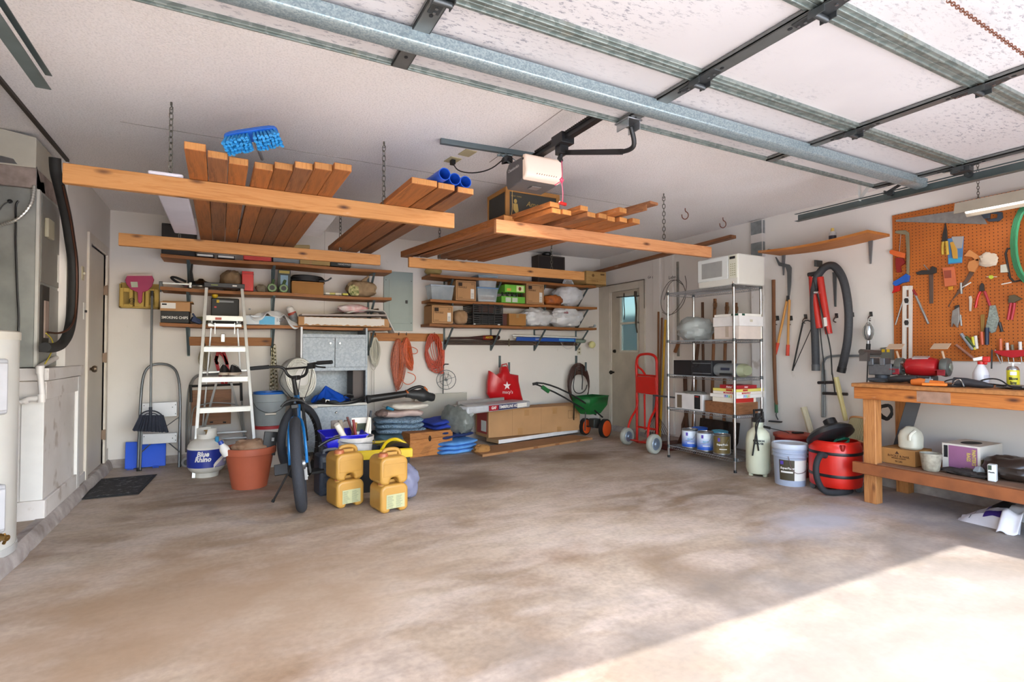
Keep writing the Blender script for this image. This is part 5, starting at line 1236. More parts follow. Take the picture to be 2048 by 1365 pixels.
pbag('long white plastic bag with red lettering, left on the lowest right shelf',1050,1112,610,R3,6.22,.16,41,None)
txt_off = -.08
pbag('upright white plastic bag lettered in dark red, right on the lowest shelf',1108,1172,608,R3,6.22,.15,52,'ods',ears=False)
m = text_mb('ks',FY(P(1058,632,y=6.2).x,6.2,P(1058,632,y=6.2).z,40),.05,bold=.001)
m = MB(); c = Vector((P(1185,652,y=6.3).x,6.3,R3+.01)); m.tube([c+Vector((-.06,0,0)),c+Vector((.03,0,.005))],.006,6); m.lathe([(.02,-.006),(.02,.006)],c+Vector((.04,0,.02)),n=14,M=Matrix.Rotation(math.pi/2,4,'X')); solo('hook_tool','small metal ring tool at the right end of the lowest right shelf','tool',m,STEEL)
# ---------------------------------------------------------------- floor things, left and middle
def FW(a,b,z=0):
    """frame with x from a to b, y away from the viewer, origin a"""
    a,b = Vector(a),Vector(b); ang_ = math.atan2(b.y-a.y,b.x-a.x)
    return Matrix.Translation((a.x,a.y,z)) @ Matrix.Rotation(ang_,4,'Z'),math.hypot(b.x-a.x,b.y-a.y)
RXM = Matrix.Rotation(math.pi/2,4,'X')
# propane tanks
def tank(c,r,label,body,lab,k=1.0):
    t = thing('propane_tank',label,'propane tank',(c[0],c[1],0),'propane tanks on the floor'); F = FR((c[0],c[1],0),8)
    m = MB(F); m.lathe([(r*.62,0),(r*.66,.05)],n=28); part(t,'foot_ring',m,body)
    m = MB(F); H_ = .36 * k; pr = [(r*.45,.035)] + [(r*(1-.55*(1-math.sin(q))**2)if 0 else r*(.45+.55*math.sin(q)),.035+.075*(1-math.cos(q)))for q in(.3,.7,1.1,1.57)] + [(r,H_-.09)] + [(r*(.35+.65*math.cos(q)),H_-.09+.085*math.sin(q))for q in(.3,.7,1.1,1.4,1.57)]
    m.lathe(pr,n=36); part(t,'body',m,body)
    m = MB(F); n = 20; a0,a1 = math.radians(60),math.radians(400)
    m.grid(lambda u,v:Vector((math.cos(a0+(a1-a0)*u)*r*.52,math.sin(a0+(a1-a0)*u)*r*.52,H_-.02+v*.105-(.05*v if .35<u<.6 else 0))),40,4); o = part(t,'collar',m,body); o.modifiers.new('s','SOLIDIFY').thickness = .005
    m = MB(F); m.cyl((0,0,H_-.01),(0,0,H_+.05),.014); m.cyl((0,-.0,H_+.03),(0,-.05,H_+.03),.016,n=10); m.lathe([(.022,0),(.026,.004),(.026,.012)],(0,0,H_+.055),n=12); v_ = part(t,'valve',m,BRASS)
    return t,F,H_
c = P(412,958,z=0); tk,F,H_ = tank((c.x,c.y+.13),.158,'white and blue lettered propane tank standing left of the terracotta pot',plain('d6d4cc',.4),1,1.0)
r = .158
part(tk,'wrap_label',patch(r,.10,.265,-95,95,30,F=F),plain('23379a',.4)); part(tk,'wrap_band',patch(r,.262,.28,-95,95,30,F=F,t=.002),PAPER)
m = MB(F); sw = []
def swoosh(u,v):
    a = math.radians(14+80*u); z = .105 + .15 * u ** .7 * 1.0; w_ = .018
    return Vector(((r+.003)*math.sin(a),-(r+.003)*math.cos(a),min(z+(v-.5)*w_*2,.262)))
m.grid(swoosh,20,2); part(tk,'swoosh',m,PAPER)
m = MB(F); m.grid(lambda u,v:Vector(((r+.0025)*math.sin(math.radians(20+75*u)),-(r+.0025)*math.cos(math.radians(20+75*u)),.103+v*max(.0,(.02+.14*u)))),16,2); part(tk,'lilac_field',m,plain('a9a6cc',.5))
for s_,z_ in (('Blue',.225),('Rhino',.178)): part(tk,'lettering',text_mb(s_,F@Matrix.Translation((0,0,z_)),.062,bold=.0022,shear=.25,ax=.92,warp=cylwarp(r+.004,-.32)),plain('f4f4f4',.4))
m = patch(r,.135,.155,52,72,F=F,t=.004); part(tk,'small_label',m,PAPER)
m = MB(F); m.cyl((.07,-.1,H_-.04),(.07,-.11,H_+.01),.02,.016,n=10); part(tk,'blue_cap',m,plain('3f98c8',.4))
c = P(654,930,z=0); c = Vector((.95,5.28,0)); tank((c.x,c.y),.155,'grimy grey propane tank behind the blue tray and the black tool case',plain('b5ada6',.6,0,.3,20),0,1.15)
# terracotta pot
a,b = P(445,900,y=5.12),P(553,893,y=5.12); cx = (a.x+b.x) / 2; R_ = (b.x-a.x) / 2; tz = P(500,893,y=5.12).z
t = thing('plant_pot','large plastic terracotta plant pot filled with brown bags, left of the bicycle','pot',(cx,5.14,0)); F = FR((cx,5.14,0))
m = MB(F); m.lathe([(R_*.66,0),(R_*.9,tz-.06),(R_,tz-.06),(R_*1.01,tz-.01),(R_*.98,tz),(R_*.88,tz-.005),(R_*.8,tz-.12),(R_*.78,tz-.14)],n=44); part(t,'body',m,TERRA,.003)
bagm('paper_bag','crumpled brown paper and plastic filling the terracotta pot','bag',(cx-.0,5.14,tz-.12),(R_*.68,R_*.62,.085),cloth('crumpled_kraft','8f6d54','b99a80',9),17,amp=.16)
m = MB(FR((cx+.14,5.06,tz-.08),10,-8,8)); m.box(-.055,.055,-.006,.006,0,.2); t = thing('black_pouch','black pouch standing in the right side of the terracotta pot','pouch',(cx+.14,5.06,tz-.08)); part(t,'body',m,BLACK,.004); m = MB(FR((cx+.14,5.06,tz-.08),10,-8,8)); m.box(.01,.03,-.008,-.006,.12,.15); part(t,'tag',m,LGREY)
F = FR((cx-.17,5.05,tz-.05),0,0,-25); t = thing('white_bottle','white bottle with blue cap leaning in the left of the terracotta pot','bottle',(cx-.17,5.05,tz-.05)); m = MB(F); m.lathe([(.035,0),(.038,.06),(.02,.1),(.014,.11)],n=16); part(t,'body',m,WHITE); m = MB(F); m.lathe([(.02,.105),(.018,.135)],n=14); part(t,'cap',m,plain('2a4aa8',.4))
# grey bucket on red-lidded bucket, with blue bucket nested
ctr = Vector((.43,6.05,0))
a,b = P(505,800,y=5.9),P(563,800,y=5.9); ctr = Vector(((a.x+b.x)/2+.03,6.02,0)); Rb = .16
zb,zt = P(530,853,y=5.9).z,P(530,790,y=5.9).z
t = thing('bucket','white bucket with red rim under the grey bucket, behind the bicycle','bucket',ctr); m = MB(FR(ctr)); m.lathe([(Rb*.86,0),(Rb*.97,zb-.012)],n=32); part(t,'body',m,WHITE2); m = MB(FR(ctr)); m.lathe([(Rb*1.03,zb-.03),(Rb*1.03,zb)],n=32); part(t,'red_rim',m,plain('a8282c',.5))
t = thing('bucket','grey mop bucket with wire handle standing on the red-rimmed bucket','bucket',ctr+Vector((0,0,zb))); F = FR(ctr+Vector((0,0,zb+.001))); hh = zt - zb
m = MB(F); m.lathe([(Rb*.86,0),(Rb*.98,hh*.75),(Rb*1.02,hh*.76),(Rb*1.03,hh),(Rb*.97,hh),(Rb*.9,hh*.3)],n=36); part(t,'body',m,plain('8e9699',.5))
m = MB(F); m.tube([(-Rb,0,hh*.85),(-Rb*.8,-Rb*.75,hh*.55),(0,-Rb*1.08,hh*.38),(Rb*.8,-Rb*.75,hh*.55),(Rb,0,hh*.85)],.0035,6,sm=2); part(t,'wire_handle',m,DGREY); m = MB(F); m.cyl((-.05,-Rb*1.07,hh*.39),(.05,-Rb*1.07,hh*.39),.01); part(t,'grip',m,PAPER)
m = MB(F); m.lathe([(Rb*.9,hh*.4),(Rb*.95,hh+.01),(Rb*.97,hh+.02),(Rb*.90,hh+.02),(Rb*.8,hh*.5)],n=32); o = solo('nested_bucket','blue bucket rim nested inside the grey mop bucket','bucket',m,plain('2164b8',.4))
# metal cabinet
x0,x1 = .69,1.40; yf,yb = 6.12,6.58; zt = 1.425; zs = .59
t = thing('metal_cabinet','galvanised metal cabinet with two upper doors and an open niche, against the wall','cabinet',((x0+x1)/2,6.35,0))
m = MB(); m.box(x0,x0+.02,yf,yb,0,zt); part(t,'side_panel',m,plain('8c8480',.4,.5)); m = MB(); m.box(x1-.02,x1,yf,yb,0,zt); part(t,'side_panel',m,GALVS)
m = MB(); m.box(x0+.02,x1-.02,yb-.02,yb,0,zt); part(t,'back_panel',m,GALVS)
zd0,zd1 = P(660,735,y=yf).z,P(660,676,y=yf).z
m = MB(); m.box(x0+.02,x1-.02,yf,yf+.02,zd1,zd1+.04); m.box(x0+.02,x1-.02,yf,yf+.02,zd0-.04,zd0); m.box(x0+.02,x1-.02,yf+.02,yb-.02,zd0-.04,zd0-.03); part(t,'rail',m,GALVS,.002)
m = MB(); m.box(x0,x0+.02,yf-.004,yf,0,zt); part(t,'edge_strip',m,plain('d6d8dc',.4),.001)
xm = x0 + .02 + (x1-x0-.04) * .5
for a_,b_,kx in ((x0+.022,xm-.002,xm-.05),(xm+.002,x1-.022,xm+.05)):
    m = MB(); m.box(a_,b_,yf-.006,yf+.014,zd0,zd1); d_ = part(t,'door',m,GALVS,.002); m = MB(); m.lathe([(.006,0),(.012,.012),(.008,.018)],(kx,yf-.006,zd1-.06),n=12,M=RXM); part(d_,'knob',m,CHROME)
m = MB(); m.box(x0,x1,yf-.03,yb-.02,zs-.03,zs); part(t,'counter_shelf',m,plain('9a9a98',.4,.5,.2,12),.002)
m = MB(); m.box(x0+.02,x1-.02,yf,yf+.02,.12,zs-.035); lo = part(t,'lower_panel',m,GALVS,.002); m = MB(); m.lathe([(.006,0),(.013,.012),(.008,.018)],(xm+.02,yf,zs-.1),n=12,M=RXM); part(lo,'knob',m,CHROME)
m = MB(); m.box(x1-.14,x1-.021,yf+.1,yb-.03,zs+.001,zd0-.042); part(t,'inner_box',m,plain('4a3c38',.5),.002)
# fan
c = P(596,757,y=5.95); t = thing('fan','white round box fan with slotted grille leaning at the front of the cabinet','fan',c); F = FR(c,38) @ Matrix.Rotation(math.radians(80),4,'X')
Rf = .215
m = MB(F); m.lathe([(Rf*.5,-.05),(Rf*.96,-.05),(Rf,-.03),(Rf,.03),(Rf*.97,.045),(Rf*.93,.03),(Rf*.6,.0)],n=48); part(t,'shell',m,plain('9fa09c',.5)); PW = plain('e8e6de',.4)
m = MB(F)
for ring in range(4):
    r0 = Rf * (.42+ring*.125); r1 = r0 + Rf * .1
    for k in range(64): a = k * math.pi / 32; ca,sa = math.cos(a),math.sin(a); m.beam((r0*ca,r0*sa,.05+.004),(r1*ca,r1*sa,.05-.001*ring),.0055 if ring else .004,.004)
part(t,'grille',m,PW,kind='stuff')
for k,rr_ in enumerate((.41,.53,.655,.78,.90)): m = MB(F); m.lathe([(Rf*rr_,.046),(Rf*rr_+.007,.052),(Rf*rr_+.01,.046)],n=48); part(t,'ring',m,PW)
m = MB(F); m.lathe([(Rf*.40,.03),(Rf*.40,.055),(Rf*.3,.062)],n=32); part(t,'hub',m,WHITE)
m = MB(F); m.box(-.03,.03,-Rf-.1,-Rf*.9,-.03,.03); m.box(-.1,.1,-Rf-.12,-Rf-.09,-.1,.12); part(t,'stand',m,WHITE2,.006)
# blue tarp and black hose on the cabinet shelf
c = P(655,803,y=6.1); m = MB()
def tarp(u,v):
    a = u * 6.2832; r_ = 1 - v; x = math.cos(a) * r_ * .23 * (1.25 if math.cos(a)>0 else .8); y = math.sin(a) * r_ * .13
    z = .19 * v ** 1.3 + .02 * noise.noise(Vector((math.cos(a)*3,math.sin(a)*3,v*3))) * (1-v) * 2 + .012 * math.sin(a*7) * (1-v) + .02 * (1-v)
    return Vector((1.0+x-.03*v,6.25+y,zs+.002+max(z,0)))
m.grid(tarp,64,14,cu=True); solo('blue_tarp','crumpled bright blue tarp heaped on the cabinet shelf beside the fan','tarp',m,plain('1a55c8',.38,0,.3,8,.5,30))
m = MB(); rng = random.Random(9)
for i in range(4): m.tube([(.86+.02*i,6.10,zs+.02+.012*i),(1.0,6.04-.01*i,zs+.006),(1.2,6.03-.01*i,zs+.0+.004*i),(1.34,6.05,zs+.03+.01*i),(1.38,6.15,zs+.06)],.013,8,sm=2)
solo('black_hose','black hose loops lying along the front edge of the cabinet shelf','hose',m,BLACK)
m = MB(); c = Vector((1.21,6.2,zs+.03)); m.tube([c+Vector((math.cos(k)*.06,.02*math.sin(k),.03+math.sin(k)*.03))for k in range(6)],.008,6,True,2); m.cbox(c+Vector((.04,-.06,.0)),(.05,.03,.03)); solo('cord_plugs','black cord heap with white connector right of the blue tarp','cord',m,BLACK)
m = MB(); m.cbox((.96,6.06,zs+.035),(.04,.02,.03)); solo('white_tag','white paper tag in front of the blue tarp','tag',m,PAPER)
# ---------------------------------------------------------------- bicycle
bk = thing('bicycle','blue bicycle with black wide tyres seen from behind, standing on its kickstand','bicycle',(.48,4.7,0))
BF = FR((.492,4.16,0),-7.5,0,-5.0); BL_ = plain('1f78c0',.3,.35); RW = .345
def wheel(F,name):
    m = MB(F); n,q = 56,14
    m.grid(lambda u,v:Vector(((.036)*math.sin(v*6.2832)*(1-.15*math.cos(v*6.28)),math.cos(u*6.2832)*(RW-.034+.034*math.cos(v*6.2832)),math.sin(u*6.2832)*(RW-.034+.034*math.cos(v*6.2832)))),n,q,cu=True,cv=True)
    w_ = part(bk,name,m,plain('2e3138',.85,0,.15,80,.5,120))
    m = MB(F); m.grid(lambda u,v:Vector(((-.017,.017,.013,-.013)[int(round(v*4))%4],math.cos(u*6.2832)*(.293,.293,.275,.275)[int(round(v*4))%4],math.sin(u*6.2832)*(.293,.293,.275,.275)[int(round(v*4))%4])),48,4,cu=True,cv=True); part(w_,'rim',m,BLACK)
    m = MB(F)
    for k in range(28):
        a = k * math.pi / 14; b = a + (.35 if k%2 else-.35); s = .025 if k % 4 < 2 else -.025
        m.tube([(s,math.cos(b)*.022,math.sin(b)*.022),(0,math.cos(a)*.28,math.sin(a)*.28)],.0013,4)
    m.cyl((-.045,0,0),(.045,0,0),.016,n=12); part(w_,'spokes_and_hub',m,STEEL,kind='stuff')
wheel(BF@Matrix.Translation((0,0,RW)),'rear_tyre')
SF = BF @ Matrix.Translation((0,1.07,RW)) @ Matrix.Rotation(math.radians(-30),4,'Z')
wheel(SF,'front_tyre')
def L(x,y,z): return BF @ Vector((x,y,z))
bb = (0,.43,.31); st_ = (0,.26,.66); hd0 = (0,.93,.66); hd1 = (0,.90,.80)
m = MB(BF); m.tube([bb,st_],.017,10); m.tube([(0,.27,.64),(0,.895,.76)],.019,10); m.tube([bb,(0,.925,.68)],.022,10); m.tube([hd0,hd1],.024,12)
for s in (-1,1): m.tube([(s*.04,.0,RW),(s*.055,.16,.33),(s*.035,.30,.32),bb],.0105,8,sm=1); m.tube([(s*.058,.0,RW),(s*.058,.04,.45),(s*.05,.16,.62),(s*.02,.25,.655)],.0105,8,sm=1)
part(bk,'frame',m,BL_)
m = MB(BF); m.tube([st_,(0,.225,.76)],.014,8); m.cbox((0,.22,.745),(.05,.05,.03)); part(bk,'seat_post',m,BLACK,.003)
m = MB(BF)
def sad(u,v):
    y = .08 + .27 * (1-v) if 0 else .345 - .27 * v; hw = .022 + .062 * max(0,(v-.35)/.65) ** .8; a = u * math.pi
    return Vector((math.cos(a)*hw*1.1,y,.775+.028*math.sin(a)*(1 if v<.95 else .6)+.012*v-.022*(abs(math.cos(a))**3)))
m.grid(sad,14,14); o = part(bk,'saddle',m,plain('2a2b2c',.6)); o.modifiers.new('s','SOLIDIFY').thickness = .012
HF = BF @ Matrix.Translation((0,.9,.8)) @ Matrix.Rotation(math.radians(-24),4,'Z')
m = MB(SF); 
for s in (-1,1): m.tube([(s*.055,0,0),(s*.055,-.02,.36),(s*.02,-.05,.40)],.014,8,sm=1)
m.tube([(-.055,-.02,.38),(.055,-.02,.38)],.018,8); part(bk,'fork',m,BLACK)
m = MB(HF); m.tube([(0,0,-.02),(0,-.02,.06),(0,-.03,.13)],[.024,.02,.018],10); m.cbox((0,.01,.13),(.05,.07,.04)); part(bk,'stem',m,BLACK,.003)
m = MB(HF); m.tube([(-.36,-.06,.245),(-.2,-.01,.245),(-.11,.03,.235),(-.085,.04,.15),(-.03,.04,.13),(.03,.04,.13),(.085,.04,.15),(.11,.03,.235),(.2,-.01,.245),(.36,-.06,.245)],.0125,10,sm=2); m.tube([(-.11,.03,.215),(.11,.03,.215)],.009,8); hb = part(bk,'handlebar',m,BLACK)
for s in (-1,1): m = MB(HF); m.tube([(s*.22,-.018,.246),(s*.365,-.061,.245)],.0175,12); part(hb,'grip',m,RUB)
m = MB(HF); m.tube([(.15,.0,.24),(.2,.03,.21),(.27,.02,.2)],.008,6); m.cbox((.155,.0,.225),(.05,.05,.05)); m.tube([(.14,.02,.23),(.05,.1,.22),(-.02,.1,.08),(.0,.02,-.1)],.003,6,sm=2); m.tube([(.15,.02,.21),(.1,.12,.15),(.06,.1,.0),(.02,.02,-.12)],.003,6,sm=2); m.tube([(-.12,.04,.2),(-.2,.08,.1),(-.1,.08,-.04),(0,.02,-.12)],.003,6,sm=2); part(bk,'brake_lever_and_cables',m,BLACK)
m = MB(BF); m.lathe([(.088,-.003),(.088,.003)],(.05,.43,.31),n=32,M=Matrix.Rotation(math.pi/2,4,'Y')); m.beam((.06,.43,.31),(.07,.36,.19),.016,.01); m.beam((-.06,.43,.31),(-.07,.5,.43),.016,.01); cs = part(bk,'crankset',m,DSTEEL)
m = MB(BF); m.cbox((.125,.36,.2),(.095,.08,.022),rx=10); part(bk,'pedal',m,BLACK,.004); m = MB(BF); m.cbox((-.125,.12,.30),(.095,.08,.022),rx=70); part(bk,'pedal',m,BLACK,.004)
m = MB(BF); m.lathe([(.05,-.012),(.05,.012)],(.035,0,RW),n=24,M=Matrix.Rotation(math.pi/2,4,'Y')); m.cbox((.045,-.02,RW-.07),(.02,.03,.09)); m.tube([(.055,.02,RW-.1),(.05,.2,.24),(.05,.43,.225)],.005,6); m.tube([(.055,.02,RW+.04),(.05,.43,.395)],.005,6); part(bk,'derailleur_and_chain',m,STEEL)
m = MB(BF); m.lathe([(.07,-.002),(.07,.002)],(-.032,0,RW),n=24,M=Matrix.Rotation(math.pi/2,4,'Y')); part(bk,'brake_disc',m,STEEL)
a = BF @ Vector((-.04,.3,.31)); b = P(545,1005,z=.012); m = MB(); m.tube([a,b],.008,8); m.tube([b-(b-a)*.06,b],.012,8); part(bk,'kickstand',m,BLACK)
# ---------------------------------------------------------------- gold water jugs
def jug(F,label,grp,lab,off):
    o_ = F.translation; t = thing('water_jug',label,'jug',o_,grp); w_,d_,h_ = .215,.215,.20
    m = MB(F); pr = [(-w_/2,.015),(-w_/2+.03,0),(-.035,0),(-.033,.03),(-.02,.05),(.02,.05),(.033,.03),(.035,0),(w_/2-.03,0),(w_/2,.015),(w_/2,h_-.03),(w_/2-.03,h_),(-w_/2+.03,h_),(-w_/2,h_-.03)]
    m.ext([(x,-d_/2,z)for x,z in pr],(0,d_,0)); o = part(t,'body',m,GOLD,.024); o.modifiers['bevel'].segments = 4
    m = MB(F); m.tube([(-.045,-.0,h_-.005),(-.04,.0,h_+.022),(-.02,0,h_+.038),(.05,.0,h_+.038),(.085,0,h_+.02),(.09,0,h_-.01)],.015,10,sm=2); m.cbox((.0,0,h_+.005),(.12,.05,.03)); part(t,'handle',m,GOLD,.01)
    m = MB(F); m.lathe([(.036,0),(.036,.018),(.03,.026)],(-.065,-.05,h_-.002),n=20); part(t,'cap',m,plain('a8603c',.45))
    m = MB(F); m.lathe([(.04,-.01),(.034,.004)],(-.065,-.05,h_),n=20); part(t,'neck',m,GOLD)
    yf = -d_ / 2 - .0015
    if lab:
        m = MB(F); m.box(-.065,.075,yf-.001,yf+.003,.03,.13); lb = part(t,'paper_label',m,plain('b3b288',.7)); rng = random.Random(int(off*10)); m = MB(F)
        for k in range(11):
            for q in (-.06,.008): m.box(q,q+.052*rng.uniform(.6,1),yf-.0016,yf,.036+k*.008,.038+k*.008)
        part(t,'small_print',m,plain('5c6a5c',.7),kind='stuff')
    else:
        m = MB(F); m.box(-.085,.085,yf-.001,yf+.004,.145,.15); m.box(-.085,.085,yf-.001,yf+.004,.062,.066); m.box(-.085,-.081,yf-.001,yf+.004,.066,.145); m.box(.081,.085,yf-.001,yf+.004,.066,.145); part(t,'embossed_frame',m,GOLD,.001)
    return h_
for (cx_,cy_,rz,nm) in ((.80,4.21,12,'left'),(1.06,3.93,9,'right')):
    h_ = jug(FR((cx_,cy_,0),rz),'lower gold water jug with a paper label, %s stack'%nm,'gold water jugs',True,cx_); jug(FR((cx_-.004,cy_,.199),rz+1),'upper gold water jug of the %s stack, its cap %s'%(nm,'beside the black tool case' if nm=='left' else 'nearest the camera'),'gold water jugs',False,cx_)
# ---------------------------------------------------------------- tools around the jugs
F = FR((.755,4.60,0),8); t = thing('tool_case','black plastic drill case standing on edge between the bicycle and the jugs','case',(.755,4.60,0))
m = MB(F); m.box(-.11,.12,-.09,.09,0,.33); part(t,'shell',m,plain('353b47',.55),.02)
m = MB(F)
for k in range(3): m.box(-.085,.1,-.097,-.088,.03+k*.075,.075+k*.075)
part(t,'ribs',m,plain('3d4450',.55),.006); m = MB(F); m.box(-.09,-.04,-.1,-.088,.27,.31); m.box(.05,.1,-.1,-.088,.27,.31); part(t,'latch',m,plain('6a7078',.5),.004); m = MB(F); m.tube([(-.06,-.02,.325),(-.06,-.03,.36),(.06,-.03,.36),(.06,-.02,.325)],.012,8,sm=1); part(t,'carry_handle',m,plain('77797c',.6))
F = FR((.86,4.7,.36),5,6); t = thing('plastic_tray','royal blue plastic tray lying on the black tool case behind the jugs','tray',(.86,4.7,.36)); m = MB(F)
vs = [(-.13,-.09,0),(.15,-.09,0),(.15,.1,0),(-.13,.1,0),(-.16,-.12,.11),(.18,-.12,.11),(.18,.13,.11),(-.16,.13,.11)]
m.add(vs,[(3,2,1,0),(0,1,5,4),(1,2,6,5),(2,3,7,6),(3,0,4,7)]); o = part(t,'tray_body',m,plain('2424c8',.35)); o.modifiers.new('s','SOLIDIFY').thickness = .006; m = MB(F); m.tube([(-.165,-.125,.11),(.185,-.125,.11),(.185,.135,.11),(-.165,.135,.11)],.007,6,True); part(t,'rim',m,plain('2424c8',.35))
m = MB(FR((.86,4.85,0))); m.box(-.14,.14,.0,.16,0,.36); solo('grey_tote','dark grey tote under the blue tray','tote',m,plain('54585e',.6),None,.012)
m = MB(); m.tube([P(x,y,y=4.45)for x,y in((637,894),(650,885),(665,878),(680,875))],.012,8,sm=2); solo('black_tube','short black hose end hooked over the blue tray','hose',m,BLACK)
c = P(713,905,y=4.55); t = thing('bucket','dirty white plaster bucket full of painting tools behind the jugs','bucket',(c.x,4.7,.17)); zt = P(713,876,y=4.55).z; F = FR((c.x,4.66,0))
m = MB(F); m.lathe([(.14,.18),(.155,zt-.04),(.165,zt-.035),(.167,zt),(.158,zt),(.145,.26)],n=36); part(t,'body',m,plain('cfcbc6',.6,0,.25,14)); m = MB(F); m.tube([(.16,0,zt-.01),(.17,-.06,zt-.06),(.12,-.14,zt-.05),(0,-.18,zt-.035),(-.12,-.14,zt-.03),(-.16,0,zt-.01)],.0035,6,sm=2); part(t,'wire_handle',m,STEEL)
tools = (((-.02,-.02),(-.16,-.1),.24,.024,'e6e0d4','white roll leaning out of the plaster bucket to the left'),((.03,-.04),(-.01,-.02),.26,.012,'7c1c20','dark red tool handle in the plaster bucket'),((.04,.0),(-.05,.03),.28,.01,'5a2a24','brown handle standing in the plaster bucket'),
         ((.08,.0),(.13,.0),.27,.016,'ddd6c6','cream scraper handle in the plaster bucket'),((.1,.04),(.16,.06),.32,.01,'2a2f38','black handle at the right of the plaster bucket'),((-.06,.05),(-.1,.08),.25,.02,'8a7f70','grimy roller in the plaster bucket'),((.0,.07),(.03,.1),.22,.02,'a87a48','wooden brush block in the plaster bucket'))
for (a_,b_,h_,r_,c_,l_) in tools: m = MB(F); m.tube([(a_[0],a_[1],zt-.12),(b_[0],b_[1],zt-.12+h_)],r_,10); solo('paint_tool',l_,'tool',m,plain(c_,.5),'painting tools in the bucket')
m = MB(F); m.box(.0,.17,.1,.12,zt-.04,zt+.14); t = thing('picture_card','white framed card with a dark picture standing behind the plaster bucket','card',(c.x+.08,4.77,zt-.04)); part(t,'card',m,PAPER,.002); m = MB(F); m.box(.04,.13,.096,.1,zt+.02,zt+.09); part(t,'picture',m,plain('3a4630',.6,0,.6,40))
F = FR((1.16,4.62,0),-8); t = thing('yellow_tote','yellow plastic tote with black liner behind the jugs','tote',(1.14,4.6,0)); zt = P(775,898,y=4.5).z; m = MB(F); vs = [(-.3,-.18,0),(.2,-.18,0),(.2,.2,0),(-.3,.2,0),(-.34,-.22,zt),(.24,-.22,zt),(.24,.24,zt),(-.34,.24,zt)]
m.add(vs,[(3,2,1,0),(0,1,5,4),(1,2,6,5),(2,3,7,6),(3,0,4,7)]); part(t,'body',m,plain('222326',.5)); m = MB(F)
pr = [(-.34,-.22),(.24,-.22),(.24,.24),(-.34,.24)]; m.tube([(x,y,zt)for x,y in pr],.016,8,True); m.box(-.35,.25,-.235,-.22,zt-.06,zt+.005); part(t,'rim',m,plain('d2b414',.4),.004); m = MB(F); m.grid(lambda u,v:Vector((.0+.24*u,-.2+.42*v,zt+.03*math.sin(u*3.14)+.02*math.sin(v*5))),10,10); part(t,'black_liner',m,BLACK); m = MB(F); m.tube([(.0,-.2,zt+.01),(.05,-.1,zt+.06),(.14,-.02,zt+.07),(.22,-.04,zt+.02)],.014,8,sm=2); part(t,'handle',m,plain('d2b414',.4))
m = MB(FR((1.23,4.16,0),20)); m.blob((0,0,0),(.1,.14,.135),6,.1,2.4,2.4,34); solo('plastic_bundle','clear and blue plastic wrapped bundle right of the jugs','bundle',m,FILMB)
# ---------------------------------------------------------------- wooden box, blankets, blower
a,b = P(820,917,z=0),P(905,906,z=0); F,w_ = FW(a,b); h_ = .19
h_ = P(820,868,y=a.y).z; bx = thing('wooden_chest','small pine chest with an iron latch, in front of the folded blankets','chest',(a+b)/2)
a = P(820,917,z=0); al = P(788,890,z=0)
m = MB(F); m.box(0,w_,0,.24,0,h_*.72); part(bx,'body',m,W_CRT,.004); m = MB(F); m.box(-.002,w_+.002,-.002,.242,h_*.725,h_); part(bx,'lid',m,W_CRT,.004); m = MB(F); m.lathe([(.022,0),(.02,.006)],(w_*.45,-.003,h_*.72),n=14,M=RXM,sx=.8,sy=1.5); m.cyl((w_*.45,-.02,h_*.7),(w_*.45,-.005,h_*.7),.006); part(bx,'latch',m,plain('3a2c20',.5,.6))
m = MB(F)
for k in range(7): m.beam((w_*.22+.01*k,-.0008,.035+k*.011),(w_*.42+.008*k,-.0008,.038+k*.012),.001,.003,(0,0,1))
part(bx,'pencil_scribble',m,plain('6a4a2a',.8),kind='stuff')
def blanket(label,c,d,rz,mat,layers=3,seed=0,name='blanket',cat='blanket',grp='folded blankets'):
    """folded cloth: a spiral stack of soft layers"""
    F = FR(c,rz); t = thing(name,label,cat,c,grp); h = d[2] * 2 / layers
    for i in range(layers):
        def fn(u,v,i=i):
            a = u * 6.2832; sx,sy = abs(math.cos(a)) ** .45 * (1 if math.cos(a)>0 else-1),abs(math.sin(a)) ** .45 * (1 if math.sin(a)>0 else-1)
            ph = (v-.5) * math.pi; k = (math.cos(ph)) ** .4 if 0 < v < 1 else 0; n1 = noise.noise(Vector((sx*2.2,sy*2.2,seed+i*3)))
            wob = .16 * n1 + .07 * math.sin(a*3+seed+i)
            x = sx * d[0] * k * (1+wob*.6); y = sy * d[1] * k * (1+wob)
            return Vector((x,y,h*i+h*(.5+.52*math.sin(ph))+.35*h*noise.noise(Vector((x*7,y*7,seed)))))
        m = MB(F); m.grid(fn,40,9,cu=True); part(t,'fold',m,mat)
    return t
def quilt_mat(name,c1,c2,c3):
    a = N(name,.9); v = a.noise(22,4,(1,1,1),dist=2); c = a.ramp(v,[(.40,c1),(.5,c2),(.6,c3)]); a.col(c); a.bump(a.noise(30,4),.5,.01); return a.m
bc = P(812,880,y=5.95); Q1 = quilt_mat('blue_floral_quilt','5e7890','8fa6ba','4c6272')
blanket('thick folded blue grey floral quilt under the pink pillow, right of the cabinet',(1.72,6.12,.0),(.27,.26,.12),-6,cloth('dark_teal_blanket','34474f','48606a',8),2,5)
blanket('light blue patterned quilt folded on the dark teal blanket',(1.76,6.1,.235),(.27,.24,.085),-3,Q1,3,9)
blanket('pinkish fleece blanket folded on the light blue quilt',(1.78,6.1,.415),(.24,.2,.038),-4,cloth('pink_fleece','b8a09a','c9b4ac',9),1,3)
blanket('cream folded blanket on top of the pile, under the leaf blower',(1.85,6.1,.495),(.24,.19,.036),2,cloth('cream_fleece','d6cfc2','e2dcd0',6),1,13)
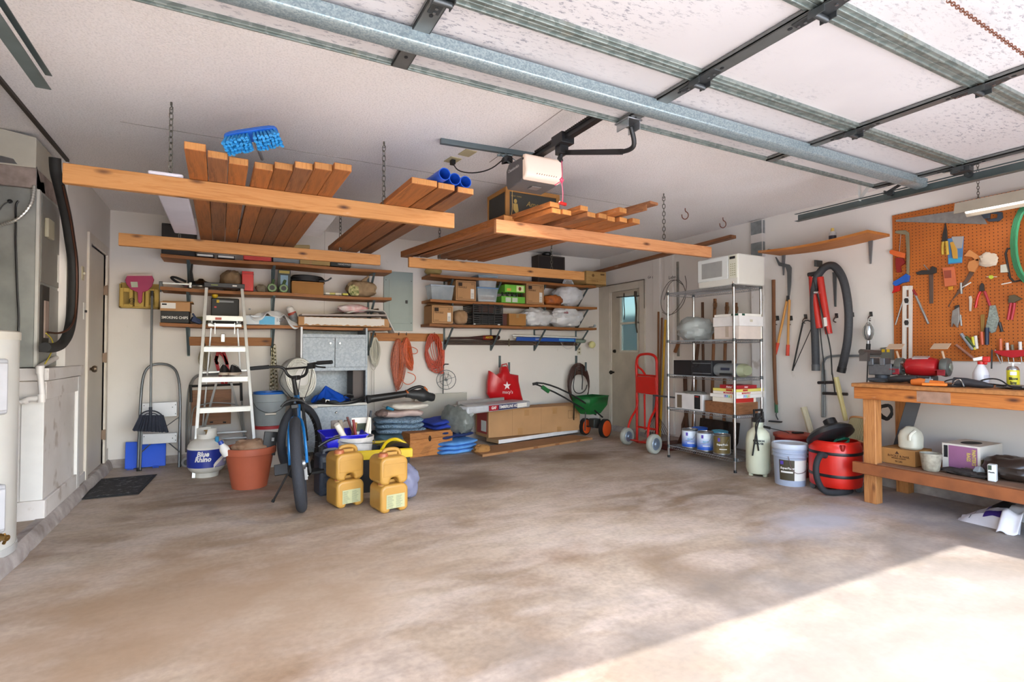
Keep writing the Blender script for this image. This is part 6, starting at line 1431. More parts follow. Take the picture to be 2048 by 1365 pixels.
m = MB(); m.blob((1.53,5.98,.43),(.07,.08,.035),8,.15,3,2.2,20); solo('fur_hat','small brown furry bundle at the left end of the pink blanket','bundle',m,cloth('brown_fur','5c4a44','85706a',20))
m = MB(); m.cyl((1.64,5.9,.51),(1.56,5.88,.54),.014,.02,n=10); solo('blue_nozzle','small blue nozzle poking out of the blanket pile','nozzle',m,plain('2f7fa6',.4))
bw = thing('leaf_blower','black leaf blower lying on top of the folded blankets','leaf blower',(1.75,6.0,.58)); y_ = 5.95
a,b = P(736,799,y=y_),P(812,788,y=y_)
m = MB(); m.cyl(a,b,.042,.036,n=20); part(bw,'tube',m,BLACK); m = MB(); m.cyl(a-(b-a)*.03,a+(b-a)*.05,.047,.044,n=20); part(bw,'nozzle_end',m,RUB)
m = MB(); m.cyl(b,b+(b-a).normalized()*.02,.044,n=20); part(bw,'orange_ring',m,plain('c86a2c',.5))
c = P(838,786,y=y_); m = MB(); m.tube([b,P(823,789,y=y_),P(838,790,y=y_),P(852,793,y=y_),P(868,796,y=y_)],[.045,.055,.075,.05,.04],14,sm=1); part(bw,'motor_housing',m,plain('2a2b2c',.5))
m = MB(); m.tube([P(815,783,y=y_-.02),P(825,777,y=y_-.02),P(840,773,y=y_-.02),P(850,778,y=y_-.02),P(851,788,y=y_-.02)],.018,10,sm=2); part(bw,'handle',m,BLACK); m = MB(); m.tube([P(848,775,y=y_-.025),P(853,780,y=y_-.025),P(853,788,y=y_-.025)],.014,8); part(bw,'orange_trigger',m,plain('c86a2c',.5))
x0,x1,z0,z1 = rb(860,787,934,850,6.5); m = MB(); m.box(x0-.2,x1,6.5,6.52,.0,z1); solo('grey_panel_board','large pale grey board leaning on the wall behind the blankets','board',m,plain('b5b1a6',.8,0,.08,4),None,.002)
blanket('navy blue folded blanket between the chest and the long cardboard box',(2.32,6.0,.155),(.24,.25,.055),8,cloth('navy_blanket','1f2d58','2c3d70',5),2,21)
blanket('royal blue folded cloth on top of the navy blanket',(2.28,6.0,.265),(.26,.25,.05),10,cloth('royal_cloth','20389a','2b48b4',5),2,27)
blanket('bright sky blue folded cloth at the bottom of the blue pile',(2.34,5.83,.0),(.26,.18,.07),14,cloth('sky_cloth','4f8fd8','6aa6e6',5),3,30)
m = MB(); m.blob((2.56,5.55,.0),(.09,.06,.05),12,.25,3,2.4,20); solo('crumpled_carton','crumpled brown carton corner in front of the sky blue cloth','carton',m,CARD2)
# red bag, shingles, long box, white panel, boards on the floor
a,b = P(977,877,z=.08),P(1145,857,z=.08); b.y = min(b.y,6.1); F,w_ = FW(a,b,.08); hz_ = P(977,822,y=a.y).z - .08
t = thing('long_cardboard_box','long cardboard box lying under the wrapped roofing shingles','box',(a+b)/2); m = MB(F); m.box(0,w_,0,.36,.0,hz_); part(t,'body',m,CARD,.004); m = MB(F); m.ext([(0,0,hz_),(0,.17,hz_+.012),(0,.17,hz_+.016),(0,0,hz_+.004)],(w_*.58,0,0)); part(t,'flap',m,CARD); m = MB(F); m.ext([(w_*.58,-.004,hz_),(w_*.58,.17,hz_+.02),(w_*.58,.17,hz_+.024),(w_*.58,-.004,hz_+.004)],(w_*.43,0,0)); part(t,'flap',m,CARD)
for (u,v0,v1) in ((.3,0,.28),(.37,.72,.95),(.68,.72,.95),(.73,0,.2)): m = MB(F); m.box(w_*u,w_*u+.07,-.0012,0,hz_*v0,hz_*v1); part(t,'tape',m,plain('ad8050',.4))
for u in (.24,.55): m = MB(F); m.box(w_*u,w_*u+.002,-.0008,0,0,hz_); part(t,'crease',m,plain('8f6c48',.8))
m = MB(F); e = .003
for q in ((.86,.96,.5,.51),(.86,.96,.8,.81),(.86,.862,.5,.8),(.958,.96,.5,.8),(.91,.912,.5,.8)): m.box(w_*q[0],w_*q[1],-.001,0,hz_*q[2],hz_*q[3])
part(t,'printed_marks',m,plain('6a4c30',.8),kind='stuff'); m = MB(F); m.box(-.0015,0,.04,.32,hz_*.12,hz_*.92); sp = part(t,'end_label',m,plain('a32c2c',.5)); m = MB(F); m.box(-.0025,-.0015,.06,.2,hz_*.2,hz_*.6); part(t,'end_print',m,PAPER)
a,b = P(997,890,z=0.02),P(1159,866,z=.02); F2,w2 = FW(a,b,.0); a3 = P(997,889,z=.03)
t = thing('white_board','narrow white laminated panel lying in front of the long cardboard box','panel',(a+b)/2); m = MB(F2); m.box(0,w2,0,.24,.032,.075); part(t,'core',m,plain('a3835e',.7),.001); m = MB(F2); m.box(0,w2,-.006,0,.030,.077); part(t,'white_edge',m,plain('e9e7e6',.4),.001); m = MB(F2); m.lathe([(.006,0),(.004,.002)],(w2*.58,-.006,.052),n=8,M=RXM); part(t,'screw',m,STEEL)
a,b = P(965,915,z=0),P(1185,880,z=0); F3,w3 = FW(a,b,.0); t = thing('flat_carton','flattened cardboard carton with tape strips lying under the white panel','carton',(a+b)/2); m = MB(F3); m.ext([(0,0,0),(w3,0,0),(w3-.02,.34,0),(.1,.4,0)],(0,0,.028)); part(t,'sheet',m,plain('a97a50',.8,0,.15,6),.002)
for u in (.2,.42,.62,.83): m = MB(F3); m.box(w3*u,w3*u+.07,-.0012,.03,.001,.0292); part(t,'tape',m,plain('8a5a34',.4))
a,b = P(940,833,y=5.75),P(1070,800,y=5.75); t = thing('shingle_bundle','plastic wrapped bundle of roofing shingles on the long cardboard box','bundle',(2.95,6.0,.33))
zb_ = .08 + hz_ + .024; F4,w4 = FW(P(948,826,y=5.62),P(1088,815,y=6.05),zb_); w4 = 1.0
m = MB(F4); m.box(-.1,w4,.0,.32,.0,.085); o = part(t,'shingles',m,FILM if 0 else plain('c6c8cc',.35,.1,.25,9,.6,16),.02)
m = MB(F4); m.box(.24,.92,-.003,.0,.012,.075); part(t,'label_band',m,plain('2a2f5a',.4)); m = MB(F4); m.box(.24,.40,-.005,.0,.012,.075); part(t,'label_red',m,plain('a42430',.4)); m = MB(F4); m.box(.74,.92,-.005,.0,.016,.07); part(t,'label_white',m,PAPER)
RT = F4 @ Matrix.Rotation(math.pi/2,4,'X')
part(t,'lettering',text_mb('TIMBERLINE HD',RT@Matrix.Translation((.575,.044,.0045)),.05,bold=.0012,shear=.25,ax=.95),PAPER); part(t,'lettering',text_mb('GAF',RT@Matrix.Translation((.32,.044,.0065)),.045,bold=.0015),PAPER)
m = MB(F4); m.box(.05,.85,.32,.36,-.0,.12); solo('silver_sheet','silver grey wrapped sheet behind the roofing shingles','sheet',m,plain('a9a4a0',.4,.3),None,.004)
m = MB(F4); m.blob((-.06,.2,-.22),(.12,.2,.15),31,.16,3,3,30); solo('grey_wrap','crumpled grey plastic wrap beside the left end of the long box','wrap',m,plain('7e8480',.4,0,.4,14,.6,30))
# red shopping bag on a wall hook
for px_,py_,l in ((1000,712,'left metal wall bracket above the red bag'),(1153,712,'left metal wall bracket above the hung hose')):
    m = MB(); p = P(px_,py_,y=6.58); m.box(p.x-.012,p.x+.012,6.575,6.6,p.z-.16,p.z); q = P(px_+15,py_+13,y=6.45); m.box(q.x-.014,q.x+.014,6.4,6.41,q.z-.12,q.z); m.box(q.x-.012,q.x+.012,6.4,6.59,q.z-.13,q.z-.12); solo('wall_hook',l.replace('left ',''),'hook',m,BRK,'metal hooks on the back wall')
t = thing('shopping_bag','red plastic shopping bag with white star hanging from a wall hook','bag',P(1010,800,y=6.4)); RB = plain('c4161e',.3,0,.2,5,.5,12)
out = [(979,742),(984,747),(995,750),(1001,746),(1003,735),(1012,733),(1017,736),(1020,748),(1037,751),(1037,764),(1043,790),(1046,802),(1015,803),(988,802),(979,795),(975,788),(976,765)]
m = MB(); pts = [P(x,y,y=6.36)for x,y in out]; cc = sum(pts,Vector()) / len(pts); n = len(pts)
rings = []
for k,(s,dy) in enumerate(((.0,-.055),(.5,-.05),(.85,-.03),(1.0,0.0),(1.0,.04),(.0,.05))):
    m_ = [cc+(p-cc)*s+Vector((0,dy+.012*noise.noise(p*9+Vector((k,0,0))),0))for p in pts]; rings += m_
m.add(rings,[(k*n+i,k*n+(i+1)%n,(k+1)*n+(i+1)%n,(k+1)*n+i)for k in range(5)for i in range(n)]); part(t,'sack',m,RB)
c = P(1014,772,y=6.3); m = MB(FY(c.x,c.y-.002,c.z)); st5 = [(math.sin(k*math.pi/5)*(.058 if k%2==0 else .023),math.cos(k*math.pi/5)*(.058 if k%2==0 else .023),0)for k in range(10)]; m.ext(st5,(0,0,.002)); part(t,'star',m,plain('f0e6e6',.4)); part(t,'lettering',text_mb("macy's",FY(c.x+.01,c.y-.002,c.z-.085,2),.06),plain('f0d8dc',.4))
part(t,'handle_strap',MB().tube([P(1016,736,y=6.39),P(1013,728,y=6.4),P(1004,730,y=6.4),P(1003,738,y=6.39)],.008,6),RB)
# air hose coil
rng = random.Random(6); m = MB()
for i in range(9):
    s = 1 - i * .035; yy = 6.44 + rng.uniform(-.03,.03); m.tube([P(1157+math.sin(a)*22*s+(2 if math.sin(a)>0 else 0)*i*.3,768-math.cos(a)*42*s+i*1.2,y=yy)for a in[k*.5236 for k in range(12)]],.0085,7,True,1)
solo('hose_coil','coiled brownish air hose hanging on a wall hook behind the seed spreader','hose',m,plain('4a2c24',.5,0,.4,20))
m = MB(); m.tube([P(x,y,y=6.4)for x,y in((1152,735),(1148,760),(1146,775),(1150,786),(1162,788),(1172,780),(1174,770))],.007,7,sm=2); m.tube([P(1163,735,y=6.4),P(1165,760,y=6.4),P(1164,780,y=6.4)],.008,7); solo('hose_end','thin black hose end with spring guard hanging inside the coil','hose',m,BLACK)
# wire reel
c = P(892,760,y=6.45); t = thing('cord_reel','empty black wire cord reel hanging on the wall below the orange coil','reel',c); F = FR(c,-12) @ RXM
for r_ in (.125,.122,.075): m = MB(F); m.tube([(math.cos(k*.3142)*r_,math.sin(k*.3142)*r_,.02 if r_>.1 else-.02)for k in range(20)],.003,5,True); part(t,'wire_ring',m,DGREY)
m = MB(F)
for k in range(4): a = k * 1.5708 + .3; m.tube([(0,0,0),(math.cos(a)*.125,math.sin(a)*.125,.02)],.0028,5)
m.tube([(-.04,.03,.01),(-.02,.1,.02),(.03,.1,.02),(.02,.03,.01)],.0028,5,True); m.lathe([(.018,-.02),(.018,.02)],n=14); part(t,'spokes',m,DGREY)
m = MB(); m.tube([P(886,788,y=6.5),P(887,732,y=6.5),P(890,729,y=6.47),P(897,729,y=6.42)],.008,8); part(t,'hanger_bar',m,DGREY)
# rails, bat, light tubes, ball, outlet under the right shelves
for k,(y0_,l) in enumerate(((686,'upper dark brown trim rail under the right shelves'),(690,'lower dark brown trim rail under the right shelves'))):
    a,b = P(893,y0_,y=6.5),P(1155,y0_-.5,y=6.5); z = 1.30 - k * .035; a = Vector((P(893,688,y=6.5).x,6.55,z)); b = Vector((P(1157,690,y=6.5).x,6.55,z)); m = MB(); m.beam(a,b,.05,.03); solo('trim_rail',l,'rail',m,W_DK,'dark trim rails',.003)
t = thing('baseball_bat','black and red baseball bat with yellow lettering lying on the trim rails','bat',(2.9,6.52,1.32)); za = 1.345
a = Vector((P(896,682,y=6.5).x,6.52,za-.012)); b = Vector((P(1000,680,y=6.5).x,6.52,za+.008)); m = MB(); m.tube([a,a.lerp(b,.4),a.lerp(b,.7),b-Vector((.02,0,0)),b],[.012,.014,.03,.033,.022],16); part(t,'barrel',m,plain('3a1c18',.35)); m = MB(); m.tube([a.lerp(b,.66),a.lerp(b,.84)],[.0305,.0335],16); part(t,'red_sleeve',m,plain('7c2018',.35)); part(t,'lettering',text_mb('MXTR',FY(a.lerp(b,.77).x,6.484,za+.004),.04,bold=.001,shear=.3),YEL)
for k,(c_,z_,l) in enumerate((('e8e8e2',1.385,'white fluorescent tube on the trim rail, upper one'),('dcdcd4',1.355,'white fluorescent tube on the trim rail, lower one'))): m = MB(); a = Vector((P(1028,675,y=6.45).x,6.5-k*.03,z_)); b = Vector((P(1160,678,y=6.45).x,6.5-k*.03,z_-.02)); m.cyl(a,b,.013,n=12); solo('light_tube',l,'tube',m,plain(c_,.3),'tubes lying on the trim rails')
a = Vector((P(1033,684,y=6.45).x,6.46,1.335)); b = Vector((P(1170,688,y=6.45).x,6.46,1.325)); t = thing('badminton_set','long blue printed sleeve of a game set lying on the trim rail','game set',a.lerp(b,.5)); m = MB(); m.beam(a,a.lerp(b,.86),.03,.055); part(t,'sleeve',m,plain('1e4fa8',.4,0,.1),.008); m = MB(); m.beam(a.lerp(b,.6),a.lerp(b,.83),.032,.03); part(t,'light_print',m,plain('4c9cd8',.4)); part(t,'lettering',text_mb('GAMES',FY(a.lerp(b,.3).x,6.443,1.333),.03),PAPER); m = MB(); m.tube([a.lerp(b,.62),a.lerp(b,.66)+Vector((0,-.02,-.1)),a.lerp(b,.75)+Vector((0,-.02,-.14)),a.lerp(b,.84)+Vector((0,0,-.08)),a.lerp(b,.84)],.0025,5,sm=2); part(t,'string',m,LGREY); m = MB(); m.blob(a.lerp(b,.93)+Vector((0,0,-.04)),(.1,.04,.03),5,.2,3,2.2,20); part(t,'netting',m,plain('7f8f80',.8))
m = MB(); m.tube([P(1018,680,y=6.46)+Vector((0,0,z))for z in(.03,-.06,-.1,-.03)],.008,6,True,2); solo('tan_cord','small tan cord loop hanging at the left end of the blue sleeve','cord',m,plain('8f8468',.8))
c = P(1184,690,y=6.4); m = MB(); m.lathe([(.052*math.cos(q),.052*math.sin(q))for q in[-1.5+k*.3 for k in range(11)]],c,n=20); solo('foam_ball','pale yellow foam ball at the right end of the trim rails','ball',m,plain('e6dfa0',.8))
c = P(1158,702,y=6.6); t = thing('wall_outlet','cream wall outlet below the yellow ball','outlet',c); m = MB(); m.box(c.x-.035,c.x+.035,6.594,6.6,c.z-.06,c.z+.06); part(t,'plate',m,CREAM,.002)
for dz in (-.025,.025): m = MB(); m.box(c.x-.014,c.x+.014,6.591,6.594,c.z+dz-.013,c.z+dz+.013); part(t,'socket',m,plain('8d7f66',.5),.002)
# seed spreader
c = P(1200,868,z=0); t = thing('seed_spreader','green broadcast spreader with orange wheels and black folding handle near the side door','spreader',(4.4,5.95,0)); S = Vector((4.44,5.93,0))
for (px_,py_,r_,yy) in ((1210,840,.125,5.78),(1170,833,.115,6.12)):
    q = P(px_,py_,y=yy); q.z = r_ + .004; RZ = Matrix.Rotation(math.radians(20),4,'Z') @ RXM
    m = MB(); m.lathe([(r_*.86,-.028),(r_,-.024),(r_,.024),(r_*.86,.028)],q,n=32,M=RZ); w_ = part(t,'wheel',m,BLACK); m = MB(); m.lathe([(r_*.84,-.03),(r_*.8,-.026),(r_*.45,-.024),(r_*.4,-.034),(r_*.2,-.036)],q,n=32,M=RZ); m.lathe([(r_*.4,.034),(r_*.84,.03)],q,n=32,M=RZ); part(w_,'orange_hub',m,plain('e2551c',.4))
q0,q1 = P(1210,840,y=5.78),P(1170,833,y=6.12); q0.z = q1.z = .125; m = MB(); m.cyl(q0,q1,.01); m.cbox((q0+q1)/2+Vector((0,0,.06)),(.12,.12,.12)); part(t,'gearbox',m,plain('2a3230',.5),.01)
zt = P(1190,793,y=5.9).z; bx_ = [P(1144,803,y=5.98),P(1180,812,y=5.74),P(1217,795,y=5.86),P(1184,790,y=6.14)]
for p in bx_: p.z = zt
cc = sum(bx_,Vector()) / 4; lowr = [cc+(p-cc)*.55+Vector((0,0,-.235))for p in bx_]; mid = [cc+(p-cc)*.93+Vector((0,0,-.12))for p in bx_]
m = MB(); vs = lowr + mid + bx_; m.add(vs,[(0,1,2,3)]+[(k*4+i,k*4+(i+1)%4,k*4+4+(i+1)%4,k*4+4+i)for k in(0,1)for i in range(4)]); o = part(t,'hopper',m,plain('17622e',.35),0); o.modifiers.new('s','SOLIDIFY').thickness = .006; m = MB(); m.tube(bx_,.008,6,True); part(t,'hopper_rim',m,plain('17622e',.35))
m = MB(); m.tube([P(1192,830,y=5.9),P(1160,815,y=5.85),P(1120,790,y=5.9),P(1080,772,y=5.95),P(1068,768,y=5.97)],.011,8,sm=1); m.tube([P(1205,835,y=5.85),P(1170,805,y=5.8),P(1125,780,y=5.85),P(1092,768,y=5.9),P(1072,766,y=5.95)],.011,8,sm=1); m.tube([P(1148,808,y=5.86),P(1147,866,z=0.01)],.009,8); m.tube([P(1171,825,y=5.8),P(1170,862,y=5.8)],.007,8); hd = part(t,'handle_frame',m,BLACK)
m = MB(); m.beam(P(1084,774,y=5.92),P(1098,784,y=5.92),.03,.05); part(hd,'green_lever_box',m,plain('17622e',.4),.004); m = MB(); m.tube([P(1065,769,y=5.97),P(1076,767,y=5.94)],.018,10); part(hd,'grip',m,RUB)
# ---------------------------------------------------------------- wire rack and what it holds
RA,RBy,RX0,RX1 = 4.40,3.53,4.29,4.68
rk = thing('wire_rack','five-tier chrome wire shelving rack with a microwave on top','rack',(4.48,3.96,0))
ZT = [P(1474,py,x=RX0).z for py in(932,833,757,679,569)]; ZT[0] = .13
for x,y in ((RX0,RA),(RX0,RBy),(RX1,RA),(RX1,RBy)):
    m = MB(); m.tube([(x,y,.02),(x,y,ZT[4]+.03)],.0125,12); p_ = part(rk,'post',m,CHROME); m = MB(); m.cyl((x,y,0),(x,y,.025),.015); part(p_,'foot',m,BLACK)
    m = MB()
    for z in ZT: m.cyl((x,y,z-.02),(x,y,z+.012),.018,.016,n=10)
    part(p_,'collars',m,DSTEEL,kind='stuff')
for z in ZT:
    m = MB(); c4 = [(RX0,RBy),(RX0,RA),(RX1,RA),(RX1,RBy)]
    for i in range(4):
        a,b = Vector((*c4[i],0)),Vector((*c4[(i+1)%4],0)); n = int((b-a).length/.028)
        for dz in (0,-.028): m.tube([a+Vector((0,0,z+dz)),b+Vector((0,0,z+dz))],.003,5)
        m.tube([a.lerp(b,k/(2*n))+Vector((0,0,z if k%2 else z-.028))for k in range(2*n+1)],.002,4)
    for k in range(1,34): y = RBy + (RA-RBy) * k / 34; m.tube([(RX0,y,z),(RX1,y,z)],.0017,4)
    for x in (RX0+.13,RX0+.26): m.tube([(x,RBy,z-.006),(x,RA,z-.006)],.003,4)
    part(rk,'wire_shelf',m,STEEL,kind='stuff')
def rx(pl,pn,pr,pyt,z0,xf):
    yn,yf_ = P(pn,pyt,x=xf).y,P(pl,pyt,x=xf).y; z1 = P(pn,pyt,x=xf).z
    return xf,P(pr,pyt,y=yn).x,yn,yf_,z0 + .003,z1
def rbox_(name,label,cat,a,mat,extras=(),grp=None,bevel=.003):
    x0,x1,y0,y1,z0,z1 = a; t = thing(name,label,cat,((x0+x1)/2,(y0+y1)/2,z0),grp); part(t,'body',MB().box(*a),mat,bevel)
    for e in extras: part(t,e[0],MB().box(*e[1])if isinstance(e[1],tuple)else e[1],e[2],.001)
    return t
a = rx(1396,1476,1529,506,ZT[4],4.28); x0,x1,y0,y1,z0,z1 = a; x1 = min(x1,4.68); a = (x0,x1,y0,y1,z0,z1); dy = y1 - y0; MW = plain('d9d8d0',.35,0,.03)
mw = rbox_('microwave','white countertop microwave oven on top of the wire rack','microwave',a,MW,(),None,.012)
part(mw,'door',MB().box(x0-.012,x0,y0+dy*.22,y1-.005,z0+.06,z1-.01),plain('dfe3e0',.3,0,.02),.008); part(mw,'window',MB().box(x0-.014,x0-.011,y0+dy*.36,y1-dy*.12,z0+.09,z1-.05),plain('a6a7a4',.25),.002)
part(mw,'control_panel',MB().box(x0-.011,x0,y0+.006,y0+dy*.21,z0+.06,z1-.01),plain('dcdccb',.35,0,.02),.004); part(mw,'display',MB().box(x0-.013,x0-.01,y0+dy*.05,y0+dy*.18,z1-.05,z1-.025),INK)
m = MB()
for i in range(3):
    for j in range(6): m.box(x0-.0125,x0-.011,y0+dy*(.05+.045*i),y0+dy*(.05+.045*i)+.012,z0+.085+j*.021,z0+.093+j*.021)
part(mw,'keypad',m,plain('a9ab86',.5),kind='stuff')
t = bagm('grey_plastic_bag','pale grey plastic sheeting folded on the second rack shelf beside white boxes','bag',(4.47,4.18,ZT[3]+.003),(.16,.19,.12),plain('b3bab9',.35,0,.2,6,.7,14),61,amp=.15)
a = rx(1428,1478,1523,652,ZT[3],4.31); rbox_('white_carton','lower plain off-white carton with tape on the second rack shelf','box',a,plain('d6c8be',.7),[('tape',(a[0]-.001,a[0],a[2]+.12,a[2]+.16,a[4]+.02,a[5]),plain('b8a898',.4))],'white cartons on the rack')
b = (a[0]-.01,a[1]+.01,a[2]-.012,a[3]+.005,a[5],P(1478,632,x=4.31).z); rbox_('white_carton','upper white carton with green printed lid on the second rack shelf','box',b,plain('e3e0de',.6),[('lid',(b[0]+.01,b[1]-.01,b[2]+.01,b[3]-.01,b[5],b[5]+.025),PAPER),('green_print',(b[0]+.008,b[0]+.01,b[2]+.02,b[2]+.1,b[5]+.004,b[5]+.024),plain('1e4a3a',.5)),('green_print',(b[0]+.05,b[0]+.09,b[2]+.008,b[2]+.01,b[5]+.004,b[5]+.024),plain('1e4a3a',.5)),('round_label',(b[0]+.15,b[0]+.19,b[2]-.001,b[2],b[4]+.04,b[4]+.065),plain('c9c3b0',.5))],'white cartons on the rack')
a = rx(1347,1424,1440,722,ZT[2],4.31); x1 = 4.6; a = (a[0],x1,a[2],a[3],a[4],a[5]); t = rbox_('stereo_receiver','black audio receiver on the middle rack shelf, left of the radio','receiver',a,plain('17171a',.3),[('faceplate',(a[0]-.006,a[0],a[2]+.005,a[3]-.26,a[4]+.005,a[5]-.005),plain('222428',.25)),('trim_line',(a[0]-.008,a[0]-.006,a[2]+.01,a[3]-.28,a[4]+.025,a[4]+.03),GREY),('trim_line',(a[0]-.008,a[0]-.006,a[2]+.01,a[3]-.28,a[5]-.03,a[5]-.026),GREY)])
a0_,a1_ = P(1428,735,x=4.33).y,P(1478,735,x=4.33).y; zc = ZT[2]; t = thing('portable_radio','grey rounded portable radio with pale green speaker on the middle rack shelf','radio',(4.4,3.7,zc+.003))
m = MB(FR((4.43,3.70,zc+.003))); 
def rad(u,v):
    a = u * 6.2832; return Vector((abs(math.cos(a))**.8*(1 if math.cos(a)>0 else-1)*.1,-.16+.34*v,.068+abs(math.sin(a))**.8*(1 if math.sin(a)>0 else-1)*.066))
m.grid(rad,28,8,cu=True); m.f += [tuple(range(0,224,8))[::-1],tuple(range(7,224,8))]; part(t,'body',m,plain('7c8184',.4),.006)
m = MB(FR((4.43,3.54,zc+.003))); m.grid(lambda u,v:Vector((rad(u,0).x*(1-.35*v),-.03*v*1.6,.068+(rad(u,0).z-.068)*(1-.3*v))),28,5,cu=True); m.f += [tuple(range(4,140,5))[::-1]]; part(t,'speaker_end',m,plain('8b8f72',.5)); m = MB(); m.box(4.322,4.334,3.62,3.72,zc+.07,zc+.095); part(t,'display',m,plain('30364a',.3)); m = MB(); m.box(4.326,4.34,3.6,3.74,zc+.02,zc+.04); part(t,'cassette_slot',m,BLACK,.003)
a = rx(1410,1469,1516,807,ZT[1],4.31); rbox_('wooden_tray','flat brown wooden box under the pile of board games','tray',a,W_PB)
GZ = a[5]; gm = [('bottom board game box, plain cream with a red side','e6dfcf',None,None,.045,1425,1470,1512),('long white board game box lettered LIFE in rainbow squares','e9e4dd','LIFE','ffffff',.034,1420,1474,1530),('white board game box with a red title band below the yellow one','e8dfd4','MONOPOLY','c22a2a',.028,1426,1474,1530),('yellow topped board game box with red panels','ded06a',None,None,.028,1426,1473,1528),('dark red flat game box on top of the pile','9c1c24','Aster','e8d0d0',.036,1439,1474,1514)]
for i,(l,c_,tx,tc_,h_,pl_,pn,pr) in enumerate(gm):
    ya,yb2,xb_ = P(pn,800,x=4.31).y,P(pl_,800,x=4.31).y,P(pr,800,y=P(pn,800,x=4.31).y).x; q = (4.31+(.0 if i!=4 else .004),xb_,ya,yb2,GZ,GZ+h_-.001); t = rbox_('board_game',l,'board game',q,plain(c_,.5,0,.05),(),'board games piled on the rack',.002); zc_ = GZ + h_ / 2
    if tx == 'LIFE':
        for k,(ch,cc_) in enumerate(zip('LIFE',('7a5ab8','3a9ad0','5ab85a','e0a030'))):
            for F_,mm in ((FX(4.3085,ya+.14-k*.024,zc_),(4.3085,4.31,ya+.13-k*.024,ya+.15-k*.024,zc_-.012,zc_+.012)),(FY(4.31+.1+k*.024,ya-.0015,zc_),(4.31+.09+k*.024,4.31+.11+k*.024,ya-.001,ya,zc_-.012,zc_+.012))):
                part(t,'colour_square',MB().box(*mm),plain(cc_,.5)); part(t,'lettering',text_mb(ch,F_,.024,bold=.0006),PAPER)
    elif tx: part(t,'lettering',text_mb(tx,FX(4.3085,ya+.09,zc_),.024 if tx!='Aster' else .03,bold=.0008),plain(tc_,.5)); part(t,'lettering',text_mb(tx,FY(4.31+.13,ya-.0015,zc_),.022,bold=.0008),plain(tc_,.5))
    elif i == 3:
        for mm in ((4.308,4.31,ya+.05,ya+.12,zc_-.009,zc_+.009),(4.40,4.47,ya-.001,ya,zc_-.009,zc_+.009)): part(t,'red_panel',MB().box(*mm),plain('b02a24',.5))
    else: part(t,'red_side',MB().box(4.305,xb_-.04,ya-.003,ya,GZ+.002,GZ+h_-.004),plain('b8261e',.5))
    GZ += h_
a = rx(1350,1395,1406,788,ZT[1],4.31); a = (a[0],4.5,P(1405,800,x=4.31).y,P(1350,800,x=4.31).y,a[4],P(1380,788,x=4.31).z); t = rbox_('torn_carton','small torn white and black printed carton on the fourth rack shelf','box',a,plain('d8d4d2',.6),[('dark_print',(a[0]-.001,a[0],a[2]+.03,a[2]+.11,a[4]+.015,a[5]-.01),INK),('torn_patch',(a[0]-.001,a[0],a[3]-.1,a[3]-.03,a[4]+.01,a[5]-.02),plain('6a5a48',.8)),('red_stripe',(a[0]-.002,a[0]-.001,a[2]+.05,a[2]+.1,a[5]-.03,a[5]-.022),RED)])
m = MB(); m.blob((4.4,(a[2]+a[3])/2,a[5]-.01),(.09,.11,.015),9,.3,3,3,18); part(t,'torn_flaps',m,plain('8c8880',.8))
m = MB(); m.beam((4.27,4.62,ZT[1]+.12),(4.36,4.15,ZT[1]+.11),.012,.018); solo('dark_bar','thin dark bar poking out left of the rack above the torn carton','bar',m,DSTEEL)
ZP = ZT[0] + .004
for px_,py_,yy,l,c1,c2 in ((1380,900,4.42-.29,'left blue and white paint can at the bottom of the rack','dbe6f2','2158c0'),(1411,908,3.93,'middle blue and white paint can at the bottom of the rack','dbe6f2','2158c0'),(1445,918,3.73,'front bronze label paint can at the bottom of the rack','6a5a34','7c6a3e'),(1400,878,4.2,'rear blue paint can behind the two front blue cans','2a5cb8','2a5cb8'),(1436,885,3.93,'rear pale turquoise lidded paint can behind the bronze one','58a8c0','58a8c0')):
    rear = 'rear' in l; c = Vector((4.40 if not rear else 4.57,{1380:4.2,1411:3.99,1445:3.78,1400:4.22,1436:3.95}[px_],ZP)); t = thing('paint_can',l,'paint can',c,'paint cans on the bottom rack shelf'); F = FR(c); r = .083
    m = MB(F); m.lathe([(r,0),(r,.004),(r*.98,.006),(r*.98,.185),(r,.188),(r,.195),(r*.93,.195),(r*.9,.188)],n=32); part(t,'can',m,STEEL if not rear else plain(c1,.4)); 
    if not rear:
        a2 = N('can_label_'+str(px_),.35); g_ = a2.n('TexCoord'); s_ = a2.n('SeparateXYZ'); a2.l(g_.outputs['Generated'],s_.inputs[0]); a2.col(a2.ramp(s_.outputs[2],[(.1,c2),(.75,c1)])if 'blue' in l else c1)
        part(t,'label',patch(r*.985,.012,.18,-150,20,30,F=F),a2.m); part(t,'text_panel',patch(r*.985,.012,.18,20,60,10,F=F),PAPER); part(t,'logo',patch(r*.985,.13,.165,-75,-60,4,F=F,t=.003),plain('5a44a8',.5)); RZ = F @ Matrix.Rotation(math.radians(-45),4,'Z')
        part(t,'lettering',text_mb('SuperPaint' if px_==1445 else 'eco',RZ@Matrix.Translation((0,0,.1)),.026 if px_==1445 else .04,bold=.0006,warp=cylwarp(r*.985+.003)),PAPER if px_==1445 else plain('6fb0d0',.5)); m = patch(r*.985,.05,.058,-65,-15,10,F=F,t=.003); part(t,'white_line',m,PAPER)
    m = MB(F); m.tube([(0,-r,.15),(-.05,-r*1.15,.1),(-.09,-.02,.07),(-.06,.06,.1),(0,r,.15)],.002,5,sm=2); part(t,'wire_handle',m,STEEL)
